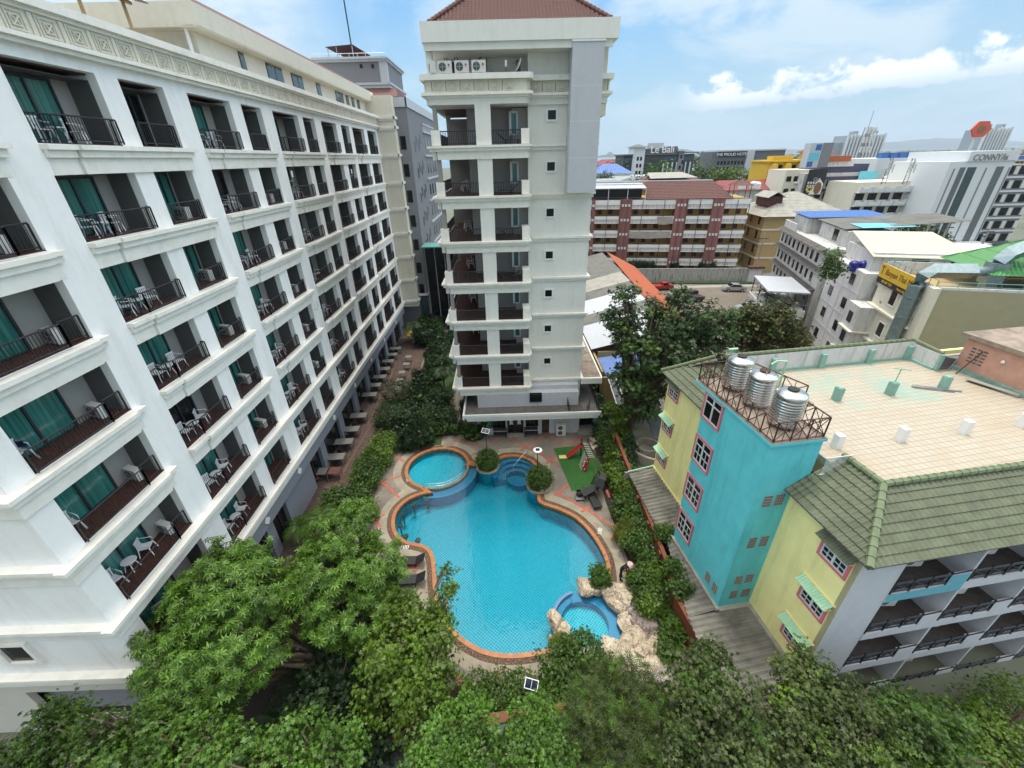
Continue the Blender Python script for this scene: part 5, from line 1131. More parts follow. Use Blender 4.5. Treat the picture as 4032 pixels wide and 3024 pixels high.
pp = thing('vent_pipe', 'mint green T shaped vent pipe on the far green roof corner', 'pipe', RBL, RBA); mb = MB(); mb.tube([(2.6, 9.2, 11.6), (2.6, 9.2, 12.9)], .07, 8); mb.tube([(2.3, 9.2, 12.9), (2.9, 9.2, 12.9)], .08, 8); mb.build('pipe', 'mint_green', pp, local=True)
# lean-to roof
ln = thing('lean_to', 'stained corrugated lean-to roof between the brown fence and the guest house', 'roof', RBL, RBA)
def lean(v0a, v0b, v1, u0, u1, z0, z1, mat, name='corrugated_roof'): 
    mb = MB(); n_ = int((u1-u0)/.04); vs = []
    for i in range(n_+1):
        t = i/n_; u_ = u0+(u1-u0)*t; va = v0a+(v0b-v0a)*t; q = .07*math.sin(2*math.pi*u_/.32)
        for k_ in range(5): f_ = k_/4; vs.append((va+(v1-va)*f_, u_, z0+(z1-z0)*f_+q+(.012 if k_ in (1, 3) else 0)))
    mb.add(vs, [(i*5+k_, i*5+5+k_, i*5+6+k_, i*5+1+k_) for i in range(n_) for k_ in range(4)]); mb.build(name, mat, ln, local=True)
lean(-2.35, -2.05, -.1, 4.95, 11.2, 2.12, 2.4, 'corrugated_grey'); lean(-3.42, -2.15, -1.85, -.06, 4.94, 2.12, 2.4, 'corrugated_grey'); lean(-4.0, -3.42, -.1, -5.2, -.06, 2.12, 2.4, 'corrugated_grey')
mb = MB(); cap_line(mb, (-2.1, 11.25, 2.25), (0, 11.3, 2.5), .06, .3); mb.build('end_trim', 'mint_green', ln, local=True)
mb = MB(); mb.box(-3.9, -.1, -5.3, -5.1, 0, 2.1); mb.box(-2.3, -.02, 11.2, 11.35, 0, 2.2); mb.build('lean_to_wall', 'concrete', ln, local=True)
# brown fence wall
fw = thing('garden_wall', 'rust brown rendered wall between the pool garden and the lean-to roof', 'wall', (9.15, 22, 0))
fpts = [(9.23, 30.8), (9.18, 26.8), (9.17, 20.7), (9.12, 16.1), (8.78, 14.6)]
mb = MB()
for a, b in zip(fpts, fpts[1:]): mb.prism([(a[0], a[1]), (b[0], b[1]), (b[0]+.14, b[1]), (a[0]+.14, a[1])][::-1], 0, 1.86)
mb.build('wall_panel', 'fence_brown', fw); mb = MB()
for a, b in zip(fpts, fpts[1:]): mb.prism([(a[0]-.05, a[1]), (b[0]-.05, b[1]), (b[0]+.19, b[1]), (a[0]+.19, a[1])][::-1], 1.861, 2.0)
mb.build('coping', 'fence_brown', fw)
for y in np.arange(15, 31, 2.4): mb = MB(); mb.box(9.0, 9.1, y, y+.3, 0, 1.86); mb.build('pilaster', 'fence_brown', fw)
fw2 = thing('garden_wall', 'rust brown wall with the broken slanted run beside the grey boulders', 'wall', (9.2, 12.5, 0)); mb = MB()
fp2 = [(8.85, 14.55), (9.2, 12.0), (9.0, 10.2)]
for a, b in zip(fp2, fp2[1:]): mb.prism([(a[0], a[1]), (b[0], b[1]), (b[0]+.16, b[1]), (a[0]+.16, a[1])][::-1], 0, 1.9)
mb.build('wall_panel', 'fence_brown', fw2); mb = MB()
for a, b in zip(fp2, fp2[1:]): mb.prism([(a[0]-.06, a[1]), (b[0]-.06, b[1]), (b[0]+.2, b[1]), (a[0]+.2, a[1])][::-1], 1.901, 2.04)
mb.build('coping', 'fence_brown', fw2)
fw3 = thing('front_wall', 'white wall with brown tiled top behind the foreground trees', 'wall', (2, 9.2, 0)); mb = MB(); a, b = (-7, 8.5), (9.1, 9.95); mb.prism([a, b, (b[0], b[1]+.2), (a[0], a[1]+.2)], -.1, 1.8); mb.build('wall_panel', 'white_facade', fw3)
mb = MB(); mb.prism([(a[0], a[1]-.12), (b[0], b[1]-.12), (b[0], b[1]+.3), (a[0], a[1]+.3)], 1.801, 1.95); mb.build('coping', 'fence_brown', fw3)
mb = MB(); mb.prism([(a[0], a[1]-.5), (b[0], b[1]-.5), (b[0], b[1]-.001), (a[0], a[1]-.001)], -.1, .9); mb.build('plinth', 'concrete_dark', fw3)

for j, z1 in enumerate((-.05, 2.95, 5.45, 8.1)):
    for k_ in range(4):
        p = rl(COLV[k_]+1.75, UF+.95, z1+.02); o = acp.put(tuple(p), RBA+R(-8), 'air conditioner hung in the white balcony facade, %s row from the top, %s bay' % (('fourth', 'third', 'second', 'first')[j], ('first', 'second', 'third', 'fourth')[k_]), 'air conditioners of the guest house')
        for c_ in list(o.children):
            if c_.name.startswith('round_mark'): bpy.data.objects.remove(c_)
# ------------------------------------------------------------------ the town behind
def k1(x, y, Y): return aty((2300+x*.42194)/S, (450+y*.42194)/S, Y)
def k2(x, y, Y): return aty((3100+x*.42191)/S, (450+y*.42191)/S, Y)
WM = {}
def unit(mat, d=.06):
    if (mat, d) not in WM:
        mb = MB(); mb.box(-.5, .5, 0, d, 0, 1); me = bpy.data.meshes.new('opening'); me.from_pydata(mb.v, [], mb.f); me.materials.append(MATS[mat]); WM[(mat, d)] = me
    return WM[(mat, d)]
class Bd:
    def __init__(s, name, label, cat, loc, rz=0., group=None): s.t = thing(name, label, cat, loc, rz, group)
    def box(s, name, mat, *bs):
        mb = MB(); [mb.box(*b) for b in bs]; return mb.build(name, mat, s.t, local=True)
    def mesh(s, name, mat, mb, **k): return mb.build(name, mat, s.t, local=True, **k)
    def op(s, name, mat, x, y, z, w_, h, rz=0., d=.06):      # a window or door standing on a wall face
        o = bpy.data.objects.new(name, unit(mat, d)); COL.objects.link(o); o.parent = s.t; o.location = (x, y, z); o.scale = (w_, 1, h); o.rotation_euler = (0, 0, rz); return o
    def hip(s, x0, x1, y0, y1, z0, z1, ov, mat, name='roof', rib=.35, ridge_y=None):
        x0 -= ov; x1 += ov; y0 -= ov; y1 += ov; h = (y1-y0)/2
        if x1-x0 < y1-y0: h = (x1-x0)/2
        a, b = ((x0+h, (y0+y1)/2, z1), (x1-h, (y0+y1)/2, z1)) if x1-x0 >= y1-y0 else (((x0+x1)/2, y0+h, z1), ((x0+x1)/2, y1-h, z1))
        c = [(x0, y0, z0), (x1, y0, z0), (x1, y1, z0), (x0, y1, z0)]
        if x1-x0 >= y1-y0: F_ = [(c[0], c[1], a, b), (c[1], c[2], b, b), (c[2], c[3], b, a), (c[3], c[0], a, a)]
        else: F_ = [(c[0], c[1], a, a), (c[1], c[2], a, b), (c[2], c[3], b, b), (c[3], c[0], b, a)]
        mb = MB()
        for e0, e1, r0, r1 in F_: q = wave_slope(e0, e1, r0, r1, 1.2, rib, .03, .02, 4); mb.add(q.v, q.f)
        mb.slab(c, .12) if False else None
        return s.mesh(name, mat, mb)
# ---- brick and ochre apartment block
ab = Bd('apartment_block', 'long five storey apartment block with brick piers, ochre walls and white balcony fronts', 'building', (17.3, 98.3, 0), R(-10.2))
LEN = 34.4
ab.box('back_wall', 'ochre', (0, LEN, 1.6, 12, 0, 15)); ab.box('floor_slab', 'concrete', *[(0, LEN, 0, 1.59, z-.12, z) for z in (2.95, 5.9, 8.85, 11.8)])
def ax(px): # px in crop 1 at top edge -> distance along the facade
    d = ray((2300+px*.42194)/S, (450+797*.42194)/S); ca_, sa_ = math.cos(R(-10.2)), math.sin(R(-10.2)); t = (17.3*sa_-98.3*ca_)/(d.x*sa_-d.y*ca_); return (d.x*t-17.3)*ca_+(d.y*t-98.3)*sa_
P_ = [ax(v) for v in (75, 108, 340, 452, 860, 975, 1205, 1320)]; EN = ax(1560)
for a, b in ((P_[0], P_[1]), (P_[2], P_[3]), (P_[4], P_[5]), (P_[6], P_[7])):
    ab.box('brick_pier', 'brick_wall', (a, b, -.25, 1.6, -.1, 15.2))
    for j in range(5):
        z = .95+2.95*j+1.0
        for i in range(3): ab.op('cooling_unit', 'ac_white', a+.25+(b-a-.5)*(i+.5)/3, -.32, z, .42, .5)
for a, b in ((0, P_[0]), (P_[1], P_[2]), (P_[3], P_[4]), (P_[5], P_[6]), (P_[7], EN)):
    if b-a < .5: continue
    for j in range(5):
        z = 15-2.95*j; m = MB(); m.box(a, b, -.12, .1, z-.9, z-.25 if j else z+.05); m.box(a, b, -.1, .08, z-1.75, z-1.66); n_ = max(1, round((b-a)/.85))
        for i in range(n_+1): x = a+(b-a)*i/n_; m.box(x-.03, x+.03, -.09, .07, z-1.66, z-.9)
        ab.mesh('balcony_front', 'white_paint', m); m = MB(); m.box(a, b, -.02, .02, z-1.66, z-.901); ab.mesh('front_panel', 'old_white_clean', m)
        for i in range(max(1, int((b-a)/2.3))): ab.op('door', 'rusty_steel', a+1.1+2.3*i, 1.53, z-2.95, .95, 1.9)
        for i in range(max(1, int((b-a)/3.6))): x = a+(b-a)*(i+.5)/max(1, int((b-a)/3.6)); ab.box('thin_post', 'dark_metal', (x-.04, x+.04, -.2, -.13, z-2.9, z+.0)) if j < 5 else None
ab.box('end_frame', 'dark_metal', (EN-.1, EN, -.1, 0, 0, 15), (EN-.1, EN, 1.5, 1.6, 0, 15)); 
rx = ax(570)
ab.box('roof_shed', 'dark_sheet', (0, rx-.3, 4.5, 4.7, 15.2, 17.2), (0, rx-.3, 0, 4.5, 15.05, 15.15)); ab.box('shed_frame', 'white_paint', (0, rx, -.1, 0, 17.2, 17.35), *[(x, x+.1, -.08, .02, 15.1, 17.2) for x in (ax(222), ax(400), rx-.1)])
m = MB(); m.slab([(-1, -.2, 17.36), (rx, -.2, 17.36), (rx, 9, 17.9), (-1, 9, 17.9)], .06); ab.mesh('shed_roof', 'white_roof', m)
m = wave_slope((rx+.1, -.3, 15.2), (ax(1390), -.3, 15.2), (rx+.1, 5.5, 18.3), (ax(1390)-3.3, 5.5, 18.3), .55, .3, .03, .05, 4); q = wave_slope((ax(1390), -.3, 15.2), (ax(1390), 11, 15.2), (ax(1390)-3.3, 5.5, 18.3), (ax(1390)-3.3, 6, 18.3), .55, .3, .03, .05, 4); m.add(q.v, q.f); ab.mesh('tiled_roof', 'tile_red', m); ab.box('ridge_cap', 'white_roof', (-.5, ax(1390)-3.2, 5.4, 6.6, 18.28, 18.42))
for k_, (px, nm_) in enumerate(((430, 'left of the second brick pier'), (560, 'in the wide middle bay'), (1270, 'in front of the right brick pier'))):
    pass
m = MB(); m.slab([(ax(462), -.22, 14.9), (ax(560), -.22, 14.95), (ax(556), -.26, 14.0), (ax(475), -.30, 13.6)], .03)
for (a, b, z0, z1) in ((P_[3]+.1, P_[4]-.2, 7.3, 8.7), (P_[3]+5.5, P_[4]-.2, 10.2, 11.7)):
    m = MB(); m.slab([(a, -.2, z1), (b, -.2, z1), (b-.3, -.26, z0+.1), ((a+b)/2, -.3, z0-.1), (a+.3, -.26, z0)], .02); ab.mesh('cloth_screen', 'asbestos_pale', m)
gz = Bd('roof_gazebo', 'small brown roofed gazebo on thin posts at the right end of the apartment roof', 'gazebo', (47.5, 93.5, 15), R(-10)); gz.hip(0, 3.4, 0, 3, 2.5, 3.6, .3, 'tile_red'); gz.box('post', 'rusty_steel', *[(x, x+.1, y, y+.1, 0, 2.5) for x in (0, 3.3) for y in (0, 2.9)])
for i, (px, py) in enumerate(((1478, 660), (1580, 655), (1615, 660))):
    p = k1(px, py, 112); o = thing('water_tank', 'pale rooftop water tank behind the brown gazebo, %s of the three' % ('leftmost', 'middle', 'rightmost')[i], 'water tank', (p.x, 112, p.z-.9), group='pale tanks behind the gazebo'); mb = MB(); mb.lathe([(.8, 0), (.85, .1), (.85, 1.2), (.6, 1.5), (.2, 1.65)], n=14); mb.build('barrel', 'ac_white', o, local=True)
rw = Bd('roofed_house', 'low block with faded brown hipped roof behind the apartment block', 'building', (33, 118, 0)); rw.box('wall', 'beige_wall', (0, 24, 0, 14, 0, 15.6)); rw.hip(0, 24, 0, 14, 15.6, 18.4, .6, 'tile_red')
m = MB(); m.slab([(5.5, 2.2, 18.0), (18, 2.2, 18.0), (15.5, 7.5, 19.2), (6.2, 7.5, 19.2)], .05); rw.mesh('pale_sheet', 'asbestos_pale', m)
rw = Bd('roofed_house', 'long low house with dark red roof in front of the dark hotel with lettering', 'building', (60, 135, 0)); rw.box('wall', 'old_white', (0, 32, 0, 12, 0, 13.6)); rw.hip(0, 32, 0, 12, 13.6, 16, .6, 'red_paint', rib=.5)
# perimeter wall and parking ground
mb = MB(); mb.quad((11, 36, .0), (48, 36, .0), (62, 90.5, .0), (8, 97, .0)); struct('parking_ground', mb, 'parking')
mb = MB(); a, b = Vector((24, 86.4)), Vector((49.2, 84.0)); mb.prism([(a.x, a.y), (b.x, b.y), (b.x, b.y+.25), (a.x, a.y+.25)], 0, 2.9); pw = thing('perimeter_wall', 'mould stained grey concrete wall in front of the apartment block', 'wall', (36, 85, 0)); mb.build('wall_panel', 'stained_wall', pw)
mb = MB(); mb.prism([(22, 85.5), (50, 82.7), (50, 83.9), (22, 86.2)], 0, .25); tag(mb.build('grass_verge', 'grass_green'), kind='structure')
mb = MB(); mb.prism([(22, 81.5), (50, 81), (50, 82.4), (22, 83.3)], 0, .014); struct('lane_strip', mb, 'concrete')
gp = Bd('gate_pillar', 'white gate pillar with brown coping at the end of the stained wall', 'pillar', (49.3, 83.6, 0)); gp.box('shaft', 'old_white_clean', (0, 2.4, 0, .8, 0, 2.9)); gp.box('cap', 'rust_roof', (-.3, 2.7, -.3, 1.1, 2.9, 3.25))
# beige block with grey hipped roof
bb = Bd('beige_block', 'beige five storey block with pale grey sheet roof beside the apartment block', 'building', (55.3, 93.2, 0), R(-4))
bb.box('wall', 'beige_wall', (0, 17, 0, 15, 0, 11.4)); bb.hip(0, 17, 0, 15, 11.4, 15.6, .8, 'asbestos_pale', rib=.5)
for z in (2.7, 5.7, 8.6): bb.box('floor_band', 'render_cream', (-.12, 17, -.12, -.001, z, z+.3), (-.12, -.001, 0, 15, z, z+.3))
for j in range(4):
    for i in range(4): bb.op('window', 'dark_glass', -.06, 2+4*i, .9+2.9*j, .8, 1.7, R(-90))
m = MB(); m.tube([(6.2, -.1, .0), (6.2, -.1, 1.7), (6.6, -.1, 2.2), (7.6, -.1, 2.4), (8.6, -.1, 2.2), (9, -.1, 1.7), (9, -.1, 0)], .12, 5); bb.mesh('arch_trim', 'render_cream', m)
bb.box('roof_dormer_wall', 'rust_roof', (1.6, 4.5, 3.5, 9, 13, 15)); m = MB(); m.slab([(1.2, 3, 14.8), (3.05, 3, 15.9), (3.05, 9.5, 15.9), (1.2, 9.5, 14.8)], .08); m.slab([(3.05, 3, 15.9), (4.9, 3, 14.8), (4.9, 9.5, 14.8), (3.05, 9.5, 15.9)], .08); bb.mesh('dormer_roof', 'asbestos_pale', m)
# ---- stepped white shophouse row
WR = R(-16.8)
ws = Bd('white_shophouse', 'old white shophouse row with mouldy ledges, blue roof edge and a lean-to roof', 'building', (43.2, 56.6, 0), WR)
ws.box('wall', 'old_white', (0, 12, .02, 21.3, 0, 11.8)); 
for z in (11.6, 8.9, 6.1): m = wave_slope((-.9, 21.3, z-.1), (-.9, 0, z-.1), (0, 21.3, z+.3), (0, 0, z+.3), .6, .25, .03, .02, 4); ws.mesh('mouldy_ledge', 'concrete_dark', m)
for j, z in enumerate((9.6, 6.9, 4.2)):
    for i in range(9): ws.op('window', 'dark_glass', -.06, 20-2.15*i, z, .85, 1.25, R(-90))
for j in range(3): ws.box('drain_pipe', 'old_white_clean', (-.1, -.001, 17-5.5*j, 17.12-5.5*j, 3, 11.4))
ws.box('roof_wall', 'old_white', (1.2, 5, 14, 20.5, 11.8, 14.0), (2.5, 8, 2, 12, 11.8, 13.8)); ws.box('roof_parapet', 'old_white_clean', (.1, .3, 15, 21.2, 11.8, 13.0), (.3, 2.8, 21.0, 21.2, 11.8, 13.0))
m = wave_slope((1.0, 21.8, 14.2), (1.0, 13.5, 14.2), (12, 21.8, 14.5), (12, 13.5, 14.5), 1.2, .3, .03, .02, 4); ws.mesh('blue_roof', 'blue_sheet', m)
m = wave_slope((2.2, 14.2, 14.0), (2.2, 2.5, 14.0), (17.5, 14.2, 14.9), (17.5, 5.5, 14.9), 1.2, .4, .03, .02, 4); ws.mesh('sheet_roof', 'asbestos', m)
m = MB(); m.slab([(4.2, 2.6, 14.22), (10.5, 3.3, 14.42), (10.0, 6.6, 14.45), (4.2, 6.8, 14.24)], .03); ws.mesh('cyan_sheet', 'cyan_sheet', m)
ws.box('dark_hatch', 'dark_glass', (2.44, 2.499, 5, 6.6, 12.1, 13.6)); 
wb = Bd('white_block', 'white rendered block with grey grid lines, small dark windows and cream sheet roof', 'building', (40.4, 46.2, 0), WR)
wb.box('wall', 'old_white_clean', (0, 6.2, 0, 9.2, 0, 11.2), (1.0, 15, 1.6, 9.0, 11.2, 13.2))
for z in (2.7, 5.6, 8.6): wb.box('grid_line', 'panel_grey', (-.03, -.001, 0, 9.2, z, z+.3))
for y in (4.4, ): wb.box('grid_line', 'panel_grey', (-.029, -.0012, y, y+.3, 0, 11.1))
for j in range(4):
    for (y, dz) in ((6.9, .3), (2.4, 0)): wb.op('window', 'dark_glass', -.06, y, .9+2.9*j+dz-.2, 1.1, 1.2, R(-90))
m = wave_slope((.6, 9.2, 13.0), (.6, 1.2, 13.0), (15.6, 9.2, 14.3), (15.6, 1.2, 14.3), 3, .8, .015, .02, 4)
m = MB(); m.slab([(0.6, 1.0, 12.9), (10.6, 0.6, 12.9), (9.6, 9.6, 14.4), (1.2, 9.6, 14.4)], .1); wb.mesh('cream_roof', 'cream_roof', m)
wb.box('roof_door', 'dark_glass', (4.6, 6.2, 1.54, 1.599, 11.2, 12.9))
wd = Bd('stained_annex', 'grey annex with stained walls, sagging asbestos roof and open top balcony', 'building', (39.6, 43.8, 0), WR)
wd.box('wall', 'tan_wall', (1.6, 9.5, -.6, 2.0, 0, 7.0)); wd.box('side_wall', 'old_white_clean', (-.6, 1.59, -.6, 2.3, 0, 8.2)); wd.box('stained_band', 'stained_wall', (1.5, 9.5, -.75, -.601, 2.9, 3.6), (1.5, 9.5, -.75, -.601, 5.8, 7.5)); wd.box('dark_opening', 'dark_glass', (1.8, 9.4, .1, .2, 7.5, 9.0)); wd.box('upper_wall', 'stained_wall', (1.2, 9.6, 2.01, 2.2, 7.0, 11.0), (1.2, 9.6, .5, 2.0, 10.1, 11.3))
m = MB(); m.slab([(.9, -.7, 8.9), (9.2, -.7, 9.4), (9.0, 2.0, 10.0), (1.8, 2.0, 9.9)], .08); wd.mesh('sagging_roof', 'asbestos', m); 
for z in (1.0, 3.8, 6.1): wd.op('window', 'dark_glass', -.66, .9, z, 1.0, 1.2, R(-90))
for z in (2.6, 5.3): wd.box('ledge', 'render_cream', (-.95, 1.6, -.85, 2.3, z, z+.15))
for i in range(2):
    p = k2(625+85*i, 1405, 49); o = thing('blue_tank', 'dark blue plastic water tank on the annex roof, %s of the pair' % ('left one', 'right one')[i], 'water tank', (p.x, 49, p.z-.7), group='blue water tanks'); mb = MB(); mb.lathe([(.5, 0), (.53, .1), (.53, .4), (.5, .44), (.53, .48), (.53, .9), (.4, 1.08), (.18, 1.12), (.18, 1.18), (.0, 1.2)], n=20); mb.build('barrel', 'tank_blue', o, local=True, smooth=True)
# low sheds by the lot
sh = Bd('carport', 'white flat carport roof with planted balcony rail beside the white shophouse', 'carport', (37.6, 57.5, 0), WR); sh.box('roof', 'white_roof', (-.5, 4.8, -.5, 8.5, 6.0, 6.2)); sh.box('deck', 'old_white_clean', (-.6, 4.8, -.6, 8.6, 2.4, 3.6)); sh.box('wall', 'wing_light', (-.2, 4.8, 0, 8.2, 0, 2.4)); sh.box('post', 'dark_metal', *[(x, x+.12, y, y+.12, 3.6, 6.0) for x in (-.4, 4.5) for y in (-.4, 4, 8.2)])
sh.mesh('rail', 'wing_grey', railing([(-.6, 8.6), (-.6, -.6), (4.8, -.6)], .3, .8).__class__() if 0 else (lambda m: m)(MB().box(-.62, -.58, -.6, 8.6, 4.4, 4.46).box(-.6, 4.8, -.62, -.58, 4.4, 4.46)))
fo = foliage('planting', [(1, 1, 4.2, 1.2, 1, .5), (1.5, 6.5, 4.3, 1.2, 1.5, .6)], 900, .25, 'leaf', 'leaf_mid', sh.t, 5, local=True)
sh = Bd('low_shed', 'low shed with dirty grey asbestos roof at the corner of the lot', 'shed', (45.4, 66, 0), WR); sh.box('wall', 'old_white', (0, 4.0, 0, 13, 0, 3.0)); m = wave_slope((-.3, 13.3, 3.0), (-.3, -.3, 3.0), (4.2, 13.3, 3.8), (4.2, -.3, 3.8), 1.2, .3, .03, .02, 4); sh.mesh('roof', 'asbestos', m)
# ---- massage shop block with duct and sign
ms = Bd('shop_block', 'tan walled block with cream front, yellow script sign and green roof pavilion', 'building', (38.35, 36.0, 0), WR)
ms.box('side_wall', 'tan_wall', (.45, 26, 0, .3, 0, 12.3)); ms.box('wall', 'render_cream', (0, 26, .301, 9.0, 0, 11.6)); ms.box('front_pier', 'render_cream', (-.15, .449, -.1, .9, 0, 12.4)); ms.box('terrace_deck', 'beige_wall', (.45, 26, .3, 9.0, 11.6, 11.7)); ms.box('parapet', 'old_white_clean', (0, .3, .9, 9.0, 11.6, 12.5), (0, 26, 8.8, 9.0, 11.71, 12.9), (.45, 26, 0.0, .3, 12.3, 12.5))
for z in (8.3, 4.9, 1.5):
    ms.box('ledge', 'render_cream', (-.4, -.001, .8, 9.2, z-.1, z+.1))
for z in (9.2, 5.8, 2.4):
    f = MB(); f.box(-.12, -.001, 4.6, 6.0, z-.1, z); f.box(-.12, -.001, 4.6, 6.0, z+1.4, z+1.5); f.box(-.12, -.001, 4.6, 4.72, z, z+1.4); f.box(-.12, -.001, 5.88, 6.0, z, z+1.4); o = ms.mesh('window', 'ledge_cream', f); g_ = MB(); g_.box(-.05, -.002, 4.72, 5.88, z, z+1.4); g_.build('pane', 'dark_glass', o, local=True)
for x in (6, 13): 
    f = MB(); [f.box(x+.75*i, x+.6+.75*i, -.02, -.001, 8.2+.22*j, 8.32+.22*j) for i in range(3) for j in range(3)]; ms.mesh('vent_slots', 'stained_wall', f)
m = MB(); [m.tube([(.2 if i else .2, .2, 12.6+.35*i), (26, .2, 12.6+.35*i)], .035, 4) for i in range(2)]; [m.tube([(.2+1.5*i, .2, 12.5), (.2+1.5*i, .2, 12.98)], .03, 4) for i in range(17)]; [m.tube([(.1, .2+1.1*i, 12.5), (.1, .2+1.1*i, 13.1)], .03, 4) for i in range(9)]; m.tube([(.1, .2, 13.1), (.1, 9, 13.1)], .035, 4); m.tube([(.1, 8.9, 13.1), (20, 8.9, 13.1)], .035, 4); [m.tube([(.1+1.2*i, 8.9, 12.6), (.1+1.2*i, 8.9, 13.1)], .03, 4) for i in range(16)]; ms.mesh('teal_railing', 'teal_rail', m)
sgn = thing('shop_sign', 'yellow shop sign with dark script lettering high on the cream front', 'sign', (38.35, 36, 11)); sgn.rotation_euler = (0, 0, WR)
def lb(name, mat, *bs): mb = MB(); [mb.box(*b) for b in bs]; return mb.build(name, mat, sgn, local=True)
lb('yellow_board', 'sign_yellow', (-.42, -.36, 1.6, 8.9, .35, 1.75)); lb('black_board', 'sign_black', (-.42, -.36, 1.6, 8.9, -.25, .349))
def stext(s_, size, mat, y, z, **k): t = text_mesh('lettering', s_, size, mat, sgn, (-.43, y, z), (R(90), 0, R(-90)), local=True, **k)
stext("Banyan Thai Massage", .84, 'sign_text', 7.75, 1.05, shear=.25, align='LEFT'); stext('T', 1.2, 'sign_text', 8.35, 1.05); stext('084 689 7370', .38, 'sign_yellow', 6.8, .05); stext('Banyan_thai_massage', .3, 'sign_yellow', 3.4, .05)
du = thing('exhaust_duct', 'large galvanised exhaust duct climbing the cream front and bending over the roof', 'duct', (38.35, 36, 0)); du.rotation_euler = (0, 0, WR)
def sq(path, w_, name='duct_run', mat='duct_metal', seams=True):
    mb = MB(); mb.tube(path, w_*.7071, 4); mb.build(name, mat, du, local=True)
sq([(-.75, 1.3, 0), (-.75, 1.3, 12.3), (-.6, 1.4, 13.1), (.1, 1.6, 13.6), (3.4, 2.0, 13.6)], .95); 
mb = MB(); [mb.box(-1.27, -.23, .78, 1.82, z, z+.06) for z in (2, 4.5, 7, 9.3, 11.2)]; mb.build('seam', 'duct_metal', du, local=True)
mb = MB(); mb.tube([(3.4, 2.0, 13.6), (4.3, 2.1, 13.6)], .42, 14); mb.build('fan_collar', 'duct_metal', du, local=True)
mb = MB(); mb.box(4.3, 5.5, 1.5, 2.7, 12.6, 14.4); mb.box(4.5, 5.3, 1.6, 2.6, 11.7, 12.6); mb.build('fan_box', 'duct_metal', du, local=True); sq([(4.9, 2.1, 14.4), (5.4, 2.1, 15.2), (6.6, 2.0, 16.0), (7.0, 2.0, 16.7)], 1.0, 'outlet')
pv = Bd('green_pavilion', 'bright green corrugated roof pavilion on blue posts above the tan block', 'pavilion', (43.3, 36.0, 11.7), WR); pv.hip(0, 17, 0, 6.9, 1.8, 4.4, .5, 'tile_bright_green', rib=.35); pv.box('post', 'blue_paint', *[(x, x+.2, y, y+.2, 0, 1.8) for x in (.3, 5, 10) for y in (.2, 6.6)])
# ---- hotels and shops farther out
cvn = k2(1545, 400, 105); cve = k2(2165, 345, 105)
cv = Bd('white_hotel', 'tall white hotel with dark vertical window strips and raised grey lettering', 'building', (cvn.x, 105, 0)); Wd = cve.x-cvn.x; zt = k2(1750, 345, 105).z
cv.box('wall', 'hotel_white', (0, Wd, 0, 16, 0, zt-2)); cv.box('parapet', 'hotel_white', (3.6, Wd+.3, -.25, 16, zt-2+.001, zt)); cv.box('side_wing', 'wing_light', (Wd+.001, Wd+10, 1.5, 20, 0, zt-3))
def cx(px, py): return k2(px, py, 105).x-cvn.x
for (a, b, mt, nm) in ((cx(1625, 475), cx(1675, 475), 'hotel_grey', 'dark_strip'), (cx(1705, 455), cx(1785, 455), 'glass_blue', 'glass_strip'), (cx(1960, 480), cx(2028, 480), 'hotel_grey', 'dark_strip')): cv.box(nm, mt, (a, b, -.08, -.001, 1.5, zt-3.2))
for px in (1540, 1862, 2078): a = cx(px, 540 if px == 1540 else 480); cv.box('thin_strip', 'wing_grey', (a, a+.35, -.06, -.001, 2, zt-3.4))
for j in range(6):
    for i in range(3): cv.op('window', 'dark_glass', Wd+.8+3.2*i+.9, 1.42, 2.5+3.0*j, 1.7, 1.7); cv.box('louvre', 'ac_white', (Wd+2.8+3.2*i, Wd+3.7+3.2*i, 1.4, 1.499, 2.5+3*j, 4.2+3*j))
    cv.box('floor_line', 'hotel_white', (Wd+.31, Wd+10, 1.35, 1.499, 1.7+3*j, 2.1+3*j))
cv.box('entrance', 'dark_sheet', (2, Wd+8, -3, -.3, 0, 2.6)); cv.box('canopy_roof', 'ac_white', (1.5, Wd, -4, -.3, 2.61, 2.9))
text_mesh('lettering', 'CONNY/is', 1.75, 'wing_grey', cv.t, (Wd*.58, -.3, zt-1.3), (R(90), 0, 0), .08, local=True)
cw_ = Bd('white_apartments', 'cream apartment house with castellated balconies left of the white hotel', 'building', (k2(700, 640, 112).x, 112, 0)); zt = k2(700, 640, 112).z; X1 = k2(1440, 590, 112).x-k2(700, 640, 112).x
cw_.box('wall', 'render_cream', (0, X1, 1.5, 12, 0, zt)); 
for j in range(4):
    z = zt-3.1*j-1.2
    for i in range(6):
        a = i*X1/6; cw_.box('balcony', 'hotel_white', (a+.1, a+X1/6-.1, 0, .25, z-1.0, z-.1), (a+.1, a+1, 0, .25, z-.099, z+.3), (a+X1/6-1, a+X1/6-.1, 0, .25, z-.0995, z+.3), (a+.1, a+X1/6-.1, .251, 1.5, z-1.2, z-1.0)); cw_.op('window', 'dark_glass', a+X1/12, 1.42, z-3.0+.1, 2.2, 1.6)
wh = Bd('white_warehouse', 'broad flat white building with blue tanks on its roof behind the cream apartments', 'building', (k2(850, 420, 150).x, 150, 0)); X1 = k2(1540, 400, 150).x-k2(850, 420, 150).x; zt = k2(1200, 405, 150).z
wh.box('wall', 'hotel_white', (0, X1*.8, 0, 20, 0, zt), (X1*.8+.01, X1+10, -6, 14, 0, zt-3)); wh.box('roof_plant', 'blue_sheet', *[(X1*.1+3*i, X1*.1+3*i+2.2, 2, 4, zt, zt+1.6) for i in range(9)]); m = MB(); m.slab([(-4, -14, zt-7.5), (X1*.9, -14, zt-7.5), (X1*.75, -4, zt-4.8), (0, -4, zt-4.8)], .2); wh.mesh('pale_roof', 'white_roof', m)
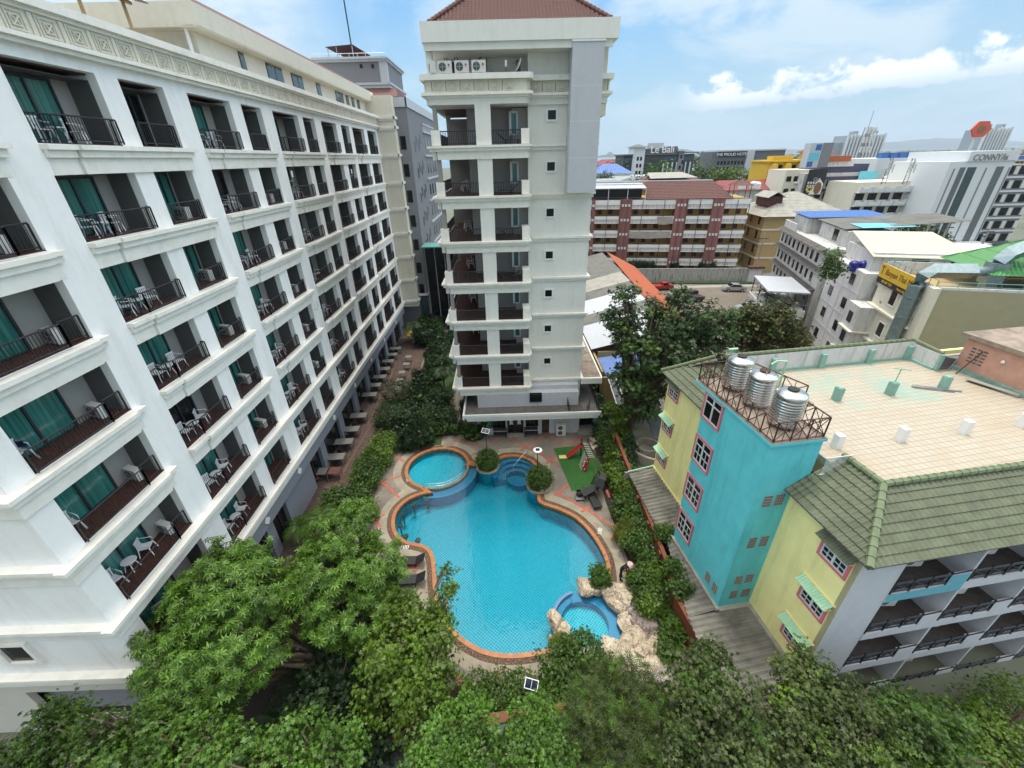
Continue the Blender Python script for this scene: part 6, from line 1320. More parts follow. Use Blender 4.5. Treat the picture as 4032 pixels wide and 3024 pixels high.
for i, px in enumerate((905, 1110)):
    p0, p1 = k2(px-25, 610, 108), k2(px+75, 410, 108); o = thing('telecom_mast', 'lattice telecom mast with antenna panels above the cream apartments, %s one' % ('left', 'right')[i], 'mast', (p1.x, 108, p0.z-1), group='rooftop masts'); mb = MB(); h = p1.z-p0.z+1
    for dx, dy in ((-.3, 0), (.3, 0), (0, .5)): mb.tube([(dx*1.8, dy, 0), (dx, dy, h)], .06, 4)
    for j in range(7): mb.tube([(-.5, 0, h*j/7), (.4, 0, h*(j+1)/7)], .04, 4)
    mb.build('lattice', 'dark_metal', o, local=True); mb = MB(); [mb.box(-.7+.5*k_, -.5+.5*k_, -.3, -.1, h-2.2-.8*(k_ % 2), h-.4-.8*(k_ % 2)) for k_ in range(4)]; mb.build('panel', 'ac_white', o, local=True)
# billboards block
sb_ = Bd('billboard_house', 'grey shophouse covered with dark portrait, red and blue billboards', 'building', (k2(140, 500, 125).x, 125, 0)); x0 = k2(140, 500, 125).x
def bx(px, py): p = k2(px, py, 125); return p.x-x0, p.z
a, z1 = bx(180, 515); b, _ = bx(770, 500); sb_.box('wall', 'old_white', (a, b, 0, 10, 0, z1-1)); sb_.box('floor_band', 'purple_band', *[(a+3, b, -.3, -.001, z, z+.7) for z in (z1-2.6, z1-5.6)]); sb_.box('upper_wall', 'purple_band', (a+4, b, .5, 10, z1-1, z1+1.0))
for j in range(4):
    for i in range(7): sb_.op('window', 'dark_glass', a+5+2.4*i, -.06, z1-4.3-3*j, 1.7, 1.5)
def panel(px0, py0, px1, py1, mat, name='billboard', y=-1.0):
    a, z1 = bx(px0, py0); b, z0 = bx(px1, py1); return sb_.box(name, mat, (a, b, y-.15, y, z0, z1)), (a, b, z0, z1)
_, (a, b, z0, z1) = panel(185, 515, 285, 750, 'sign_black'); 
m = MB(); m.lathe([(.01, 0), (1.0, .001), (1.0, .03), (.01, .03)], n=20); f = MB(); f.add([(v[0]*1.0+b-1.5, -1.17-v[2], v[1]*1.5+z1-4.6) for v in m.v], m.f); f2 = MB(); f2.slab([(b-3.6, -1.18, z0+.2), (b-.2, -1.18, z0+.2), (b-.2, -1.19, z0+2.8), (b-1.6, -1.19, z0+4.2)], .01)
sb_.mesh('portrait_face', 'skin', f); sb_.mesh('portrait_dress', 'white_paint', f2); sb_.box('picture', 'yellow_plastic', (a+.8, a+2.8, -1.18, -1.151, z1-5.6, z1-4.2)); 
for i in range(5):
    for j in range(3): sb_.box('product_picture', 'ac_white', (a+.4+.7*i, a+.9+.7*i, -1.18, -1.151, z0+1.2+.8*j, z0+1.8+.8*j))
text_mesh('lettering', 'Cici', 1.1, 'ac_white', sb_.t, (a+2.6, -1.2, z1-2.4), (R(90), 0, 0), .01, local=True)
_, (a, b, z0, z1) = panel(455, 640, 555, 800, 'red_paint'); sb_.box('poster', 'pink_trim', (a, b+1, -1.2, -1.151, z1-1.6, z1+.6)); sb_.box('white_band', 'ac_white', (a, b, -1.2, -1.151, z1-3.0, z1-1.61), (a, b, -1.2, -1.151, z0, z0+1.5)); text_mesh('lettering', 'Dr. House', .8, 'dark_metal', sb_.t, ((a+b)/2, -1.23, z1-2.3), (R(90), 0, 0), .01, local=True)
panel(655, 530, 760, 700, 'cyan_sheet'); panel(625, 610, 700, 720, 'hotel_dark', y=-1.2); _, (a, b, z0, z1) = panel(590, 730, 690, 880, 'hotel_dark', y=-1.4); text_mesh('lettering', 'Blue Sol', .8, 'ac_white', sb_.t, ((a+b)/2, -1.58, (z0+z1)/2), (R(90), 0, 0), .01, local=True); panel(690, 800, 760, 890, 'blue_sheet')
sb_.box('red_awning', 'orange_tile', (bx(390, 400)[0], bx(590, 400)[0], -.5, 3, bx(390, 430)[1]-.3, bx(390, 390)[1])); sb_.box('roof_house', 'old_white_clean', (bx(330, 440)[0], bx(630, 440)[0], 0, 5, bx(390, 490)[1], bx(390, 430)[1]))
# tall leaning ad column
a, b = k2(190, 270, 118), k2(380, 270, 118); c_, d_ = k2(165, 500, 118), k2(300, 500, 118)
ad = Bd('advert_tower', 'tall white advertisement box with lattice side above the yellow building', 'billboard', (c_.x, 118, c_.z)); h = a.z-c_.z; w1 = (d_.x-c_.x)*.8; ad.box('panel', 'panel_grey', (0, w1, 0, 2.5, 0, h)); ad.box('lattice_side', 'wing_grey', (w1+.01, w1+2.8, .2, 2.3, 0, h)); ad.box('picture', 'cyan_sheet', (.3, w1-.3, -.05, -.001, h*.3, h*.62)); ad.box('picture', 'blue_sheet', (.2, 1.6, -.05, -.001, .2, 1.4), (w1-1.6, w1-.2, -.05, -.001, h-1.6, h-.3))
# yellow building and pale one beside
yb = Bd('yellow_building', 'bright yellow building with stacked rounded bays and a dark red roof', 'building', (k1(1650, 660, 140).x+1.5, 140, 0), R(-6)); zt = k1(1700, 450, 140).z
yb.box('wall', 'yellow_paint', (0, 17, 1.2, 14, 0, zt)); yb.box('roof_slab', 'yellow_paint', (-.6, 17, .2, 14, zt, zt+.5)); yb.box('upper_wall', 'yellow_paint', (12, 17, 2, 9, zt+.51, zt+2.4), (2, 8, 4, 8, zt+.51, zt+1.6)); yb.hip(11.5, 17.5, 1, 9, zt+2.4, zt+4.2, .5, 'red_paint', rib=.5)
for i in range(4):
    for j in range(5): m = MB(); m.lathe([(1.3, .4), (1.35, 1.6), (1.1, 2.9), (.8, 3.1)], (1.5+3.9*i, 1.2, zt-3.2*(j+1)), 8); yb.mesh('rounded_bay', 'yellow_paint', m); yb.op('window', 'dark_glass', 3.45+3.9*i, 1.1, zt-3.2*(j+1)+.6, 1.1, 1.8)
pb = Bd('pale_block', 'weathered pale concrete block with window bands beside the dark portrait billboard', 'building', (k1(1890, 520, 128).x, 128, 0), R(-4)); zt = k1(1890, 520, 128).z; pb.box('wall', 'render_cream', (0, 15, 0, 10, 0, zt))
for j in range(4): pb.box('ledge', 'render_white', (3, 15, -.9, -.001, zt-3.4-3.1*j, zt-3.1-3.1*j)); [pb.op('window', 'dark_glass', 1.2+2*i, -.06, zt-2.9-3.1*j, 1.3, 1.3) for i in range(7)]
# the dark hotel with roof lettering
def hotel_rows(b, x0, x1, z0, rows, cols, w_, h, pitch, mat='dark_glass', y=-.06):
    for j in range(rows):
        for i in range(cols): b.op('window', mat, x0+(x1-x0)*(i+.5)/cols, y, z0+pitch*j, w_, h)
Yb = 220; x0 = k1(370, 400, Yb).x; bl = Bd('dark_hotel', 'dark slate hotel with white stair towers and white letters on its roof', 'building', (x0, Yb, 0))
def bp(px, py): p = k1(px, py, Yb); return p.x-x0, p.z
xe, zt = bp(1030, 380); zt = bp(600, 380)[1]; bl.box('wall', 'hotel_dark', (0, xe, 0, 16, 0, zt)); 
a, z = bp(460, 310); b = bp(565, 310)[0]; bl.box('white_tower', 'hotel_white', (a, b, -1.5, 8, 0, z)); bl.hip(a, b, -1.5, 8, z, z+1.2, 1, 'hotel_grey', rib=.8)
a2, z2 = bp(885, 345); b2 = bp(930, 345)[0]; bl.box('stair_tower', 'wing_light', (a2, b2, -1.2, 8, 0, z2)); bl.hip(a2, b2, -1.2, 8, z2, z2+.8, .8, 'hotel_grey', rib=.8)
bl.box('eave', 'hotel_grey', (-1, a, -1.2, 15, zt, zt+.5), (b, a2-.5, -1, 15, zt, zt+.5), (b2+.1, xe+1, -1.2, 15, zt+.4, zt+.9)); bl.box('upper_storey', 'hotel_grey', (b+.1, a2-.1, 1, 12, zt+.51, zt+2.6)); bl.box('sign_screen', 'panel_grey', (b+1.5, b+9, .8, .9, zt+2.61, zt+4.8)); q_, z3 = bp(760, 300); bl.box('lift_room', 'hotel_grey', (q_, q_+6.5, 2, 8, zt+2.61, z3))
hotel_rows(bl, 0, a, zt-2.9, 1, 3, 1.5, 1.8, -2.8, 'glass_blue'); [hotel_rows(bl, b+.3, a2-.3, zt-2.8-2.9*j, 1, 9, 1.5, 1.9, 2.9, 'glass_blue') for j in range(4)]; [hotel_rows(bl, b2+.2, xe, zt-2.8-2.9*j, 1, 3, 1.5, 1.9, 2.9, 'glass_blue') for j in range(5)]
[hotel_rows(bl, a+1.4, a+4.4, zt-2.2-2.9*j, 1, 2, .9, 1.6, 2.9, 'dark_glass', -1.56) for j in range(4)]; [bl.op('window', 'dark_glass', a2+1+.9*(j % 2), -1.26, zt-1.8-2.2*j, .9, 1.5) for j in range(6)]
bl.box('white_balconies', 'hotel_white', *[(bp(740, 400)[0]+2.1*i, bp(740, 400)[0]+2.1*i+.5, -.6, -.1, zt-9.5, zt-3.2) for i in range(7)])
text_mesh('lettering', 'Le Bali', 4.2, 'white_paint', bl.t, (bp(735, 320)[0], .3, bp(735, 330)[1]), (R(90), 0, 0), .2, local=True)
bl.box('low_wing', 'hotel_grey', (-.5, 18, -14, -2, 0, zt-9.5)); bl.hip(-.5, 18, -14, -2, zt-9.5, zt-7.8, .8, 'hotel_grey', rib=.8)
Yp_ = 230; x0p = k1(1190, 400, Yp_).x; ph = Bd('grey_hotel', 'grey and black hotel slab with white ribbon windows and a lettered black band', 'building', (x0p, Yp_, 0))
def pp_(px, py): p = k1(px, py, Yp_); return p.x-x0p, p.z
xe = pp_(1865, 400)[0]; zt = pp_(1500, 330)[1]; ph.box('wall', 'hotel_grey', (0, xe, 0, 14, 0, zt-.6)); ph.box('roof_edge', 'panel_grey', (2, xe, -.6, 14, zt-.59, zt)); a = pp_(1510, 400)[0]; b = pp_(1575, 400)[0]; ph.box('white_shaft', 'panel_grey', (a, b, -1, 8, 0, zt-.6)); s0, s1 = pp_(1260, 360)[0], pp_(1500, 360)[0]; ph.box('name_band', 'sign_black', (s0, s1, -.6, -.001, zt-2.9, zt-.9))
text_mesh('lettering', 'THE PROUD HOTEL', 1.75, 'white_paint', ph.t, ((s0+s1)/2, -.7, zt-1.9), (R(90), 0, 0), .05, local=True)
[hotel_rows(ph, pp_(1245, 400)[0], a-.5, zt-6.3-2.6*j, 1, 8, 1.1, 1.6, 2.6) for j in range(6)]; [hotel_rows(ph, b+.5, xe, zt-6.3-2.6*j, 1, 8, 1.1, 1.6, 2.6) for j in range(6)]; ph.box('white_ribbon', 'hotel_white', *[(pp_(1245, 400)[0], a-.5, -.2, -.01, zt-7.1-2.6*j, zt-6.5-2.6*j) for j in range(2, 6)])
# white houses and small roofs on the left of the far view
for i, (px, py, Y, w_, d, zc, mat, lab) in enumerate(((120, 470, 320, 24, 14, 'red_paint', 'pink_wall', 'pinkish house with dull red hipped roof beside the tower edge'), (240, 455, 330, 16, 14, 'beige_wall', 'beige_wall', 'tan house with stepped tiled roof beside the red roofed house'), (120, 545, 190, 16, 10, 'blue_sheet', 'old_white_clean', 'white house with pale blue hipped roof by the tower edge'))):
    p = k1(px, py, Y); b_ = Bd('town_house', lab, 'house', (p.x-(2 if i != 1 else 0), Y, 0)); b_.box('wall', mat, (0, w_, 0, d, 0, p.z-.5)); b_.hip(0, w_, 0, d, p.z-.5, p.z+3, 1, zc, rib=.8); [b_.op('window', 'dark_glass', 2+3*j, -.06, p.z-3.5, 1.2, 1.6) for j in range(int(w_/3))]
for i in range(7):
    p = k1(150+30*i, 640-8*i, 150+6*i); b_ = Bd('row_house', 'white row house with stepped parapet beyond the apartment roof, number %s from the left' % ('one', 'two', 'three', 'four', 'five', 'six', 'seven')[i], 'house', (p.x-6, 150+6*i, 0), group='white row houses'); b_.box('wall', 'hotel_white' if i % 2 else 'render_cream', (0, 13, 0, 5.5, 0, p.z)); b_.box('parapet', 'hotel_white', (0, 13, -.2, 0, p.z, p.z+.6), (12.8, 13, 0, 5.5, p.z, p.z+.6))
p = k1(500, 600, 165); b_ = Bd('white_house', 'white house with stepped wall and roof terrace left of the leafy tree', 'house', (p.x, 165, 0)); b_.box('wall', 'hotel_white', (0, 12, 0, 10, 0, k1(500, 575, 165).z), (0, 4, -2, 0, 0, k1(500, 600, 165).z)); [b_.op('window', 'dark_glass', 6+2*i, -.06, 13.5, 1, 1.3) for i in range(3)]
# distant residential slabs, red sign, lattice tower
for i, (px0, px1, py, Y, lab) in enumerate(((560, 925, 200, 620, 'distant grey residential slab with ribbed facade behind the lattice tower'), (1850, 2100, 140, 560, 'distant grey residential slab on the right behind the white hotel'))):
    a, b = k2(px0, py, Y), k2(px1, py, Y); b_ = Bd('distant_tower', lab, 'tower block', (a.x, Y, 0)); W_ = b.x-a.x; n_ = 12 if i == 0 else 9
    b_.box('slab', 'far_tower', (0, W_, 0, 24, 0, a.z)); 
    for k_ in range(n_): b_.box('rib', 'hotel_white', (W_*k_/n_, W_*(k_+.45)/n_, -3, -.001, 0, a.z*.985+(k_ % 3)*1.2))
    b_.box('roof_room', 'far_tower', (W_*.2, W_*.32, 4, 12, a.z, a.z+5), (W_*.7, W_*.82, 4, 12, a.z, a.z+5)); b_.box('lower_slab', 'far_tower', (-W_*.22, -.01, 4, 22, 0, a.z*.8 if i == 0 else a.z*.45))
    for k_ in range(16): b_.box('floor_line', 'wing_grey', (0, W_, -.6, -.01, a.z*(k_+.5)/16.5, a.z*(k_+.5)/16.5+.9))
p = k2(1800, 140, 300); sg = thing('round_sign', 'orange red hexagonal sign raised high above the white hotel', 'sign', (p.x, 300, 20)); mb = MB(); mb.lathe([(.01, 0), (5.5, 0), (5.5, 1), (.01, 1)], n=6); f = MB(); f.add([(p.x+v[0]*1.15, 300-v[2], p.z+v[1]*.9) for v in mb.v], mb.f); f.build('disc', 'orange_sign', sg); f = MB(); f.add([(p.x+v[0]*.5, 299-v[2]*.2, p.z+v[1]*.4) for v in mb.v], mb.f); f.build('inner_mark', 'skin', sg); f = MB(); f.tube([(p.x, 301, 0), (p.x, 301, p.z-4)], .7, 6); f.build('mast', 'ac_white', sg)
a, b = k2(670, 390, 210), k2(735, 120, 210); lt = thing('lattice_tower', 'steel lattice communications tower in front of the distant ribbed slab', 'tower', (a.x, 210, 0)); mb = MB(); H_ = b.z
for sx, sy in ((-1, -1), (1, -1), (1, 1), (-1, 1)): mb.tube([(a.x+sx*2.2, 210+sy*2.2, 0), (a.x+sx*.8, 210+sy*.8, H_)], .22, 4)
for j in range(16): z0, z1 = H_*j/16, H_*(j+1)/16; r0, r1 = 2.2-1.4*j/16, 2.2-1.4*(j+1)/16; mb.tube([(a.x-r0, 210-r0, z0), (a.x+r1, 210-r1, z1)], .12, 3); mb.tube([(a.x+r0, 210-r0, z0), (a.x-r1, 210-r1, z1)], .12, 3)
mb.tube([(a.x, 210, H_), (a.x, 210, H_+6)], .12, 4); mb.build('lattice', 'wing_grey', lt)
for j in range(3):
    mb = MB(); [mb.box(a.x-2.2+1.3*k_, a.x-1.6+1.3*k_, 207.6, 208.2, H_-2.5-3.6*j, H_-.2-3.6*j) for k_ in range(4)]; mb.build('antenna_panel', 'ac_white', lt)
# far hills and wooded plain
def ridge(name, pts, Y, depth, mat='hill'):
    mb = MB(); n_ = len(pts)
    vs = [(p[0], Y, -1) for p in pts]+[(p[0], Y+depth*.5, p[1]) for p in pts]+[(p[0], Y+depth, -1) for p in pts]; fs = [(i, i+1, n_+i+1, n_+i) for i in range(n_-1)]+[(n_+i, n_+i+1, 2*n_+i+1, 2*n_+i) for i in range(n_-1)]
    mb.add(vs, fs); return struct(name, mb, mat, smooth=True)
def hp(px, py, Y, cr=2): p = (k1 if cr == 1 else k2)(px, py, Y); return (p.x, p.z)
def jag(pts, n_, amp, sd):
    rg = random.Random(sd); o = []
    for (a, b) in zip(pts, pts[1:]):
        for i in range(n_): t = i/n_; o.append((a[0]+(b[0]-a[0])*t, max(0, a[1]+(b[1]-a[1])*t+rg.uniform(-amp, amp)*math.sin(math.pi*min(1, max(.15, t))))))
    return o+[pts[-1]]
ridge('hills', jag([hp(-500, 330, 9000), hp(300, 310, 9000), hp(900, 325, 9000), hp(1150, 285, 9000), hp(1350, 245, 9000), hp(1600, 235, 9000), hp(1900, 205, 9000), hp(2200, 190, 9000), hp(2700, 210, 9000)], 8, 18, 1), 9000, 3000)
ridge('islands', jag([hp(120, 405, 7000, 1), hp(200, 380, 7000, 1), hp(250, 375, 7000, 1), hp(290, 345, 7000, 1), hp(360, 385, 7000, 1), hp(440, 400, 7000, 1)], 6, 9, 2), 7000, 600)
ridge('islands', jag([hp(900, 375, 8000, 1), hp(1000, 320, 8000, 1), hp(1100, 330, 8000, 1), hp(1200, 372, 8000, 1), hp(1750, 340, 8000, 1), hp(2000, 330, 8000, 1)], 6, 12, 5), 8000, 900)
land = MB(); P0 = [(-E3, 1450)]+[(x, 1450+y) for x, y in ((-2500, 60), (-500, 30), (300, 60), (700, 300), (1200, 1500), (2500, 5000), (E3, 7000))]+[(E3, 1400)]; fill(land, [P0], -.3); struct('shore_land', land, 'ground_far')
# cars and motorbikes of the lot
def car(label, loc, rz, paint, L_=4.2, pickup=False):
    t = thing('parked_car', label, 'car', loc, rz); h = L_/2
    prof = [(-h, .35), (-h, .75), (-h*.93, .92), (-h*.62, .98), (-h*.38, 1.38), (h*.25, 1.42), (h*.55, 1.02), (h*.93, .86), (h, .62), (h, .3)] if not pickup else [(-h, .45), (-h, .95), (-h*.05, .95), (-h*.05, 1.5), (h*.42, 1.5), (h*.6, 1.05), (h*.97, .95), (h, .6), (h, .4)]
    mb = MB(); n_ = len(prof); vs = []
    for y, k_ in ((-.8, .0), (-.84, 1.), (.84, 1.), (.8, .0)): vs += [(x, (y*(1-.13*max(0, z-.95)/.45) if True else y), z) for x, z in prof]
    fs = [(j*n_+i, j*n_+(i+1) % n_, (j+1)*n_+(i+1) % n_, (j+1)*n_+i) for j in range(3) for i in range(n_)]+[tuple(range(n_-1, -1, -1)), tuple(3*n_+i for i in range(n_))]; mb.add(vs, fs); mb.build('body', paint, t, local=True)
    mb = MB()
    if not pickup:
        for s_ in (-1, 1): mb.add([(-h*.55, s_*.83, 1.0), (-h*.36, s_*.80, 1.31), (h*.22, s_*.80, 1.34), (h*.47, s_*.83, 1.0)], [(0, 1, 2, 3)])
        mb.add([(h*.27, -.7, 1.41), (h*.27, .7, 1.41), (h*.53, .74, 1.06), (h*.53, -.74, 1.06)], [(0, 1, 2, 3)]); mb.add([(-h*.40, -.7, 1.37), (-h*.40, .7, 1.37), (-h*.60, .74, 1.03), (-h*.60, -.74, 1.03)], [(0, 1, 2, 3)])
        for i in range(len(mb.v)): x, y, z = mb.v[i]; mb.v[i] = (x+(.012 if x > h*.24 and abs(y) < .78 else (-.012 if x < -h*.35 and abs(y) < .78 else 0)), y*1.012, z+.01)
    else: mb.box(h*.0, h*.4, -.86, .86, 1.12, 1.42)
    mb.build('windows', 'dark_glass', t, local=True)
    for x in (-h*.62, h*.62):
        for y in (-.82, .82): mb = MB(); M_ = Matrix.Translation((x, y, .31)) @ Matrix.Rotation(R(90), 4, 'X'); q = MB().lathe([(.05, -.1), (.31, -.09), (.31, .09), (.05, .1)], n=16); mb.add([M_ @ Vector(v) for v in q.v], q.f); wl = mb.build('wheel', 'tyre', t, local=True); mb = MB(); q = MB().lathe([(.02, -.11), (.18, -.11), (.18, .11), (.02, .11)], n=10); mb.add([M_ @ Vector(v) for v in q.v], q.f); mb.build('rim', 'silver_tube', wl, local=True)
    for y in (-.6, .6): mb = MB(); mb.box(h-.04, h+.015, y-.15, y+.15, .62, .76); mb.build('headlight', 'white_plastic', t, local=True); mb = MB(); mb.box(-h-.015, -h+.04, y-.15, y+.15, .66, .82); mb.build('tail_light', 'red_paint', t, local=True)
    return t
car('silver sedan parked in the lot below the stained perimeter wall', (43.9, 78.4, 0), R(172), 'car_silver', 4.1)
car('silver hatchback parked behind a white car under the rusty leaved tree', (40.3, 66.2, 0), R(165), 'car_silver', 3.9)
car('white car parked in front of the silver hatchback beside the rusty leaved tree', (41.3, 63.9, 0), R(168), 'car_white', 4.0)
car('red pickup with white cab beside the orange roof', (30.7, 80.6, 0), R(5), 'car_red', 4.2, True)
car('dark pickup half hidden by the big tree in the lot', (34.3, 74.0, 0), R(100), 'pot_dark', 4.2, True)
mo = thing('motorbike', 'x', 'motorbike'); mb = MB(); mb.tube([(-.5, 0, .5), (-.2, 0, .72), (.15, 0, .55), (.45, 0, .85)], [.08, .12, .1, .05], 7); mb.build('frame', 'car_red', mo, local=True, smooth=True); mb = MB(); mb.box(-.5, .05, -.11, .11, .72, .8); mb.build('seat', 'black_plastic', mo, local=True); mb = MB(); mb.tube([(.42, -.3, .98), (.45, 0, .95), (.42, .3, .98)], .02, 5); mb.build('handlebar', 'dark_metal', mo, local=True)
for x in (-.55, .6): mb = MB(); M_ = Matrix.Translation((x, 0, .28)) @ Matrix.Rotation(R(90), 4, 'X'); q = MB().lathe([(.2, -.05), (.28, -.04), (.28, .04), (.2, .05)], n=14); mb.add([M_ @ Vector(v) for v in q.v], q.f); mb.build('wheel', 'tyre', mo, local=True)
mp = Proto(mo)
for i, (x, y) in enumerate(((41.9, 69.0), (42.8, 69.3), (43.4, 68.6), (44.0, 69.5))): mp.put((x, y, 0), R(20+25*i), 'red motorbike parked in the lot, %s of the row of four' % ('first', 'second', 'third', 'last')[i], 'motorbikes in the lot')
# market hall roofs behind the tower (orange ridge, striped sheets)
mk = Bd('market_hall', 'long shed with striped grey and white sheet roof and orange tiled far slope', 'building', (0, 0, 0)); 
LX = lambda y: 9.2+(y-37)*.045
RX = lambda y: 18.6+(y-50)*.05
seg = [(37.5, 43, 'blue_sheet'), (43.2, 50.5, 'white_roof'), (50.5, 54.2, 'asbestos'), (54.2, 60, 'white_roof'), (60, 64, 'asbestos'), (64, 70, 'asbestos_pale'), (70, 86, 'asbestos')]
for y0, y1, mt in seg:
    zl, zr = 4.2, 6.4; 
    if mt == 'blue_sheet': m = wave_slope((10.2, y0+1, 3.3), (10.2, y1, 3.3), (14.5, y0+1, 3.9), (14.5, y1, 3.9), 1.4, .35, .03, .03, 4)
    else: m = wave_slope((LX(y0), y1, zl), (LX(y0), y0, zl), (RX(y0), y1, zr), (RX(y0), y0, zr), 2.5, .45, .03, .02, 4)
    mk.mesh('roof_strip', mt, m)
m = wave_slope((24.5, 48, 3.4), (26.5, 86, 3.4), (RX(48), 48, 6.5), (RX(86), 86, 6.5), .5, .35, .03, .03, 4); mk.mesh('orange_roof', 'orange_tile', m)
mk.box('wall', 'beige_wall', (9.7, 9.9, 38.5, 85, 0, 3.8), (9.9, 14, 38.3, 38.5, 0, 3.2), (9.9, 24, 85, 85.3, 0, 4.5), (10.2, 15, 43, 43.2, 0, 4)); 
for y in np.arange(39, 50, 2.2): mk.box('window', 'dark_glass', (9.62, 9.699, y, y+1.1, 1.0, 2.8))
m = MB(); m.slab([(10.3, 33.9, 2.3), (14.6, 33.9, 2.3), (14.6, 38.2, 3.1), (10.3, 38.2, 3.1)], .08); mk.mesh('awning', 'dark_sheet', m)
m = MB(); [m.bar((10.35+.85*i, 33.9, 2.36), (10.35+.85*i, 38.2, 3.16), .07) for i in range(6)]; mk.mesh('awning_rib', 'white_paint', m)
m = MB(); m.slab([(12.2, 28.8, 2.2), (13.6, 28.5, 2.2), (14.4, 36.2, 3.0), (13, 36.4, 3.0)], .08); mk.mesh('side_awning', 'dark_sheet', m)
wl_ = thing('concrete_well', 'round open concrete ring tank in the shade under the big tree', 'tank', (12.3, 30, 0)); mb = MB(); mb.lathe([(1.0, 0), (1.05, .02), (1.05, .7), (.9, .7), (.9, .05), (.4, .04)], n=28); mb.build('ring_wall', 'concrete', wl_, local=True)
rw_ = thing('retaining_wall', 'curved low concrete retaining wall beside the yellow building corner', 'wall', (11, 27.5, 0)); mb = MB(); P_ = arc((13.5, 30.5), 3.3, 160, 255, 14); mb.prism([tuple(p) for p in P_]+[tuple(p) for p in arc((13.5, 30.5), 3.05, 160, 255, 14)][::-1], 0, .9); mb.build('wall_panel', 'concrete', rw_)
# poles in the lot
for i, (px, py, pz) in enumerate(((1310, 905, 0), )): pass
ep = thing('utility_pole', 'concrete utility pole with wires in front of the beige block', 'pole', (53, 88, 0)); mb = MB(); mb.tube([(53, 88, 0), (53, 88, 9)], [.18, .12], 8); mb.build('pole', 'concrete', ep); mb = MB(); mb.box(52, 54, 87.9, 88.05, 7.8, 7.95); mb.build('crossarm', 'dark_metal', ep)
mb = MB()
for i in range(6): a, b = Vector((52+.3*i, 88, 8-.25*i)), Vector((22+.5*i, 80, 6.5-.2*i)); mb.tube([a.lerp(b, t/10)-Vector((0, 0, 3*math.sin(math.pi*t/10)*.4)) for t in range(11)], .025, 3, cap=False)
tag(mb.build('power_lines', 'dark_metal'), 'bundle of black power lines sagging from the utility pole over the lot', 'power lines')
for i, (px, py, lab) in enumerate(((1340, 1000, 'left'), (1500, 1050, 'middle'), (1860, 1130, 'right'))):
    p = k2(px, py, 70); o = thing('utility_pole', 'concrete street pole in front of the white hotel, %s one of three' % lab, 'pole', (p.x, 70, 0), group='street poles by the white hotel'); mb = MB(); mb.tube([(0, 0, 0), (0, 0, p.z+1)], [.2, .14], 8); mb.build('pole', 'concrete', o, local=True); mb = MB(); mb.box(-1, 1, -.06, .06, p.z-.2, p.z-.05); mb.box(-1, 1, -.06, .06, p.z+.5, p.z+.62); mb.build('crossarm', 'dark_metal', o, local=True)
# ------------------------------------------------------------------ balcony furniture
ch = thing('plastic_chair', 'x', 'chair'); mb = MB(); mb.slab([(-.23, -.22, .43), (.23, -.22, .43), (.21, .2, .41), (-.21, .2, .41)], .03); mb.build('seat', 'white_plastic', ch, local=True)
mb = MB(); mb.slab([(-.21, .20, .42), (.21, .20, .42), (.21, .24, .40), (-.21, .24, .40)], .02)
for i in range(5): x = -.17+.085*i; mb.box(x-.025, x+.025, .21+.0, .235, .42, .78)
mb.box(-.22, .22, .2, .245, .78, .84); mb.build('backrest', 'white_plastic', ch, local=True)
for s_ in (-1, 1):
    mb = MB(); mb.tube([(s_*.24, .22, .72), (s_*.27, .05, .66), (s_*.27, -.2, .64), (s_*.25, -.24, .5)], .02, 5); mb.build('armrest', 'white_plastic', ch, local=True, smooth=True)
    for a, b in (((s_*.23, -.2, .43), (s_*.27, -.27, 0)), ((s_*.22, .2, .43), (s_*.25, .27, 0))): mb = MB(); mb.bar(b, a, .04); mb.build('leg', 'white_plastic', ch, local=True)
chp = Proto(ch)
tb = thing('plastic_table', 'x', 'table'); mb = MB(); mb.lathe([(.0, .48), (.28, .48), (.29, .5), (.28, .52), (.0, .52)], n=18); mb.build('table_top', 'white_plastic', tb, local=True)
for a in (45, 135, 225, 315): mb = MB(); c_, s_ = math.cos(R(a)), math.sin(R(a)); mb.bar((.27*c_, .27*s_, 0), (.15*c_, .15*s_, .49), .035); mb.build('leg', 'white_plastic', tb, local=True)
tbp = Proto(tb)
FN = ['first', 'second', 'third', 'fourth', 'fifth', 'sixth', 'seventh']; BN = {1: 'nearest', 3: 'second', 5: 'third', 7: 'fourth', 9: 'fifth'}
rg = random.Random(3)
for j, z in enumerate(FLO):
    for c_ in (1, 3, 5, 7):
        if (c_ == 7 and j % 2) or (c_ == 5 and j in (6,)) or (c_ == 1 and j == 6 and False): continue
        y0 = COLS[c_][1]; lab = '%s balcony floor, %s wide bay of the white wing' % (FN[j], BN[c_]); zz = z+.02
        chp.put((FX-.55, y0+.85+rg.uniform(-.1, .1), zz), R(rg.uniform(60, 120)+0), 'white plastic armchair, nearer one, '+lab, 'white armchairs on the balconies')
        if c_ <= 5: chp.put((FX-.6, y0+2.2+rg.uniform(-.1, .15), zz), R(rg.uniform(70, 120)), 'white plastic armchair, farther one, '+lab, 'white armchairs on the balconies')
        if c_ <= 5: tbp.put((FX-.55, y0+1.5, zz), 0, 'round white plastic table, '+lab, 'white tables on the balconies')
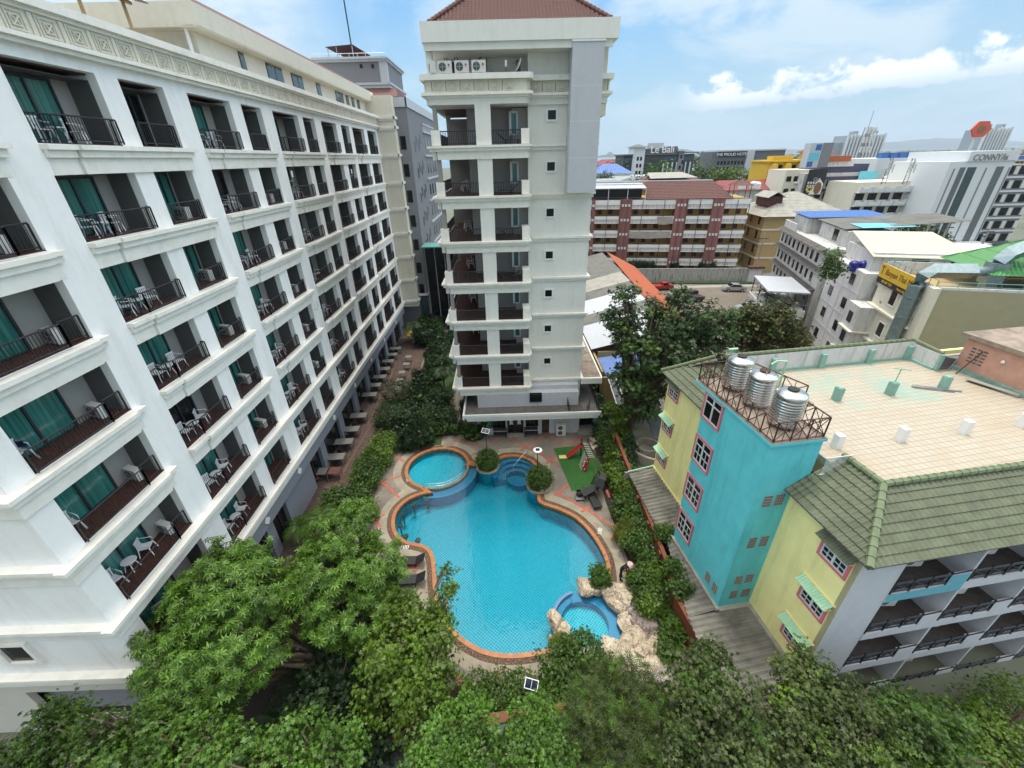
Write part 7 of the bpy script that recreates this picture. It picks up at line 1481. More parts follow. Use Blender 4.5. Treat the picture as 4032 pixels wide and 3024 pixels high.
# near end balconies
for (j, x, y, rz, lab) in ((0, -16.3, 12.3, 60, 'white plastic armchair nearest the camera on the lowest near end balcony'), (1, -16.5, 11.6, 75, 'white plastic armchair left of a round table on the second near end balcony'), (1, -16.45, 13.3, 110, 'white plastic armchair right of a round table on the second near end balcony'), (2, -16.5, 11.5, 70, 'white plastic armchair alone on the third near end balcony'), (3, -16.6, 11.6, 80, 'white plastic armchair with a dark blue towel on the fourth near end balcony')): chp.put((x, y, FLO[j]+.02), R(rz), lab, 'white armchairs on the balconies')
tbp.put((-16.5, 12.45, FLO[1]+.02), 0, 'round white plastic table between two armchairs on the second near end balcony', 'white tables on the balconies')
tw_ = thing('towel', 'dark blue towel hanging over the armchair on the fourth near end balcony', 'towel', (-16.6, 11.6, FLO[3])); mb = MB(); mb.box(-16.95, -16.8, 11.4, 11.8, FLO[3]+.5, FLO[3]+.9); mb.box(-16.8, -16.5, 11.33, 11.38, FLO[3]+.5, FLO[3]+.72); mb.box(-16.8, -16.5, 11.84, 11.89, FLO[3]+.5, FLO[3]+.72); mb.build('cloth', 'towel_blue', tw_)
for j in range(1, 6):
    for c_ in (0, 2, 4):
        nm_ = {0: 'the near end balcony', 2: 'the first narrow balcony', 4: 'the second narrow balcony'}[c_]
        acp.put((FX-.8, COLS[c_][2]-.55, FLO[j]+.02), R(-20), 'white air conditioner at the far end of %s, %s floor' % (nm_, FN[j]), 'air conditioners on the balconies', scale=.85)
for i, (x, y, w_) in enumerate(((380, 745, 'highest'), (732, 725, 'farthest'))):
    p = atx((900+x*.6632)/S, (200+y*.6632)/S, FX+.3); o = thing('wall_antenna', 'small white wall antenna on a bent arm on a balcony pier, %s of them' % w_, 'antenna', tuple(p), group='wall antennas'); mb = MB(); mb.box(-.02, .02, -.1, .1, -.05, .35); mb.build('panel', 'white_paint', o, local=True); mb = MB(); mb.tube([(-.3, -.1, -.3), (0, -.1, -.3), (0, 0, 0)], .02, 5); mb.build('arm', 'panel_grey', o, local=True)
p = atx((700+1105*.5)/S, (700+1010*.5)/S, FX+.3); o = thing('wall_antenna', 'small white wall antenna on a bent arm low on a pier beside a chair', 'antenna', tuple(p), group='wall antennas'); mb = MB(); mb.box(-.02, .02, -.1, .1, 0, .4); mb.build('panel', 'white_paint', o, local=True); mb = MB(); mb.tube([(-.3, -.3, -.2), (0, -.3, -.2), (0, 0, 0)], .02, 5); mb.build('arm', 'panel_grey', o, local=True)
# white chairs on the tower side gallery
for j in range(1, 6): 
    for i in range(2): chp.put((-3.1-.25*i, 39.+1.3*i, LV[j]+.03), R(-80), 'white plastic chair deep in the left tower gallery, %s floor, %s one' % (FN[j], ('nearer', 'farther')[i]), 'white chairs in the tower gallery')
# ------------------------------------------------------------------ restaurant tables along the facade
lt_ = thing('long_table', 'x', 'table'); mb = MB(); mb.box(-.95, .95, -.45, .45, .70, .75); mb.build('table_top', 'table_top', lt_, local=True)
for x in (-.88, .88):
    for y in (-.38, .38): mb = MB(); mb.box(x-.03, x+.03, y-.03, y+.03, 0, .7); mb.build('leg', 'wing_grey', lt_, local=True)
ltp = Proto(lt_)
dc = thing('dark_chair', 'x', 'chair'); mb = MB(); mb.box(-.2, .2, -.2, .2, .42, .45); mb.build('seat', 'black_rattan', dc, local=True); mb = MB(); mb.box(-.2, .2, .18, .21, .45, .85); mb.build('backrest', 'black_rattan', dc, local=True)
for x in (-.18, .18):
    for y in (-.18, .18): mb = MB(); mb.box(x-.015, x+.015, y-.015, y+.015, 0, .42); mb.build('leg', 'dark_metal', dc, local=True)
dcp = Proto(dc)
tl = [(635, 1195), (705, 1075), (757, 977), (820, 870), (905, 705), (943, 630), (985, 565), (1015, 502), (1050, 442), (1078, 390), (1108, 342)]; ON = ['first', 'second', 'third', 'fourth', 'fifth', 'sixth', 'seventh', 'eighth', 'ninth', 'tenth', 'eleventh']
for i, q in enumerate(tl):
    p = c4g(*q, z=.74); ltp.put((p.x-.1, p.y, 0), R(2), 'long pale table on the paved path under the white wing, %s from the camera' % ON[i], 'pale tables along the paved path')
    dcp.put((p.x+.3, p.y-.55, 0), R(185), 'dark chair pushed to the near side of the %s pale table' % ON[i], 'dark chairs along the paved path'); dcp.put((p.x+.1, p.y+.6, 0), R(-5), 'dark chair at the far side of the %s pale table' % ON[i], 'dark chairs along the paved path')
p = c4g(535, 1310, z=.74); ltp.put((p.x, p.y, 0), R(2), 'pale table standing against the reddish brown table nearest the camera', scale=(.55, 1, 1)); p = c4g(625, 1305, z=.74); o = ltp.put((p.x, p.y, 0), R(2), 'reddish brown table end to end with a pale table on the path', scale=(.55, 1, 1))
for k_ in o.children: k_.data = k_.data.copy(); k_.data.materials[0] = MATS['brick_red']
p = c4g(505, 1395); o = dcp.put((p.x, p.y, 0), R(40), 'reddish brown chair beside the reddish brown table', 'dark chairs along the paved path')
for k_ in o.children: k_.data = k_.data.copy(); k_.data.materials[0] = MATS['brick_red']
for i, q in enumerate(((1115, 655), (1130, 590), (1150, 530), (1185, 465), (1200, 408))): p = c4g(*q, z=.74); ltp.put((p.x+.25, p.y, 0), R(2), 'small square pale table at the garden edge, %s from the camera' % ON[i], 'square tables along the garden', scale=(.42, .9, 1))
for i, q in enumerate(((1222, 262), (1238, 238))):
    p = c4g(*q); o = dcp.put((p.x, p.y, 0), R(30), 'bright yellow chair at the dark end of the path, %s one' % ('nearer', 'farther')[i], 'yellow chairs')
    for k_ in o.children: k_.data = k_.data.copy(); k_.data.materials[0] = MATS['yellow_plastic']
p = c4g(405, 1520); o = thing('towel_rack', 'trolley stacked with folded pale pink towels beside the restaurant door', 'towel trolley', (p.x, p.y, 0)); mb = MB(); [mb.box(-.45, .45, -.3, .3, .55+.07*i, .61+.07*i) for i in range(3)]; mb.build('folded_towels', 'towel', o, local=True); mb = MB(); [mb.box(x, x+.04, y, y+.04, 0, .54) for x in (-.5, .46) for y in (-.33, .29)]; mb.box(-.5, .5, -.33, .33, .5, .54); mb.box(-.5, .5, -.33, .33, .15, .18); mb.build('frame', 'dark_metal', o, local=True)
# ------------------------------------------------------------------ poolside things
def lounger(p, rz, label, g='sun loungers by the pool'): return lng.put((p.x, p.y, 0), R(rz), label, g)
lt2 = thing('sun_lounger', 'x', 'sun lounger'); mb = MB(); mb.box(-.95, .35, -.32, .32, .30, .35); mb.build('seat', 'black_rattan', lt2, local=True); mb = MB(); mb.box(0, .65, -.32, .32, -.025, .025, Matrix.Translation((.35, 0, .33)) @ Matrix.Rotation(R(-28), 4, 'Y')); mb.build('backrest', 'black_rattan', lt2, local=True)
for x in (-.85, .3):
    for y in (-.28, .28): mb = MB(); mb.box(x-.025, x+.025, y-.025, y+.025, 0, .3); mb.build('leg', 'dark_metal', lt2, local=True)
lng = Proto(lt2)
lounger(pc(365, 862), 0, 'black sun lounger at the left pool edge, farther of two under the bright tree'); lounger(pc(365, 985), 2, 'black sun lounger at the left pool edge, nearer of two under the bright tree')
lounger(pc(1555, 455), 100, 'black sun lounger lying nearest the pool in the jumbled stack by the turf'); o = lounger(pc(1545, 415), 25, 'black sun lounger laid slanting across the jumbled stack by the turf'); o.location.z = .38; o.rotation_euler = (0, R(-8), R(25)); o = lounger(pc(1590, 395), 70, 'black sun lounger on top of the jumbled stack by the turf'); o.location.z = .75; o.rotation_euler = (R(10), R(12), R(70))
p = pc(1462, 425); o = thing('hand_cart', 'black push cart carrying a round black pot beside the stacked loungers', 'cart', (p.x, p.y, 0)); mb = MB(); mb.box(-.32, .32, -.5, .3, .14, .18); mb.build('deck', 'wing_grey', o, local=True); mb = MB(); mb.tube([(-.28, .3, .16), (-.28, .34, .95), (.28, .34, .95), (.28, .3, .16)], .018, 5); mb.build('handle', 'dark_metal', o, local=True)
for x in (-.26, .26):
    for y in (-.42, .22): mb = MB(); M_ = Matrix.Translation((x, y, .07)) @ Matrix.Rotation(R(90), 4, 'Y'); q = MB().lathe([(.01, -.02), (.07, -.02), (.07, .02), (.01, .02)], n=10); mb.add([M_ @ Vector(v) for v in q.v], q.f); mb.build('wheel', 'tyre', o, local=True)
mb = MB(); mb.lathe([(.16, 0), (.26, .05), (.27, .3), (.29, .34), (.24, .34), (.2, .2), (.0, .2)], (0, 0, 0), 18); o = thing('black_pot', 'round black pot with a little orange waste on the push cart', 'pot', (p.x, p.y, .18)); mb.build('pot', 'black_plastic', o, local=True)
# steel handrails
def rail(name, label, cat, paths, r=.022, mat='silver_tube'):
    o = thing(name, label, cat, tuple(paths[0][0])); mb = MB(); [mb.tube(q, r, 7) for q in paths]; mb.build('tube', mat, o, smooth=True); return o
h0, h1 = c7(885, 1370, z=-.1), c7(1010, 1200, z=.75); s_ = Vector((.45, .12, 0))
rail('handrail', 'bright steel handrail sloping down into the round pool steps', 'handrail', [[Vector((h0.x, h0.y, -.6)), Vector((h0.x, h0.y, .15)), h1, Vector((h1.x+.25, h1.y+.2, .85)), Vector((h1.x+.3, h1.y+.25, 0))], [Vector((h1.x+.1, h1.y+.1, .35)), Vector((h1.x+.75, h1.y+.3, .75)), Vector((h1.x+.8, h1.y+.3, 0))]])
L0 = pc(1640, 840); pth = []
for k_ in (0, .5): q = Vector((L0.x, L0.y-k_*.95, 0)); pth.append([q+Vector((.35, .05, .02)), q+Vector((.32, .05, .55)), q+Vector((.0, 0, .7)), q+Vector((-.22, -.03, .5)), q+Vector((-.3, -.03, -.9))])
rail('pool_ladder', 'curved steel pool ladder at the right edge above the sweeping person', 'ladder', pth, .022)
pth = [[(a, b, .42) for a, b in arc((cw.x, cw.y), wr+.08, 252, 350, 16)], [(a, b, .18) for a, b in arc((cw.x, cw.y), wr+.08, 252, 350, 16)]]+[[(cw.x+(wr+.08)*math.cos(R(t)), cw.y+(wr+.08)*math.sin(R(t)), -.05), (cw.x+(wr+.08)*math.cos(R(t)), cw.y+(wr+.08)*math.sin(R(t)), .42)] for t in (252, 277, 302, 327, 350)]
rail('curved_rail', 'low curved steel rail on the dam of the round wading pool', 'railing', [[Vector(v) for v in q] for q in pth], .02)
rail('pool_ladder', 'steel pool ladder half hidden by the bright tree at the lower left', 'ladder', [[pc(605, 1215)+Vector((-.3, .2*k_, .02)), pc(605, 1215)+Vector((-.25, .2*k_, .6)), pc(605, 1215)+Vector((.1, .2*k_, .6)), pc(605, 1215)+Vector((.15, .2*k_, -.8))] for k_ in (0, 2)])
# solar lamps
for i, (hx, hy, bx_, rnd, lab) in enumerate(((558, 960, (P1c.x, P1c.y, .1), 0, 'solar lamp with square tilted panel on a dark pole rising from the far planter'), (1155, 1168, (P2c.x-.15, P2c.y+.05, .1), 1, 'solar lamp with round white head on a dark pole in the right planter'), (0, 0, None, 0, 'solar lamp with square tilted panel above the clipped hedge near the camera'))):
    if i < 2: h = c7(hx, hy, z=0); base = Vector(bx_); Yh = base.y; hd = aty((1700+hx*.36166)/S, (1350+hy*.36166)/S, Yh); hd.x = base.x; top = hd.z
    else: q = aty(1148, 1478, 10.4); base = Vector((q.x, 10.4, 0)); top = q.z
    o = thing('solar_lamp', lab, 'lamp', tuple(base)); mb = MB(); mb.tube([(0, 0, 0), (0, 0, top-base.z)], .035, 7); mb.build('pole', 'dark_metal', o, local=True); mb = MB()
    if rnd: mb.lathe([(.02, -.06), (.34, -.02), (.35, .02), (.3, .05), (.0, .05)], (0, 0, top-base.z), 24); mb.build('lamp_head', 'white_paint', o, local=True); mb = MB(); mb.box(-.15, .15, -.15, .15, top-base.z+.052, top-base.z+.07); mb.build('solar_panel', 'solar_cell', o, local=True)
    else: M_ = Matrix.Translation((0, 0, top-base.z)) @ Matrix.Rotation(R(28), 4, 'X') @ Matrix.Rotation(R(-15), 4, 'Z'); mb.box(-.32, .32, -.22, .22, -.02, .02, M_); mb.build('panel_frame', 'white_paint', o, local=True); mb = MB(); [mb.box(-.28+.29*k_, -.28+.27+.29*k_, -.18, .18, .021, .03, M_) for k_ in (0, 1)]; mb.build('solar_panel', 'solar_cell', o, local=True); mb = MB(); mb.tube([(0, 0, top-base.z-.25), (.1, -.25, top-base.z-.2)], .02, 5); mb.build('lamp_arm', 'dark_metal', o, local=True)
# climbing frame
cfm = thing('climbing_frame', 'red wooden climbing frame with slide, ladder bars, climbing board and swing on the turf', 'climbing frame', tuple(c7(1680, 1300)))
def cm(mb, name, mat): return mb.build(name, mat, cfm)
T0, T1 = c7(1632, 1075, z=1.6), c7(1698, 1072, z=1.6); gA, gB = Vector((T0.x-.05, T0.y-.1, 0)), Vector((T1.x, T1.y, 0)); S0, S1 = c7(1470, 1245, z=.12), c7(1655, 1092, z=1.4); d_ = (S1-S0).normalized(); n_ = Vector((-d_.y, d_.x, 0)).normalized()*.24
mb = MB(); mb.slab([tuple(S0-n_), tuple(S0+n_), tuple(S1+n_), tuple(S1-n_)], .03); [mb.bar(tuple(S0+k_*n_+Vector((0, 0, .06))), tuple(S1+k_*n_+Vector((0, 0, .06))), .07) for k_ in (-1, 1)]; cm(mb, 'slide', 'red_slide')
q = c7(1435, 1245); mb = MB(); mb.box(q.x-.4, q.x+.4, q.y-.22, q.y+.22, .03, .07); cm(mb, 'landing_mat', 'yellow_mat')
E1, E2 = c7(1705, 1265, z=1.35), c7(1790, 1262, z=1.35); B1, B2 = T0, T1
for P_ in (T0, T1): mb = MB(); mb.bar((P_.x, P_.y, 0), (P_.x, P_.y, 1.95), .09); cm(mb, 'post', 'rusty_steel')
mb = MB(); mb.bar(tuple(T0+Vector((0, 0, .33))), tuple(T1+Vector((0, 0, .33))), .07); cm(mb, 'top_bar', 'rusty_steel')
mb = MB(); mb.bar(tuple(B1), tuple(E1), .07); mb.bar(tuple(B2), tuple(E2), .07); [mb.tube([B1.lerp(E1, t/10), B2.lerp(E2, t/10)], .022, 6) for t in range(1, 10)]; cm(mb, 'ladder_bars', 'silver_tube' if 0 else 'ac_white')
mb = MB(); mb.bar(tuple(B1+Vector((0, 0, .03))), tuple(E1+Vector((0, 0, .03))), .09); mb.bar(tuple(B2+Vector((0, 0, .03))), tuple(E2+Vector((0, 0, .03))), .09); cm(mb, 'side_rail', 'rusty_steel')
mb = MB(); [mb.tube([Vector((E1.x-.55+.0, E1.y+.15*k_+.1, .05)), Vector((E1.x-.1, E1.y+.22*k_+.1, 1.35))], .018, 5) for k_ in range(6)]; cm(mb, 'side_bars', 'ac_white')
bd = [c7(1642, 1310, z=.7), c7(1690, 1222, z=1.35), c7(1725, 1250, z=1.35), c7(1672, 1408, z=.05), c7(1640, 1370, z=.2)]; mb = MB(); mb.add([tuple(p) for p in bd]+[(p.x+.05, p.y+.05, p.z) for p in bd], [(0, 1, 2, 3, 4), (9, 8, 7, 6, 5)]+[(i, i+5, (i+1) % 5+5, (i+1) % 5) for i in range(5)]); cb_ = cm(mb, 'climbing_board', 'red_slide')
for (x, y, z) in ((1668, 1290, .95), (1690, 1245, 1.25), (1665, 1370, .35), (1655, 1330, .6), (1695, 1290, .95)): p = c7(x, y, z=z); mb = MB(); mb.lathe([(.0, -.03), (.05, 0), (.0, .03)], (p.x-.03, p.y-.05, p.z), 8); h_ = mb.build('hold', 'white_paint', cb_)
A0, A1 = c7(1775, 1275, z=1.6), c7(1815, 1392, z=1.6); mb = MB(); mb.bar(tuple(A0), tuple(A1), .09); cm(mb, 'swing_beam', 'rusty_steel')
for k_, q in enumerate((c7(1735, 1535), c7(1878, 1525))): mb = MB(); mb.bar((q.x, q.y, 0), tuple(A1), .08); cm(mb, 'swing_leg', 'rusty_steel')
mb = MB(); a, b = c7(1735, 1535, z=.05), c7(1878, 1525, z=.05); mb.bar(tuple(a), tuple(b), .07); cm(mb, 'floor_beam', 'rusty_steel'); m_ = A0.lerp(A1, .55); mb = MB(); [mb.tube([m_+Vector((k_*.2, -.05, 0)), Vector((m_.x+k_*.2, m_.y-.05, .45))], .012, 4) for k_ in (-1, 1)]; mb.box(m_.x-.24, m_.x+.24, m_.y-.15, m_.y+.05, .42, .45); cm(mb, 'swing_seat', 'dark_metal')
# depth marks on the surround
for s__, q, a in (('100', (320, 752), -8), ('50', (346, 316), 5), ('100', (1597, 650), 70)): p = pc(*q); tag(text_mesh('depth_mark', s__, .42, 'white_paint', None, (p.x, p.y, .004), (0, 0, R(a)), .001), 'white painted depth number %s beside the pool, %s' % (s__, {(320, 752): 'left side near the sun loungers', (346, 316): 'by the wading pool', (1597, 650): 'right side'}[q]), 'depth mark')
# ------------------------------------------------------------------ the sweeping person
pf = pc(1728, 958); pe = thing('person', 'person in dark clothes and a pale brimmed hat bending forward to sweep the poolside', 'person', (pf.x, pf.y, 0), R(-25))
def skinned(name, verts, edges, radii, mat, parent, sub=2):
    me = bpy.data.meshes.new(name); me.from_pydata(verts, edges, []); o = bpy.data.objects.new(name, me); COL.objects.link(o); md = o.modifiers.new('skin', 'SKIN'); md.use_smooth_shade = True
    for i, r_ in enumerate(radii): me.skin_vertices[0].data[i].radius = (r_, r_) if isinstance(r_, float) else r_
    me.skin_vertices[0].data[0].use_root = True; s2 = o.modifiers.new('sub', 'SUBSURF'); s2.levels = s2.render_levels = sub
    dg = bpy.context.evaluated_depsgraph_get(); m2 = bpy.data.meshes.new_from_object(o.evaluated_get(dg)); bpy.data.objects.remove(o); m2.materials.clear(); m2.materials.append(MATS[mat]) if not isinstance(mat, list) else [m2.materials.append(MATS[q]) for q in mat]; m2.name = name
    o = bpy.data.objects.new(name, m2); COL.objects.link(o); o.parent = parent; return o
def body(me_name='body'):
    V = [(0, 0, .88), (.06, 0, 1.02), (.16, 0, 1.16), (.27, 0, 1.27), (.36, 0, 1.34), (.40, 0, 1.37),            # spine, neck
         (0, .09, .84), (-.02, .11, .46), (-.05, .11, .08), (.09, .13, .04), (0, -.09, .84), (.06, -.12, .46), (.02, -.13, .08), (.16, -.14, .04),
         (.27, .18, 1.25), (.33, .24, .98), (.50, .14, .80), (.56, .10, .76), (.27, -.18, 1.25), (.40, -.24, 1.0), (.56, -.10, .92), (.61, -.05, .89)]
    E_ = [(0, 1), (1, 2), (2, 3), (3, 4), (4, 5), (0, 6), (6, 7), (7, 8), (8, 9), (0, 10), (10, 11), (11, 12), (12, 13), (3, 14), (14, 15), (15, 16), (16, 17), (3, 18), (18, 19), (19, 20), (20, 21)]
    r_ = [.13, .125, .13, .125, .055, .05, .095, .062, .042, .032, .095, .062, .042, .032, .065, .045, .032, .03, .065, .045, .032, .03]
    return skinned(me_name, V, E_, r_, 'cloth_black', pe)
bo = body()
hv = [(.43, 0, 1.40), (.47, 0, 1.44), (.50, 0, 1.50)]; me_ = MB(); me_.tube([(.40, 0, 1.37), (.43, 0, 1.41), (.46, 0, 1.45), (.50, 0, 1.50), (.53, 0, 1.55)], [.05, .075, .095, .09, .05], 14); me_.box(.53, .56, -.012, .012, 1.42, 1.46); hd_ = me_.build('head', 'skin', pe, local=True, smooth=True)
for s_ in (-1, 1): m = MB(); m.lathe([(0, -.01), (.012, 0), (0, .01)], (.535, s_*.035, 1.48), 6); m.build('eye', 'dark_metal', hd_, local=True)
m = MB(); m.lathe([(.23, -.02), (.24, .0), (.12, .03), (.105, .11), (.06, .13), (.0, .13)], n=24); o = m.build('hat', 'cloth_hat', pe, local=True, smooth=True); o.location = (.50, 0, 1.53); o.rotation_euler = (0, R(22), 0)
for k_, (x, y, z) in enumerate(((.57, .10, .75), (.62, -.05, .88))):
    m = MB(); m.tube([(x-.03, y, z+.01), (x, y, z), (x+.05, y, z-.02)], [.026, .034, .03], 8); h_ = m.build('hand', 'skin', pe, local=True, smooth=True); m = MB()
    for f in range(4): m.tube([(x+.045, y-.03+.02*f, z), (x+.075, y-.03+.02*f, z-.015+.004*f), (x+.072, y-.03+.02*f, z-.05)], [.010, .009, .007], 5)
    m.tube([(x+.01, y+.03, z), (x+.04, y+.045, z-.02), (x+.06, y+.03, z-.04)], [.011, .010, .008], 5); m.build('fingers', 'skin', h_, local=True, smooth=True)
for y_, x_ in ((.12, .0), (-.13, .07)): m = MB(); m.tube([(x_-.09, y_, .045), (x_, y_, .06), (x_+.12, y_, .04)], [.04, .05, .035], 8); m.build('shoe', 'black_plastic', pe, local=True, smooth=True)
br = thing('broom', 'long handled red broom held by the bending person', 'broom', (pf.x, pf.y, 0), R(-25)); m = MB(); m.tube([(.50, .16, .95), (.62, -.05, .9), (.95, -.42, .1)] if 0 else [(.56, .22, 1.06), (.92, -.55, .12)], .014, 6); m.build('handle', 'red_paint', br, local=True); m = MB(); m.lathe([(.03, .14), (.13, .0), (.12, .0)], (.95, -.6, .0), 10); m.build('bristles', 'red_slide', br, local=True)
# ------------------------------------------------------------------ boulders
def c5g(x, y, z=0.): return atz((1700+x*.5)/S, (2300+y*.5)/S, z)
def boulder(x, y, rpx, mat, lab, flat=.55, sd=0, tall=0., g='boulders around the tub'):
    rg = random.Random(sd*17+3); c_ = c5g(x, y, .2); r_ = rpx*.345/S*(c_-CO).length/901; bm = bmesh.new(); bmesh.ops.create_icosphere(bm, subdivisions=4, radius=1.)
    pn = [(Vector((rg.gauss(0, 1), rg.gauss(0, 1), rg.gauss(0, .8))).normalized(), rg.uniform(.5, .92)) for _ in range(13)]; off = Vector((rg.uniform(0, 50),)*3)
    sx, sy = rg.uniform(.85, 1.3), rg.uniform(.85, 1.25)
    for v in bm.verts:
        d = v.co.normalized(); k_ = min([1.]+[h/max(.05, d.dot(n_)) for n_, h in pn]); nz = noise.noise(d*2.2+off)*.06+noise.noise(d*9+off)*.05-max(0, .06-abs(noise.noise(d*2.6+off*1.7)))*1.6
        v.co = Vector((d.x*sx, d.y*sy, d.z*flat*(1+tall)))*(k_+nz)*r_*1.12
    bmesh.ops.rotate(bm, verts=bm.verts, matrix=Matrix.Rotation(rg.uniform(0, 6), 3, 'Z'))
    me = bpy.data.meshes.new('boulder'); bm.to_mesh(me); bm.free(); me.materials.append(MATS[mat]); o = bpy.data.objects.new('boulder', me); COL.objects.link(o); o.location = (c_.x, c_.y, r_*flat*.35-.05); tag(o, lab, 'boulder', g); return o
RK = [(975, 285, 95, 0, .8), (1020, 330, 75, 0, .7), (955, 455, 80, 0, .8), (1065, 410, 95, 0, .7), (1215, 0, 95, 0, .75), (1320, 15, 90, 0, .7), (1440, 55, 120, 0, .7), (1530, 95, 105, 0, .8), (1470, 135, 90, 0, .6), (1555, 165, 85, 1, .6), (1560, 230, 90, 0, .4), (1545, 300, 90, 0, .35), (1650, 230, 100, 1, .7), (1690, 330, 115, 1, .8), (1570, 420, 120, 0, .6),
      (1645, 370, 85, 1, .4), (1490, 505, 140, 0, .5), (1390, 555, 95, 0, .6), (1660, 520, 115, 0, .8), (1770, 430, 90, 0, .6), (1770, 520, 120, 0, .8), (1735, 300, 80, 1, .6), (1810, 260, 90, 1, .6), (1925, 200, 120, 1, .9), (1965, 330, 130, 1, .8), (1850, 520, 95, 1, .9), (1600, 610, 110, 0, .5), (1740, 630, 120, 0, .5), (1690, 720, 110, 0, .5), (1800, 720, 100, 1, .6), (1900, 590, 90, 1, .7), (1330, 570, 90, 0, .5), (1250, 545, 80, 0, .5), (1120, 480, 70, 0, .6)]
PLN = {0: 'big cream boulder standing in the water left of the tub', 4: 'square cream boulder at the corner between pool and tub', 23: 'tilted grey block leaning against the brown wall, upper one', 24: 'long pale grey slab leaning against the brown wall, lower one', 16: 'broad flat pale yellow rock just below the tub', 13: 'jagged dark grey boulder in the middle of the rock garden', 2: 'small cream boulder at the lower left of the tub'}
for i, (x, y, r_, g_, fl) in enumerate(RK):
    b = boulder(x, y, r_, 'rock_grey' if g_ else 'rock_cream', PLN.get(i, '%s %s boulder %s of the tub, %s' % ('large' if r_ > 100 else 'smaller', ('cream', 'grey')[g_], 'above and right' if y < 160 else 'right' if y < 460 else 'below and right', ['touching the pool rim', 'mid pile', 'near the brown wall'][0 if x < 1400 else 1 if x < 1680 else 2])), fl, i, g='cream boulders' if not g_ else 'grey boulders')
for i, (x, y) in enumerate(((1212, 1600), (1225, 1615), (1200, 1625))): p = c7(x, y); o = boulder(1000, 1000, 45, 'rock_cream', 'small pale stones piled beside the right planter', .5, 60+i, g='stones by the planter'); o.location = (p.x, p.y, .05+.1*i)
for i in range(7): p = c7(1760+rg.uniform(-20, 35), 1050+16*i); o = boulder(1000, 1000, 40, 'rock_cream', 'small pale stones piled along the bed beyond the turf', .5, 80+i, g='stones by the turf'); o.location = (p.x, p.y, .08)
# ------------------------------------------------------------------ plants
def lob(px, py, z, r_, k=.8):
    c_ = atz(px, py, z); s_ = (c_-CO).length/901*r_*.86; return (c_.x, c_.y, c_.z, s_, s_, s_*k)
def lobY(px, py, Y, r_, k=.9):
    c_ = aty(px, py, Y); s_ = (c_-CO).length/901*r_; return (c_.x, c_.y, c_.z, s_, s_, s_*k)
def tree(name, lab, cat, lobes, n, size, kind, mat, base=None, r0=.18, seed=0, bark='bark', group=None, clump=.35, up=.6, hollow=.55, extra=(), per=9):
    L_ = np.array(lobes); bx_ = base if base is not None else (float(L_[:, 0].mean()), float(L_[:, 1].mean()), 0.)
    t = thing(name, lab, cat, bx_, group=group); foliage('crown', lobes, n, size, kind, mat, t, seed, clump, up, per, hollow=hollow)
    for nm_, n2, s2, k2_, m2 in extra: foliage(nm_, lobes, n2, s2, k2_, m2, t, seed+50, clump, up, per, hollow=.85)
    tips = [(l[0], l[1], l[2]+.1*l[5]) for l in lobes]; rg = random.Random(seed)
    for l in lobes:
        for _ in range(3): tips.append((l[0]+rg.uniform(-.7, .7)*l[3], l[1]+rg.uniform(-.7, .7)*l[4], l[2]+rg.uniform(-.1, .75)*l[5]))
    limbs('trunk', bx_, tips, r0, bark, t, seed); return t
# palmate trees at the lower left
tree('umbrella_tree', 'large tree with star shaped bright green leaves in front of the white wing, leftmost', 'tree', [lob(490, 1270, 6.8, 95, .75), lob(425, 1350, 6.0, 80, .8), lob(510, 1370, 6.3, 100, .8), lob(450, 1450, 5.0, 85, .8), lob(555, 1285, 6.4, 50), lob(375, 1440, 4.8, 50), lob(510, 1205, 7.2, 42), lob(560, 1430, 5.2, 45), lob(400, 1500, 4.4, 50)], 7000, .235, 'rosette', 'leaf_rosette', base=(-9.3, 11.6, 0), r0=.28, seed=1, clump=.17, hollow=.6, per=16, extra=(('blossom', 60, .10, 'cluster', 'flower_white'),))
tree('umbrella_tree', 'large tree with star shaped leaves beside the pool loungers, right of its twin', 'tree', [lob(740, 1165, 6.4, 72, .8), lob(700, 1230, 6.2, 75, .8), lob(800, 1240, 5.8, 75, .8), lob(760, 1310, 5.2, 85, .9), lob(670, 1300, 5.2, 55), lob(760, 1110, 6.4, 30), lob(845, 1290, 4.8, 45)], 6200, .235, 'rosette', 'leaf_rosette', base=(-6.9, 13.6, 0), r0=.26, seed=2, clump=.17, hollow=.6, per=16)
tree('feathery_tree', 'yellowish green leafy tree overhanging the lower left pool edge', 'tree', [lob(880, 1330, 5.4, 60), lob(930, 1370, 5.2, 55), lob(850, 1400, 5.0, 70), lob(920, 1450, 4.4, 70), lob(840, 1490, 4.0, 60), lob(960, 1330, 5.2, 22), lob(965, 1290, 5.2, 22), lob(975, 1265, 5.4, 16), lob(960, 1235, 5.6, 12), lob(900, 1530, 3.6, 60)], 7600, .13, 'cluster', 'leaf_bright', base=(-4.9, 11.7, 0), r0=.18, seed=3, clump=.2, bark='bark_pale', hollow=.4, per=24)
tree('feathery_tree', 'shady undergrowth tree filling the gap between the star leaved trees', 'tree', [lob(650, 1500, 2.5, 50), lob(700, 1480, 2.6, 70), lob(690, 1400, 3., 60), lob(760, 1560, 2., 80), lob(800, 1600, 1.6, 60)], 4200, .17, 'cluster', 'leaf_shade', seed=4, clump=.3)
tree('leafy_tree', 'dark leaved tree at the lower left corner, its crown spreading along the picture edge', 'tree', [lob(60, 1635, 6.0, 60, .7), lob(120, 1570, 6.2, 40, .7), lob(235, 1590, 6.4, 45, .7), lob(130, 1665, 5.8, 70, .7), lob(250, 1670, 6.0, 70, .7), lob(20, 1680, 5.8, 55), lob(210, 1555, 6.8, 16), lob(110, 1535, 6.4, 18)], 6000, .12, 'cluster', 'leaf_mid', base=(-10.6, 7.0, 0), r0=.16, seed=5, clump=.2, hollow=.35, per=26)
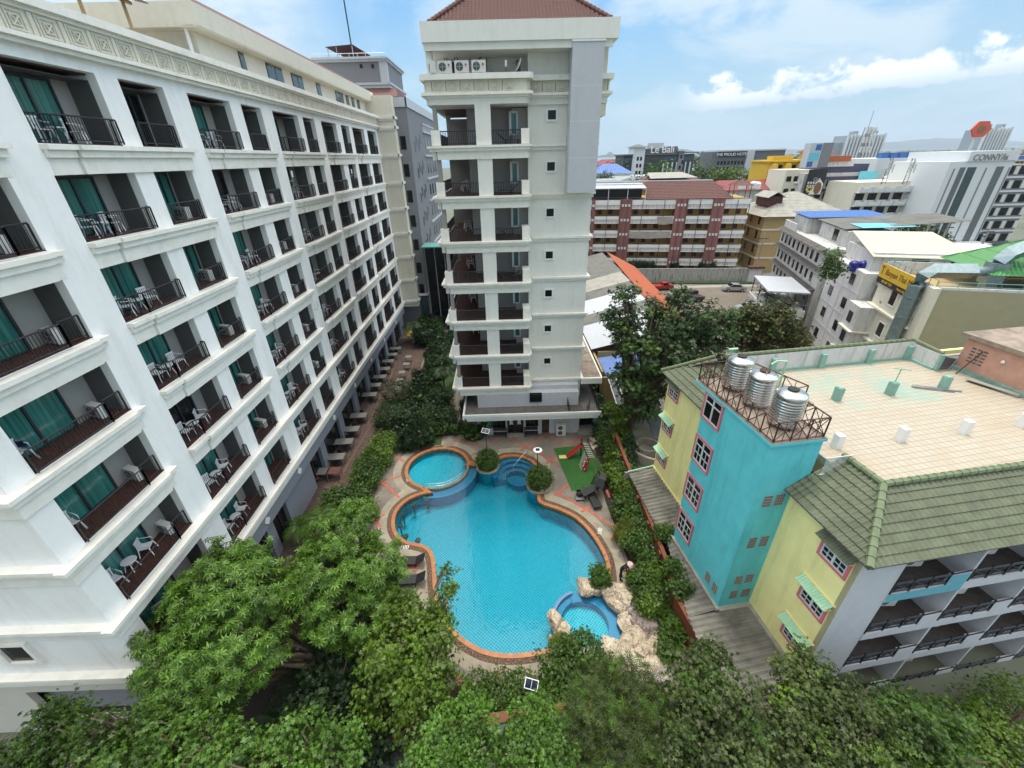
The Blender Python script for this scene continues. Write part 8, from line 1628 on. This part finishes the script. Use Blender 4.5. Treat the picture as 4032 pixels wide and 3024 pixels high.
tree('leafy_tree', 'bright leaved tree at the bottom edge below the star leaved trees', 'tree', [lob(340, 1590, 5.6, 45, .7), lob(400, 1620, 5.8, 55, .7), lob(325, 1545, 5.8, 26), lob(500, 1640, 5.6, 55, .7), lob(650, 1610, 5.6, 60, .7), lob(720, 1630, 5.2, 60, .7), lob(600, 1600, 5.6, 35), lob(340, 1670, 5, 70), lob(480, 1690, 5, 70), lob(600, 1690, 5, 70)], 8500, .12, 'cluster', 'leaf_feather', base=(-6.4, 6.9, 0), r0=.16, seed=6, clump=.2, hollow=.35, per=26)
# feathery trees in front of the white wall
tree('feathery_tree', 'feathery bright green tree left of its twin in front of the white wall', 'tree', [lob(1000, 1560, 5.0, 55), lob(960, 1620, 4.8, 60), lob(1040, 1620, 4.8, 50), lob(1020, 1530, 5.2, 30), lob(930, 1650, 4.5, 50), lob(990, 1660, 4, 60)], 6500, .10, 'cluster', 'leaf_feather', r0=.1, seed=7, clump=.16, bark='bark_pale', hollow=.35, per=24)
tree('feathery_tree', 'feathery bright green tree right of its twin in front of the white wall', 'tree', [lob(1150, 1560, 5.0, 50), lob(1180, 1610, 4.8, 55), lob(1120, 1620, 4.8, 45), lob(1160, 1530, 5.2, 30), lob(1210, 1650, 4.4, 45), lob(1130, 1665, 4, 55)], 5200, .10, 'cluster', 'leaf_feather', r0=.1, seed=8, clump=.16, bark='bark_pale', hollow=.35, per=24)
tree('oleander_tree', 'grey green oleander like tree with pointed leaf tufts below the rock garden', 'tree', [lob(1290, 1540, 4.6, 60), lob(1370, 1500, 4.8, 55), lob(1340, 1590, 4.5, 70), lob(1410, 1560, 4.5, 60), lob(1280, 1620, 4.2, 60), lob(1400, 1640, 4.0, 70), lob(1330, 1460, 4.9, 35), lob(1250, 1560, 4.5, 30)], 6500, .17, 'needle', 'leaf_olive', r0=.12, seed=9, clump=.2, hollow=.35, per=16, extra=(('young_tufts', 1100, .17, 'needle', 'leaf_feather'),))
tree('oleander_tree', 'taller grey green tree overhanging the corrugated lean-to roof', 'tree', [lob(1510, 1460, 5.8, 60), lob(1560, 1500, 5.8, 65), lob(1480, 1530, 5.6, 60), lob(1550, 1580, 5.2, 75), lob(1600, 1560, 5.2, 60), lob(1480, 1610, 4.8, 60), lob(1640, 1620, 4.8, 60), lob(1545, 1410, 6., 24), lob(1560, 1650, 4.5, 70)], 10000, .12, 'cluster', 'leaf_olive', r0=.14, seed=10, clump=.18, hollow=.35, per=22, extra=(('young_tufts', 1200, .12, 'cluster', 'leaf_mid'),))
tree('leafy_tree', 'brownish green tree at the foot of the yellow wall near the camera', 'tree', [lob(1740, 1480, 5.6, 50), lob(1790, 1500, 5.6, 55), lob(1720, 1550, 5.2, 60), lob(1800, 1580, 5., 70), lob(1860, 1550, 5.2, 50), lob(1740, 1630, 4.6, 70), lob(1850, 1640, 4.4, 70), lob(1750, 1430, 5.8, 25)], 9500, .12, 'cluster', 'leaf_olive', r0=.14, seed=11, clump=.18, hollow=.35, per=22, extra=(('yellow_leaves', 1500, .12, 'cluster', 'leaf_bright'),))
tree('leafy_tree', 'mixed green tree below the white balcony facade', 'tree', [lob(1950, 1560, 4.4, 55), lob(2010, 1600, 4.2, 60), lob(1930, 1630, 4.0, 60), lob(2050, 1560, 4.2, 35), lob(2020, 1660, 3.6, 60)], 6000, .12, 'cluster', 'leaf_mid', seed=12, clump=.18, hollow=.35, per=22)
tree('hedge', 'dense bright green hedge in the lower right corner', 'hedge', [lob(2175, 1535, 1.2, 45), lob(2100, 1560, 1.2, 40), lob(2215, 1510, 1.0, 34), lob(2120, 1590, 2.0, 60), lob(2190, 1560, 2.0, 60), lob(2160, 1640, 2., 70), lob(2080, 1650, 1.8, 60), lob(2220, 1620, 2., 60), lob(1990, 1665, 1.2, 50)], 8000, .10, 'cluster', 'leaf_bright', seed=13, clump=.2, hollow=.6)
# shrubs by the pool
tree('round_shrub', 'big glossy dark green shrub below the tub at the pool edge', 'shrub', [lob(1215, 1440, 1.3, 45), lob(1260, 1420, 1.5, 50), lob(1290, 1470, 1.2, 42), lob(1235, 1480, 1.1, 42), lob(1262, 1380, 1.7, 18)], 6500, .11, 'cluster', 'leaf_mid', seed=14, clump=.16, hollow=.7)
tree('clipped_hedge', 'long clipped green hedge below the near pool edge', 'hedge', [lob(1030, 1490, .9, 35, .8), lob(1080, 1490, .9, 38, .8), lob(1130, 1492, .9, 40, .8), lob(1180, 1505, .9, 36, .8), lob(1120, 1525, .8, 42, .8), lob(1060, 1520, .8, 38, .8)], 7500, .08, 'cluster', 'leaf_mid', seed=15, clump=.1, hollow=.82, per=5)
for i, (c_, rr_) in enumerate(((P1c, .88), (P2c, .95))):
    tree('round_shrub', ['round clipped bright green shrub filling the far pool planter', 'round clipped bright green shrub filling the right pool planter'][i], 'shrub', [(c_.x, c_.y, .95, rr_, rr_, .78), (c_.x, c_.y, .6, rr_*.95, rr_*.95, .5)], 3600, .10, 'cluster', 'leaf_mid', base=(c_.x, c_.y, .1), r0=.05, seed=16+i, clump=.09, hollow=.85, per=4)
tree('palm_tree', 'bushy potted shrub at the corner between pool and tub', 'shrub', [lob(1298, 1245, .7, 22)], 900, .14, 'cluster', 'leaf_mid', r0=.04, seed=19, clump=.15)
tree('round_shrub', 'small yellow green shrub with red bromeliad between tub and pool', 'shrub', [lob(1210, 1385, .5, 16)], 500, .13, 'needle', 'leaf_yellow', r0=.03, seed=20, clump=.12)
# shrubs among the rocks and along the brown fence
def shr(px, py, r_, mat, kind='cluster', size=.12, n=1500, lab=None, g='shrubs along the brown fence', z=.7, name='shrub'):
    global _sd; _sd += 1; r_ *= 1.12; z = z*1.1; return tree(name, lab, 'shrub', [lob(px, py, z, r_, .85)], int(n*1.15), size, kind, mat, r0=.04, seed=_sd, clump=.16, hollow=.5, group=g)
_sd = 100
HF = [(1312, 945, 22, 0), (1325, 965, 24, 0), (1335, 990, 26, 1), (1325, 1020, 22, 1), (1345, 1020, 26, 0), (1350, 1050, 28, 1), (1365, 1075, 26, 0), (1355, 1095, 30, 0), (1378, 1110, 24, 0), (1380, 1140, 30, 0), (1372, 1170, 26, 3), (1395, 1170, 24, 3), (1408, 1215, 24, 0), (1420, 1245, 22, 1), (1395, 1260, 28, 0), (1380, 1255, 22, 0), (1415, 1290, 28, 0), (1400, 1300, 22, 1), (1300, 925, 18, 2)]
FM = ['leaf_mid', 'leaf_bright', 'leaf_dark', 'leaf_mid']
for i, (x, y, r_, k_) in enumerate(HF): shr(x, y, r_, FM[k_], n=1300, lab=['mid green leafy shrub', 'bright green leafy shrub', 'dark leafy shrub', 'leafy shrub with tiny white flowers'][k_]+' along the brown fence, number %d from the far end' % (i+1), z=.8)
for q in ((1378, 1160), (1400, 1185)): p = lob(*q, 1.2, 14); t = thing('flower', 'tiny white blossoms on the shrubs along the brown fence', 'flowers', p[:3], group='white blossoms'); foliage('blossom', [p], 50, .06, 'cluster', 'flower_white', t, 9, .1)
shr(1354, 1150, 24, 'leaf_yellow', 'needle', .22, 700, 'feathery bright lime fern in a dark pot beside the pool', 'potted fern', z=.8)
for i, (x, y, r_) in enumerate(((1435, 1150, 18), (1455, 1225, 14), (1470, 1270, 18))): shr(x, y, r_, 'leaf_mid', n=700, lab='leafy shrub standing behind the brown fence on the lean-to side, %s one' % ('far', 'middle', 'near')[i], z=2.1)
for i, (x, y, r_, z_) in enumerate(((1452, 1362, 19, .7), (1442, 1400, 13, .6), (1445, 1330, 9, .6))): shr(x, y, r_, 'leaf_mid', n=1200, lab='green shrub growing among the boulders, %s of three' % ('largest', 'lowest', 'highest')[i], z=z_, g='shrubs among the boulders')
# pots
pt = thing('plant_pot', 'x', 'pot'); mb = MB(); mb.lathe([(.16, 0), (.24, .1), (.27, .3), (.29, .33), (.25, .33), (.22, .25), (.0, .25)], n=18); mb.build('pot', 'pot_dark', pt, local=True, smooth=True); foliage('leaves', [(0, 0, .55, .28, .28, .28)], 90, .16, 'cluster', 'leaf_mid', pt, 3, .12, local=True); ptp = Proto(pt)
pv_ = thing('plant_pot', 'x', 'pot'); mb = MB(); mb.lathe([(.16, 0), (.24, .1), (.27, .3), (.29, .33), (.25, .33), (.22, .25), (.0, .25)], n=18); mb.build('pot', 'terracotta', pv_, local=True, smooth=True); foliage('leaves', [(0, 0, .5, .26, .26, .22)], 60, .16, 'leaf', 'leaf_variegated', pv_, 3, .12, local=True); pvp = Proto(pv_)
for i, (x, y) in enumerate(((1358, 1182), (1382, 1200), (1392, 1215), (1402, 1222), (1412, 1232), (1395, 1232), (1428, 1275))): p = atz(x, y); (pvp if i in (2, 4) else ptp).put((p.x, p.y, 0), i, 'potted plant with %s leaves in the row along the brown fence' % ('cream variegated' if i in (2, 4) else 'plain green'), 'potted plants by the fence')
for i in range(13): p = atz(898+i*9.5, 948-i*.9); (pvp if i % 4 == 2 else ptp).put((p.x, p.y+.2, 0), i*1.3, 'potted plant with %s leaves at the garden edge behind the wading pool' % ('cream variegated' if i % 4 == 2 else 'plain green'), 'potted plants behind the wading pool', scale=1.15)
for i, (x, y) in enumerate(((1012, 955), (1024, 958), (1035, 955), (1046, 948))): p = atz(x, y-8); ptp.put((p.x, p.y, 0), i, 'dark potted shrub against the tower wall left of the doors', 'potted shrubs by the tower', scale=1.7)
# shaded garden between the wings
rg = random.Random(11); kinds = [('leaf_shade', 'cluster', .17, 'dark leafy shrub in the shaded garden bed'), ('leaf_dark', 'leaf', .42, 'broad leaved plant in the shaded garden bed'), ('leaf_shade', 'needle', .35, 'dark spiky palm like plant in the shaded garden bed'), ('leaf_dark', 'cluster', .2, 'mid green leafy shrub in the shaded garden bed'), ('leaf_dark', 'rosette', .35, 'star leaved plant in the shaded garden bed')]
protos_s = []
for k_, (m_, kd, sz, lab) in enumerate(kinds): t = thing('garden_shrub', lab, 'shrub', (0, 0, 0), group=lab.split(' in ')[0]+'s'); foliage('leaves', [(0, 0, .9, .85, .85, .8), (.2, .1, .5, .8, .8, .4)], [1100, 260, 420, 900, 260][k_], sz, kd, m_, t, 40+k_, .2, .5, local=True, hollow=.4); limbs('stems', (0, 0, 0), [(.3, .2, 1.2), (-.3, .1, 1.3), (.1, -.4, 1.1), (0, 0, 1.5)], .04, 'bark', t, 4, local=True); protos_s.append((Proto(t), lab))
for i in range(72):
    y = 31.6+(58-31.6)*((i+.5)/72)**1.15; x = rg.uniform(-10.6, -7.5); k_ = rg.choice([0, 1, 1, 2, 2, 3, 4]); s_ = rg.uniform(.6, 1.15)
    if 42 < y < 45 and x > -8.5: continue
    protos_s[k_][0].put((x, y, 0), rg.uniform(0, 6), protos_s[k_][1], scale=(s_, s_, s_*rg.uniform(.8, 1.5)))
for i in range(12): protos_s[rg.choice([0, 3])][0].put((rg.uniform(-5.0, -4.6), 34+i*2.1, 0), i, 'dark shrub squeezed between the stone path and the tower', 'shrubs beside the tower', scale=(.3, .6, .7))
for i in range(9): protos_s[rg.choice([0, 2, 3])][0].put((-12.2+rg.uniform(-.8, 1.5), 56+i*.9, 0), i, 'dark shrub at the foot of the grey wing', 'shrubs at the grey wing', scale=1.5)
for i in range(16): y = 34+i*1.5; protos_s[rg.choice([0, 1, 3])][0].put((8.6+rg.uniform(-.1, .9), y, 0), i, 'dark shrub in the gap between the tower and the sheds', 'shrubs right of the tower', scale=rg.uniform(.8, 1.2))
# mound hedge of yellow green along the path corner, more bushes
for i, (x, y, r_, m_, z_, lab) in enumerate(((830, 955, 28, 'leaf_bright', .8, 'yellow green clipped hedge, farther section'), (815, 985, 30, 'leaf_bright', .8, 'yellow green clipped hedge, nearer section'), (800, 1005, 30, 'leaf_mid', .8, 'green bush beside the round wading pool'), (790, 1030, 28, 'leaf_mid', .8, 'green bush at the lower end of the wading pool hedge'), (772, 1070, 24, 'leaf_mid', .9, 'slender green shrub left of the pool curve'), (725, 1080, 28, 'leaf_mid', 1.2, 'upright leafy sapling on the bed beside the path'), (735, 1105, 20, 'leaf_yellow', .5, 'low yellow green shrub beside the sapling'), (780, 1105, 32, 'leaf_bright', .6, 'bright green shrub beside the left pool curve'), (840, 900, 34, 'leaf_dark', .9, 'big leafy shrub at the garden front'), (880, 905, 36, 'leaf_dark', .9, 'broad dark shrub at the middle garden front'), (925, 905, 34, 'leaf_dark', .9, 'dark leafy shrub right of the garden front'), (965, 900, 24, 'leaf_dark', .9, 'dark shrub beside the stone path'), (860, 850, 40, 'leaf_dark', 1.2, 'tall dark leafy shrub behind the garden front'), (950, 860, 30, 'leaf_dark', 1.0, 'mid green shrub behind the garden front'))):
    shr(x, y, r_, m_, n=2200, lab=lab, z=z_, g=None)
tree('fan_palm', 'banana like plant with long pale leaves in the garden front', 'palm', [lob(900, 870, 1.2, 18)], 40, .9, 'leaf', 'leaf_mid', r0=.05, seed=31, clump=.1)
tree('purple_shrub', 'dark purple leaved shrub in the middle of the shaded garden', 'shrub', [lob(905, 805, .9, 20)], 400, .2, 'leaf', 'leaf_purple', r0=.03, seed=32, clump=.1)
# palms on the left bed
def palm(px, py, z, r_, lab, n=13, mat='leaf_mid'):
    c_ = atz(px, py, z); t = thing('palm_tree', lab, 'palm', (c_.x, c_.y, 0)); mb = MB(); mb.tube([(c_.x, c_.y, 0), (c_.x+.05, c_.y, z*.5), (c_.x, c_.y, z)], [.12, .09, .07], 8); mb.build('trunk', 'bark', t, smooth=True); mb = MB(); rg = random.Random(int(px))
    for i in range(n):
        a = 6.283*i/n+rg.uniform(-.2, .2); L_ = r_*rg.uniform(.85, 1.1); up_ = rg.uniform(.35, .9); ps = [Vector((c_.x, c_.y, z))+Vector((math.cos(a)*L_*t_, math.sin(a)*L_*t_, up_*L_*(t_-1.25*t_*t_))) for t_ in [j/9 for j in range(10)]]
        s_ = Vector((-math.sin(a), math.cos(a), 0))
        for j in range(1, 9):
            w_ = .32*r_*math.sin(math.pi*(j+1)/11)
            for sd in (-1, 1): p = ps[j]; q = p+s_*sd*w_+(ps[j+1]-p)*1.4-Vector((0, 0, w_*.35)); d_ = (ps[j+1]-p)*.33; mb.add([tuple(p-d_*.5), tuple(p+d_), tuple(q)], [(0, 1, 2)]); m_ = p.lerp(ps[j+1], .5); q2 = m_+s_*sd*w_+(ps[j+1]-p)*1.4-Vector((0, 0, w_*.35)); mb.add([tuple(m_-d_*.5), tuple(m_+d_), tuple(q2)], [(0, 1, 2)])
        mb.tube(ps, .015, 4)
    mb.build('fronds', mat, t); return t
palm(690, 1118, 2.2, 1.5, 'feather palm at the path corner above the star leaved tree'); palm(648, 1135, 1.8, 1.3, 'smaller feather palm hugging the paved path'); palm(955, 800, 2.6, 1.5, 'dark feather palm in the shaded garden beside the stone path', mat='leaf_dark'); palm(890, 700, 3.0, 1.6, 'feather palm deep in the shaded garden', mat='leaf_dark'); palm(605, 1560, 1.5, 1.3, 'low palm under the star leaved trees', mat='leaf_dark'); palm(985, 790, 2.2, 1.1, 'second dark feather palm close to the tower corner', mat='leaf_dark')
# big dark tree behind the turf and its rusty neighbour
tree('shade_tree', 'big dark green shade tree between the tower sheds and the yellow building', 'tree', [lobY(1340, 690, 33, 36), lobY(1355, 640, 33.5, 26), lobY(1400, 690, 34, 50), lobY(1450, 680, 35, 52), lobY(1500, 700, 35, 50), lobY(1540, 730, 35.5, 40), lobY(1370, 760, 32, 50), lobY(1430, 750, 33, 60), lobY(1500, 760, 34, 50), lobY(1355, 820, 31, 34), lobY(1410, 820, 32, 45), lobY(1345, 740, 32, 32), lobY(1385, 870, 31, 38), lobY(1560, 690, 35.5, 22), lobY(1470, 640, 35, 26)], 9500, .25, 'cluster', 'leaf_dark', base=(10.9, 31.2, 0), r0=.24, seed=21, clump=.32, bark='bark', hollow=.35, per=20, extra=(('bright_leaves', 1500, .25, 'cluster', 'leaf_mid'),))
tree('rusty_tree', 'tree with rust tinged olive leaves standing in the parking lot', 'tree', [lobY(1590, 700, 46, 28), lobY(1630, 690, 46, 32), lobY(1670, 700, 46, 36), lobY(1710, 730, 46, 30), lobY(1650, 730, 46, 34), lobY(1600, 735, 46, 22), lobY(1690, 670, 46, 20), lobY(1620, 670, 46, 16)], 6000, .26, 'cluster', 'leaf_rust', base=(30.5, 46, 0), r0=.22, seed=22, clump=.4, hollow=.5, extra=(('green_leaves', 1400, .26, 'cluster', 'leaf_mid'),))
tree('small_tree', 'small bright leaved tree clinging to the grey annex wall', 'tree', [lobY(1800, 558, 43.2, 14), lobY(1790, 588, 43.0, 13), lobY(1815, 580, 43.2, 9)], 800, .2, 'cluster', 'leaf_mid', base=tuple(aty(1803, 612, 43.3)), r0=.06, seed=23, clump=.3)
for i, (x, y, r_) in enumerate(((1335, 900, 16), (1340, 935, 18), (1322, 880, 12))): L__ = lobY(x, y, 30.5, r_); tree('young_tree', 'bright young leaves at the trunk foot of the big shade tree, %s tuft' % ('middle', 'lower', 'upper')[i], 'shrub', [L__], 350, .2, 'cluster', 'leaf_bright', r0=.04, seed=24+i, clump=.2, group='bright tufts')
for i in range(7): y = 28+i*.9; protos_s[0][0].put((9.9+.35*i*.3, y, 0), i, 'dark shrub under the big shade tree', 'shrubs under the shade tree', scale=rg.uniform(.7, 1.1))
# trees of the town
TT = [((1425, 385), 150, 32, 'leaf_bright', 'light green tree above the long apartment roof'), ((1390, 392), 148, 18, 'leaf_mid', 'small tree left of the light green tree above the apartment roof'), ((1327, 365), 200, 18, 'leaf_dark', 'dark tree beside the tan stepped house near the tower'), ((1305, 385), 175, 14, 'leaf_dark', 'dark tree behind the tower edge below the blue roofed house'), ((1520, 370), 190, 20, 'leaf_mid', 'green tree between the two dark hotels'), ((1560, 378), 170, 16, 'leaf_bright', 'bright tree below the lettered hotel, left'), ((1590, 382), 170, 22, 'leaf_bright', 'bright tree below the lettered hotel, middle'), ((1640, 380), 172, 20, 'leaf_bright', 'bright tree below the lettered hotel, right'), ((1510, 345), 260, 14, 'leaf_dark', 'far dark tree right of the dark slate hotel'), ((1845, 425), 118, 14, 'leaf_dark', 'dark tree behind the blue billboard'), ((1980, 500), 80, 18, 'leaf_dark', 'dark tree behind the sheet roof before the white hotel'), ((2020, 520), 76, 14, 'leaf_dark', 'second dark tree behind the sheet roof before the white hotel')]
for i, (q, Y, r_, m_, lab) in enumerate(TT): l = lobY(*q, Y, r_, .8); tree('town_tree', lab, 'tree', [l, (l[0]-l[3]*.5, l[1], l[2]-.35*l[5], l[3]*.7, l[4]*.7, l[5]*.7), (l[0]+l[3]*.5, l[1], l[2]-.25*l[5], l[3]*.7, l[4]*.7, l[5]*.7)], 900, .035*l[3]+.35, 'cluster', m_, r0=.35, seed=60+i, clump=.8)
# planting on the apartment fronts
for i in range(9): 
    s_ = [11.5, 13, 14.5, 16, 3, 5, 27, 29, 21][i]; c0, s0 = math.cos(R(-10.2)), math.sin(R(-10.2)); x, y = 17.3+c0*s_+s0*.6, 98.3+s0*s_-c0*.6; protos_s[2][0].put((x, y, 0), i, 'spindly palm like plant in front of the apartment balconies', 'plants before the apartment block', scale=(.9, .9, 1.6))
# wooded plain towards the hills
rgn = np.random.default_rng(5); nT = 2600; TX = rgn.uniform(-1, 1, nT); TYd = 330+rgn.random(nT)**1.6*2600; ang = np.radians(rgn.uniform(-2, 62, nT)); lobes = [(d*math.sin(a), d*math.cos(a), 1.+1.8*min(1, d/900), 9+d*.004, 9, 3.2+d*.0012) for d, a in zip(TYd, ang) if d*math.cos(a) < 1500 or a > .5]
o = foliage('distant_woods', lobes, 30000, 5.5, 'leaf', 'leaf_dark', None, 77, 4., .6, 9, hollow=.8); tag(o, 'dark green wooded plain stretching to the hills behind the town', 'woods', kind='stuff')
rgn = random.Random(8)
for i in range(90):
    d = rgn.uniform(190, 900); a = R(rgn.uniform(14, 60)); x, y = d*math.sin(a), d*math.cos(a); w_, dd, h = rgn.uniform(10, 26), rgn.uniform(8, 18), rgn.uniform(5, 13)
    if y < 170: continue
    t = thing('town_house', 'distant pale low house among the trees of the town', 'house', (x, y, 0), R(rgn.uniform(-20, 20)), 'distant low houses'); mb = MB(); mb.box(0, w_, 0, dd, 0, h); mb.build('wall', rgn.choice(['hotel_white', 'render_cream', 'old_white', 'wing_light']), t, local=True); mb = MB(); mb.slab([(-.6, -.6, h), (w_+.6, -.6, h), (w_+.6, dd/2, h+2), (-.6, dd/2, h+2)], .2); mb.slab([(-.6, dd/2, h+2), (w_+.6, dd/2, h+2), (w_+.6, dd+.6, h), (-.6, dd+.6, h)], .2); mb.build('roof', rgn.choice(['asbestos', 'tile_red', 'white_roof', 'orange_tile', 'asbestos_pale']), t, local=True)

for i in range(34):      # middle distance blocks
    Y = rgn.uniform(165, 330); x = Y*math.tan(R(rgn.uniform(17, 58))); h = rgn.choice([9, 10.5, 12, 14, 15.5]); w_, dd = rgn.uniform(10, 20), rgn.uniform(9, 14)
    if 50 < x < 145 and Y > 200: h = min(h, 10.5)
    b_ = Bd('town_block', 'plain weathered town block with rows of dark windows in the middle distance', 'building', (x, Y, 0), R(rgn.uniform(-18, 8)), 'middle distance blocks'); b_.box('wall', rgn.choice(['old_white', 'render_cream', 'hotel_white', 'wing_light', 'beige_wall', 'tan_wall', 'pink_wall']), (0, w_, 0, dd, 0, h)); b_.box('roof_room', rgn.choice(['old_white', 'concrete', 'blue_sheet']), (w_*.2, w_*.45, 2, 6, h, h+2.2), (w_*.7, w_*.8, 2, 4, h, h+1.4))
    b_.box('ledge', 'render_white', *[(-.3, w_+.3, -.5, -.01, h-3*j-.3, h-3*j) for j in range(3)])
    for j in range(2): [b_.op('window', 'dark_glass', 1.2+2.3*k_, -.06, h-2.6-3*j, 1.4, 1.5) for k_ in range(int((w_-1)/2.3))]
hz = MB(); hz.box(-19000, 19000, -320, 12800, -3, 430); hz = hz.build('haze', 'white_paint'); tag(hz, kind='stuff')
k = NB('haze_air'); k.t.nodes.remove(k.b); pv2 = k.n('ShaderNodeVolumePrincipled'); pv2.inputs['Color'].default_value = (.72, .84, .96, 1); pv2.inputs['Density'].default_value = .00009; k.l(pv2.outputs[0], k.o.inputs['Volume']); hz.data.materials[0] = k.m
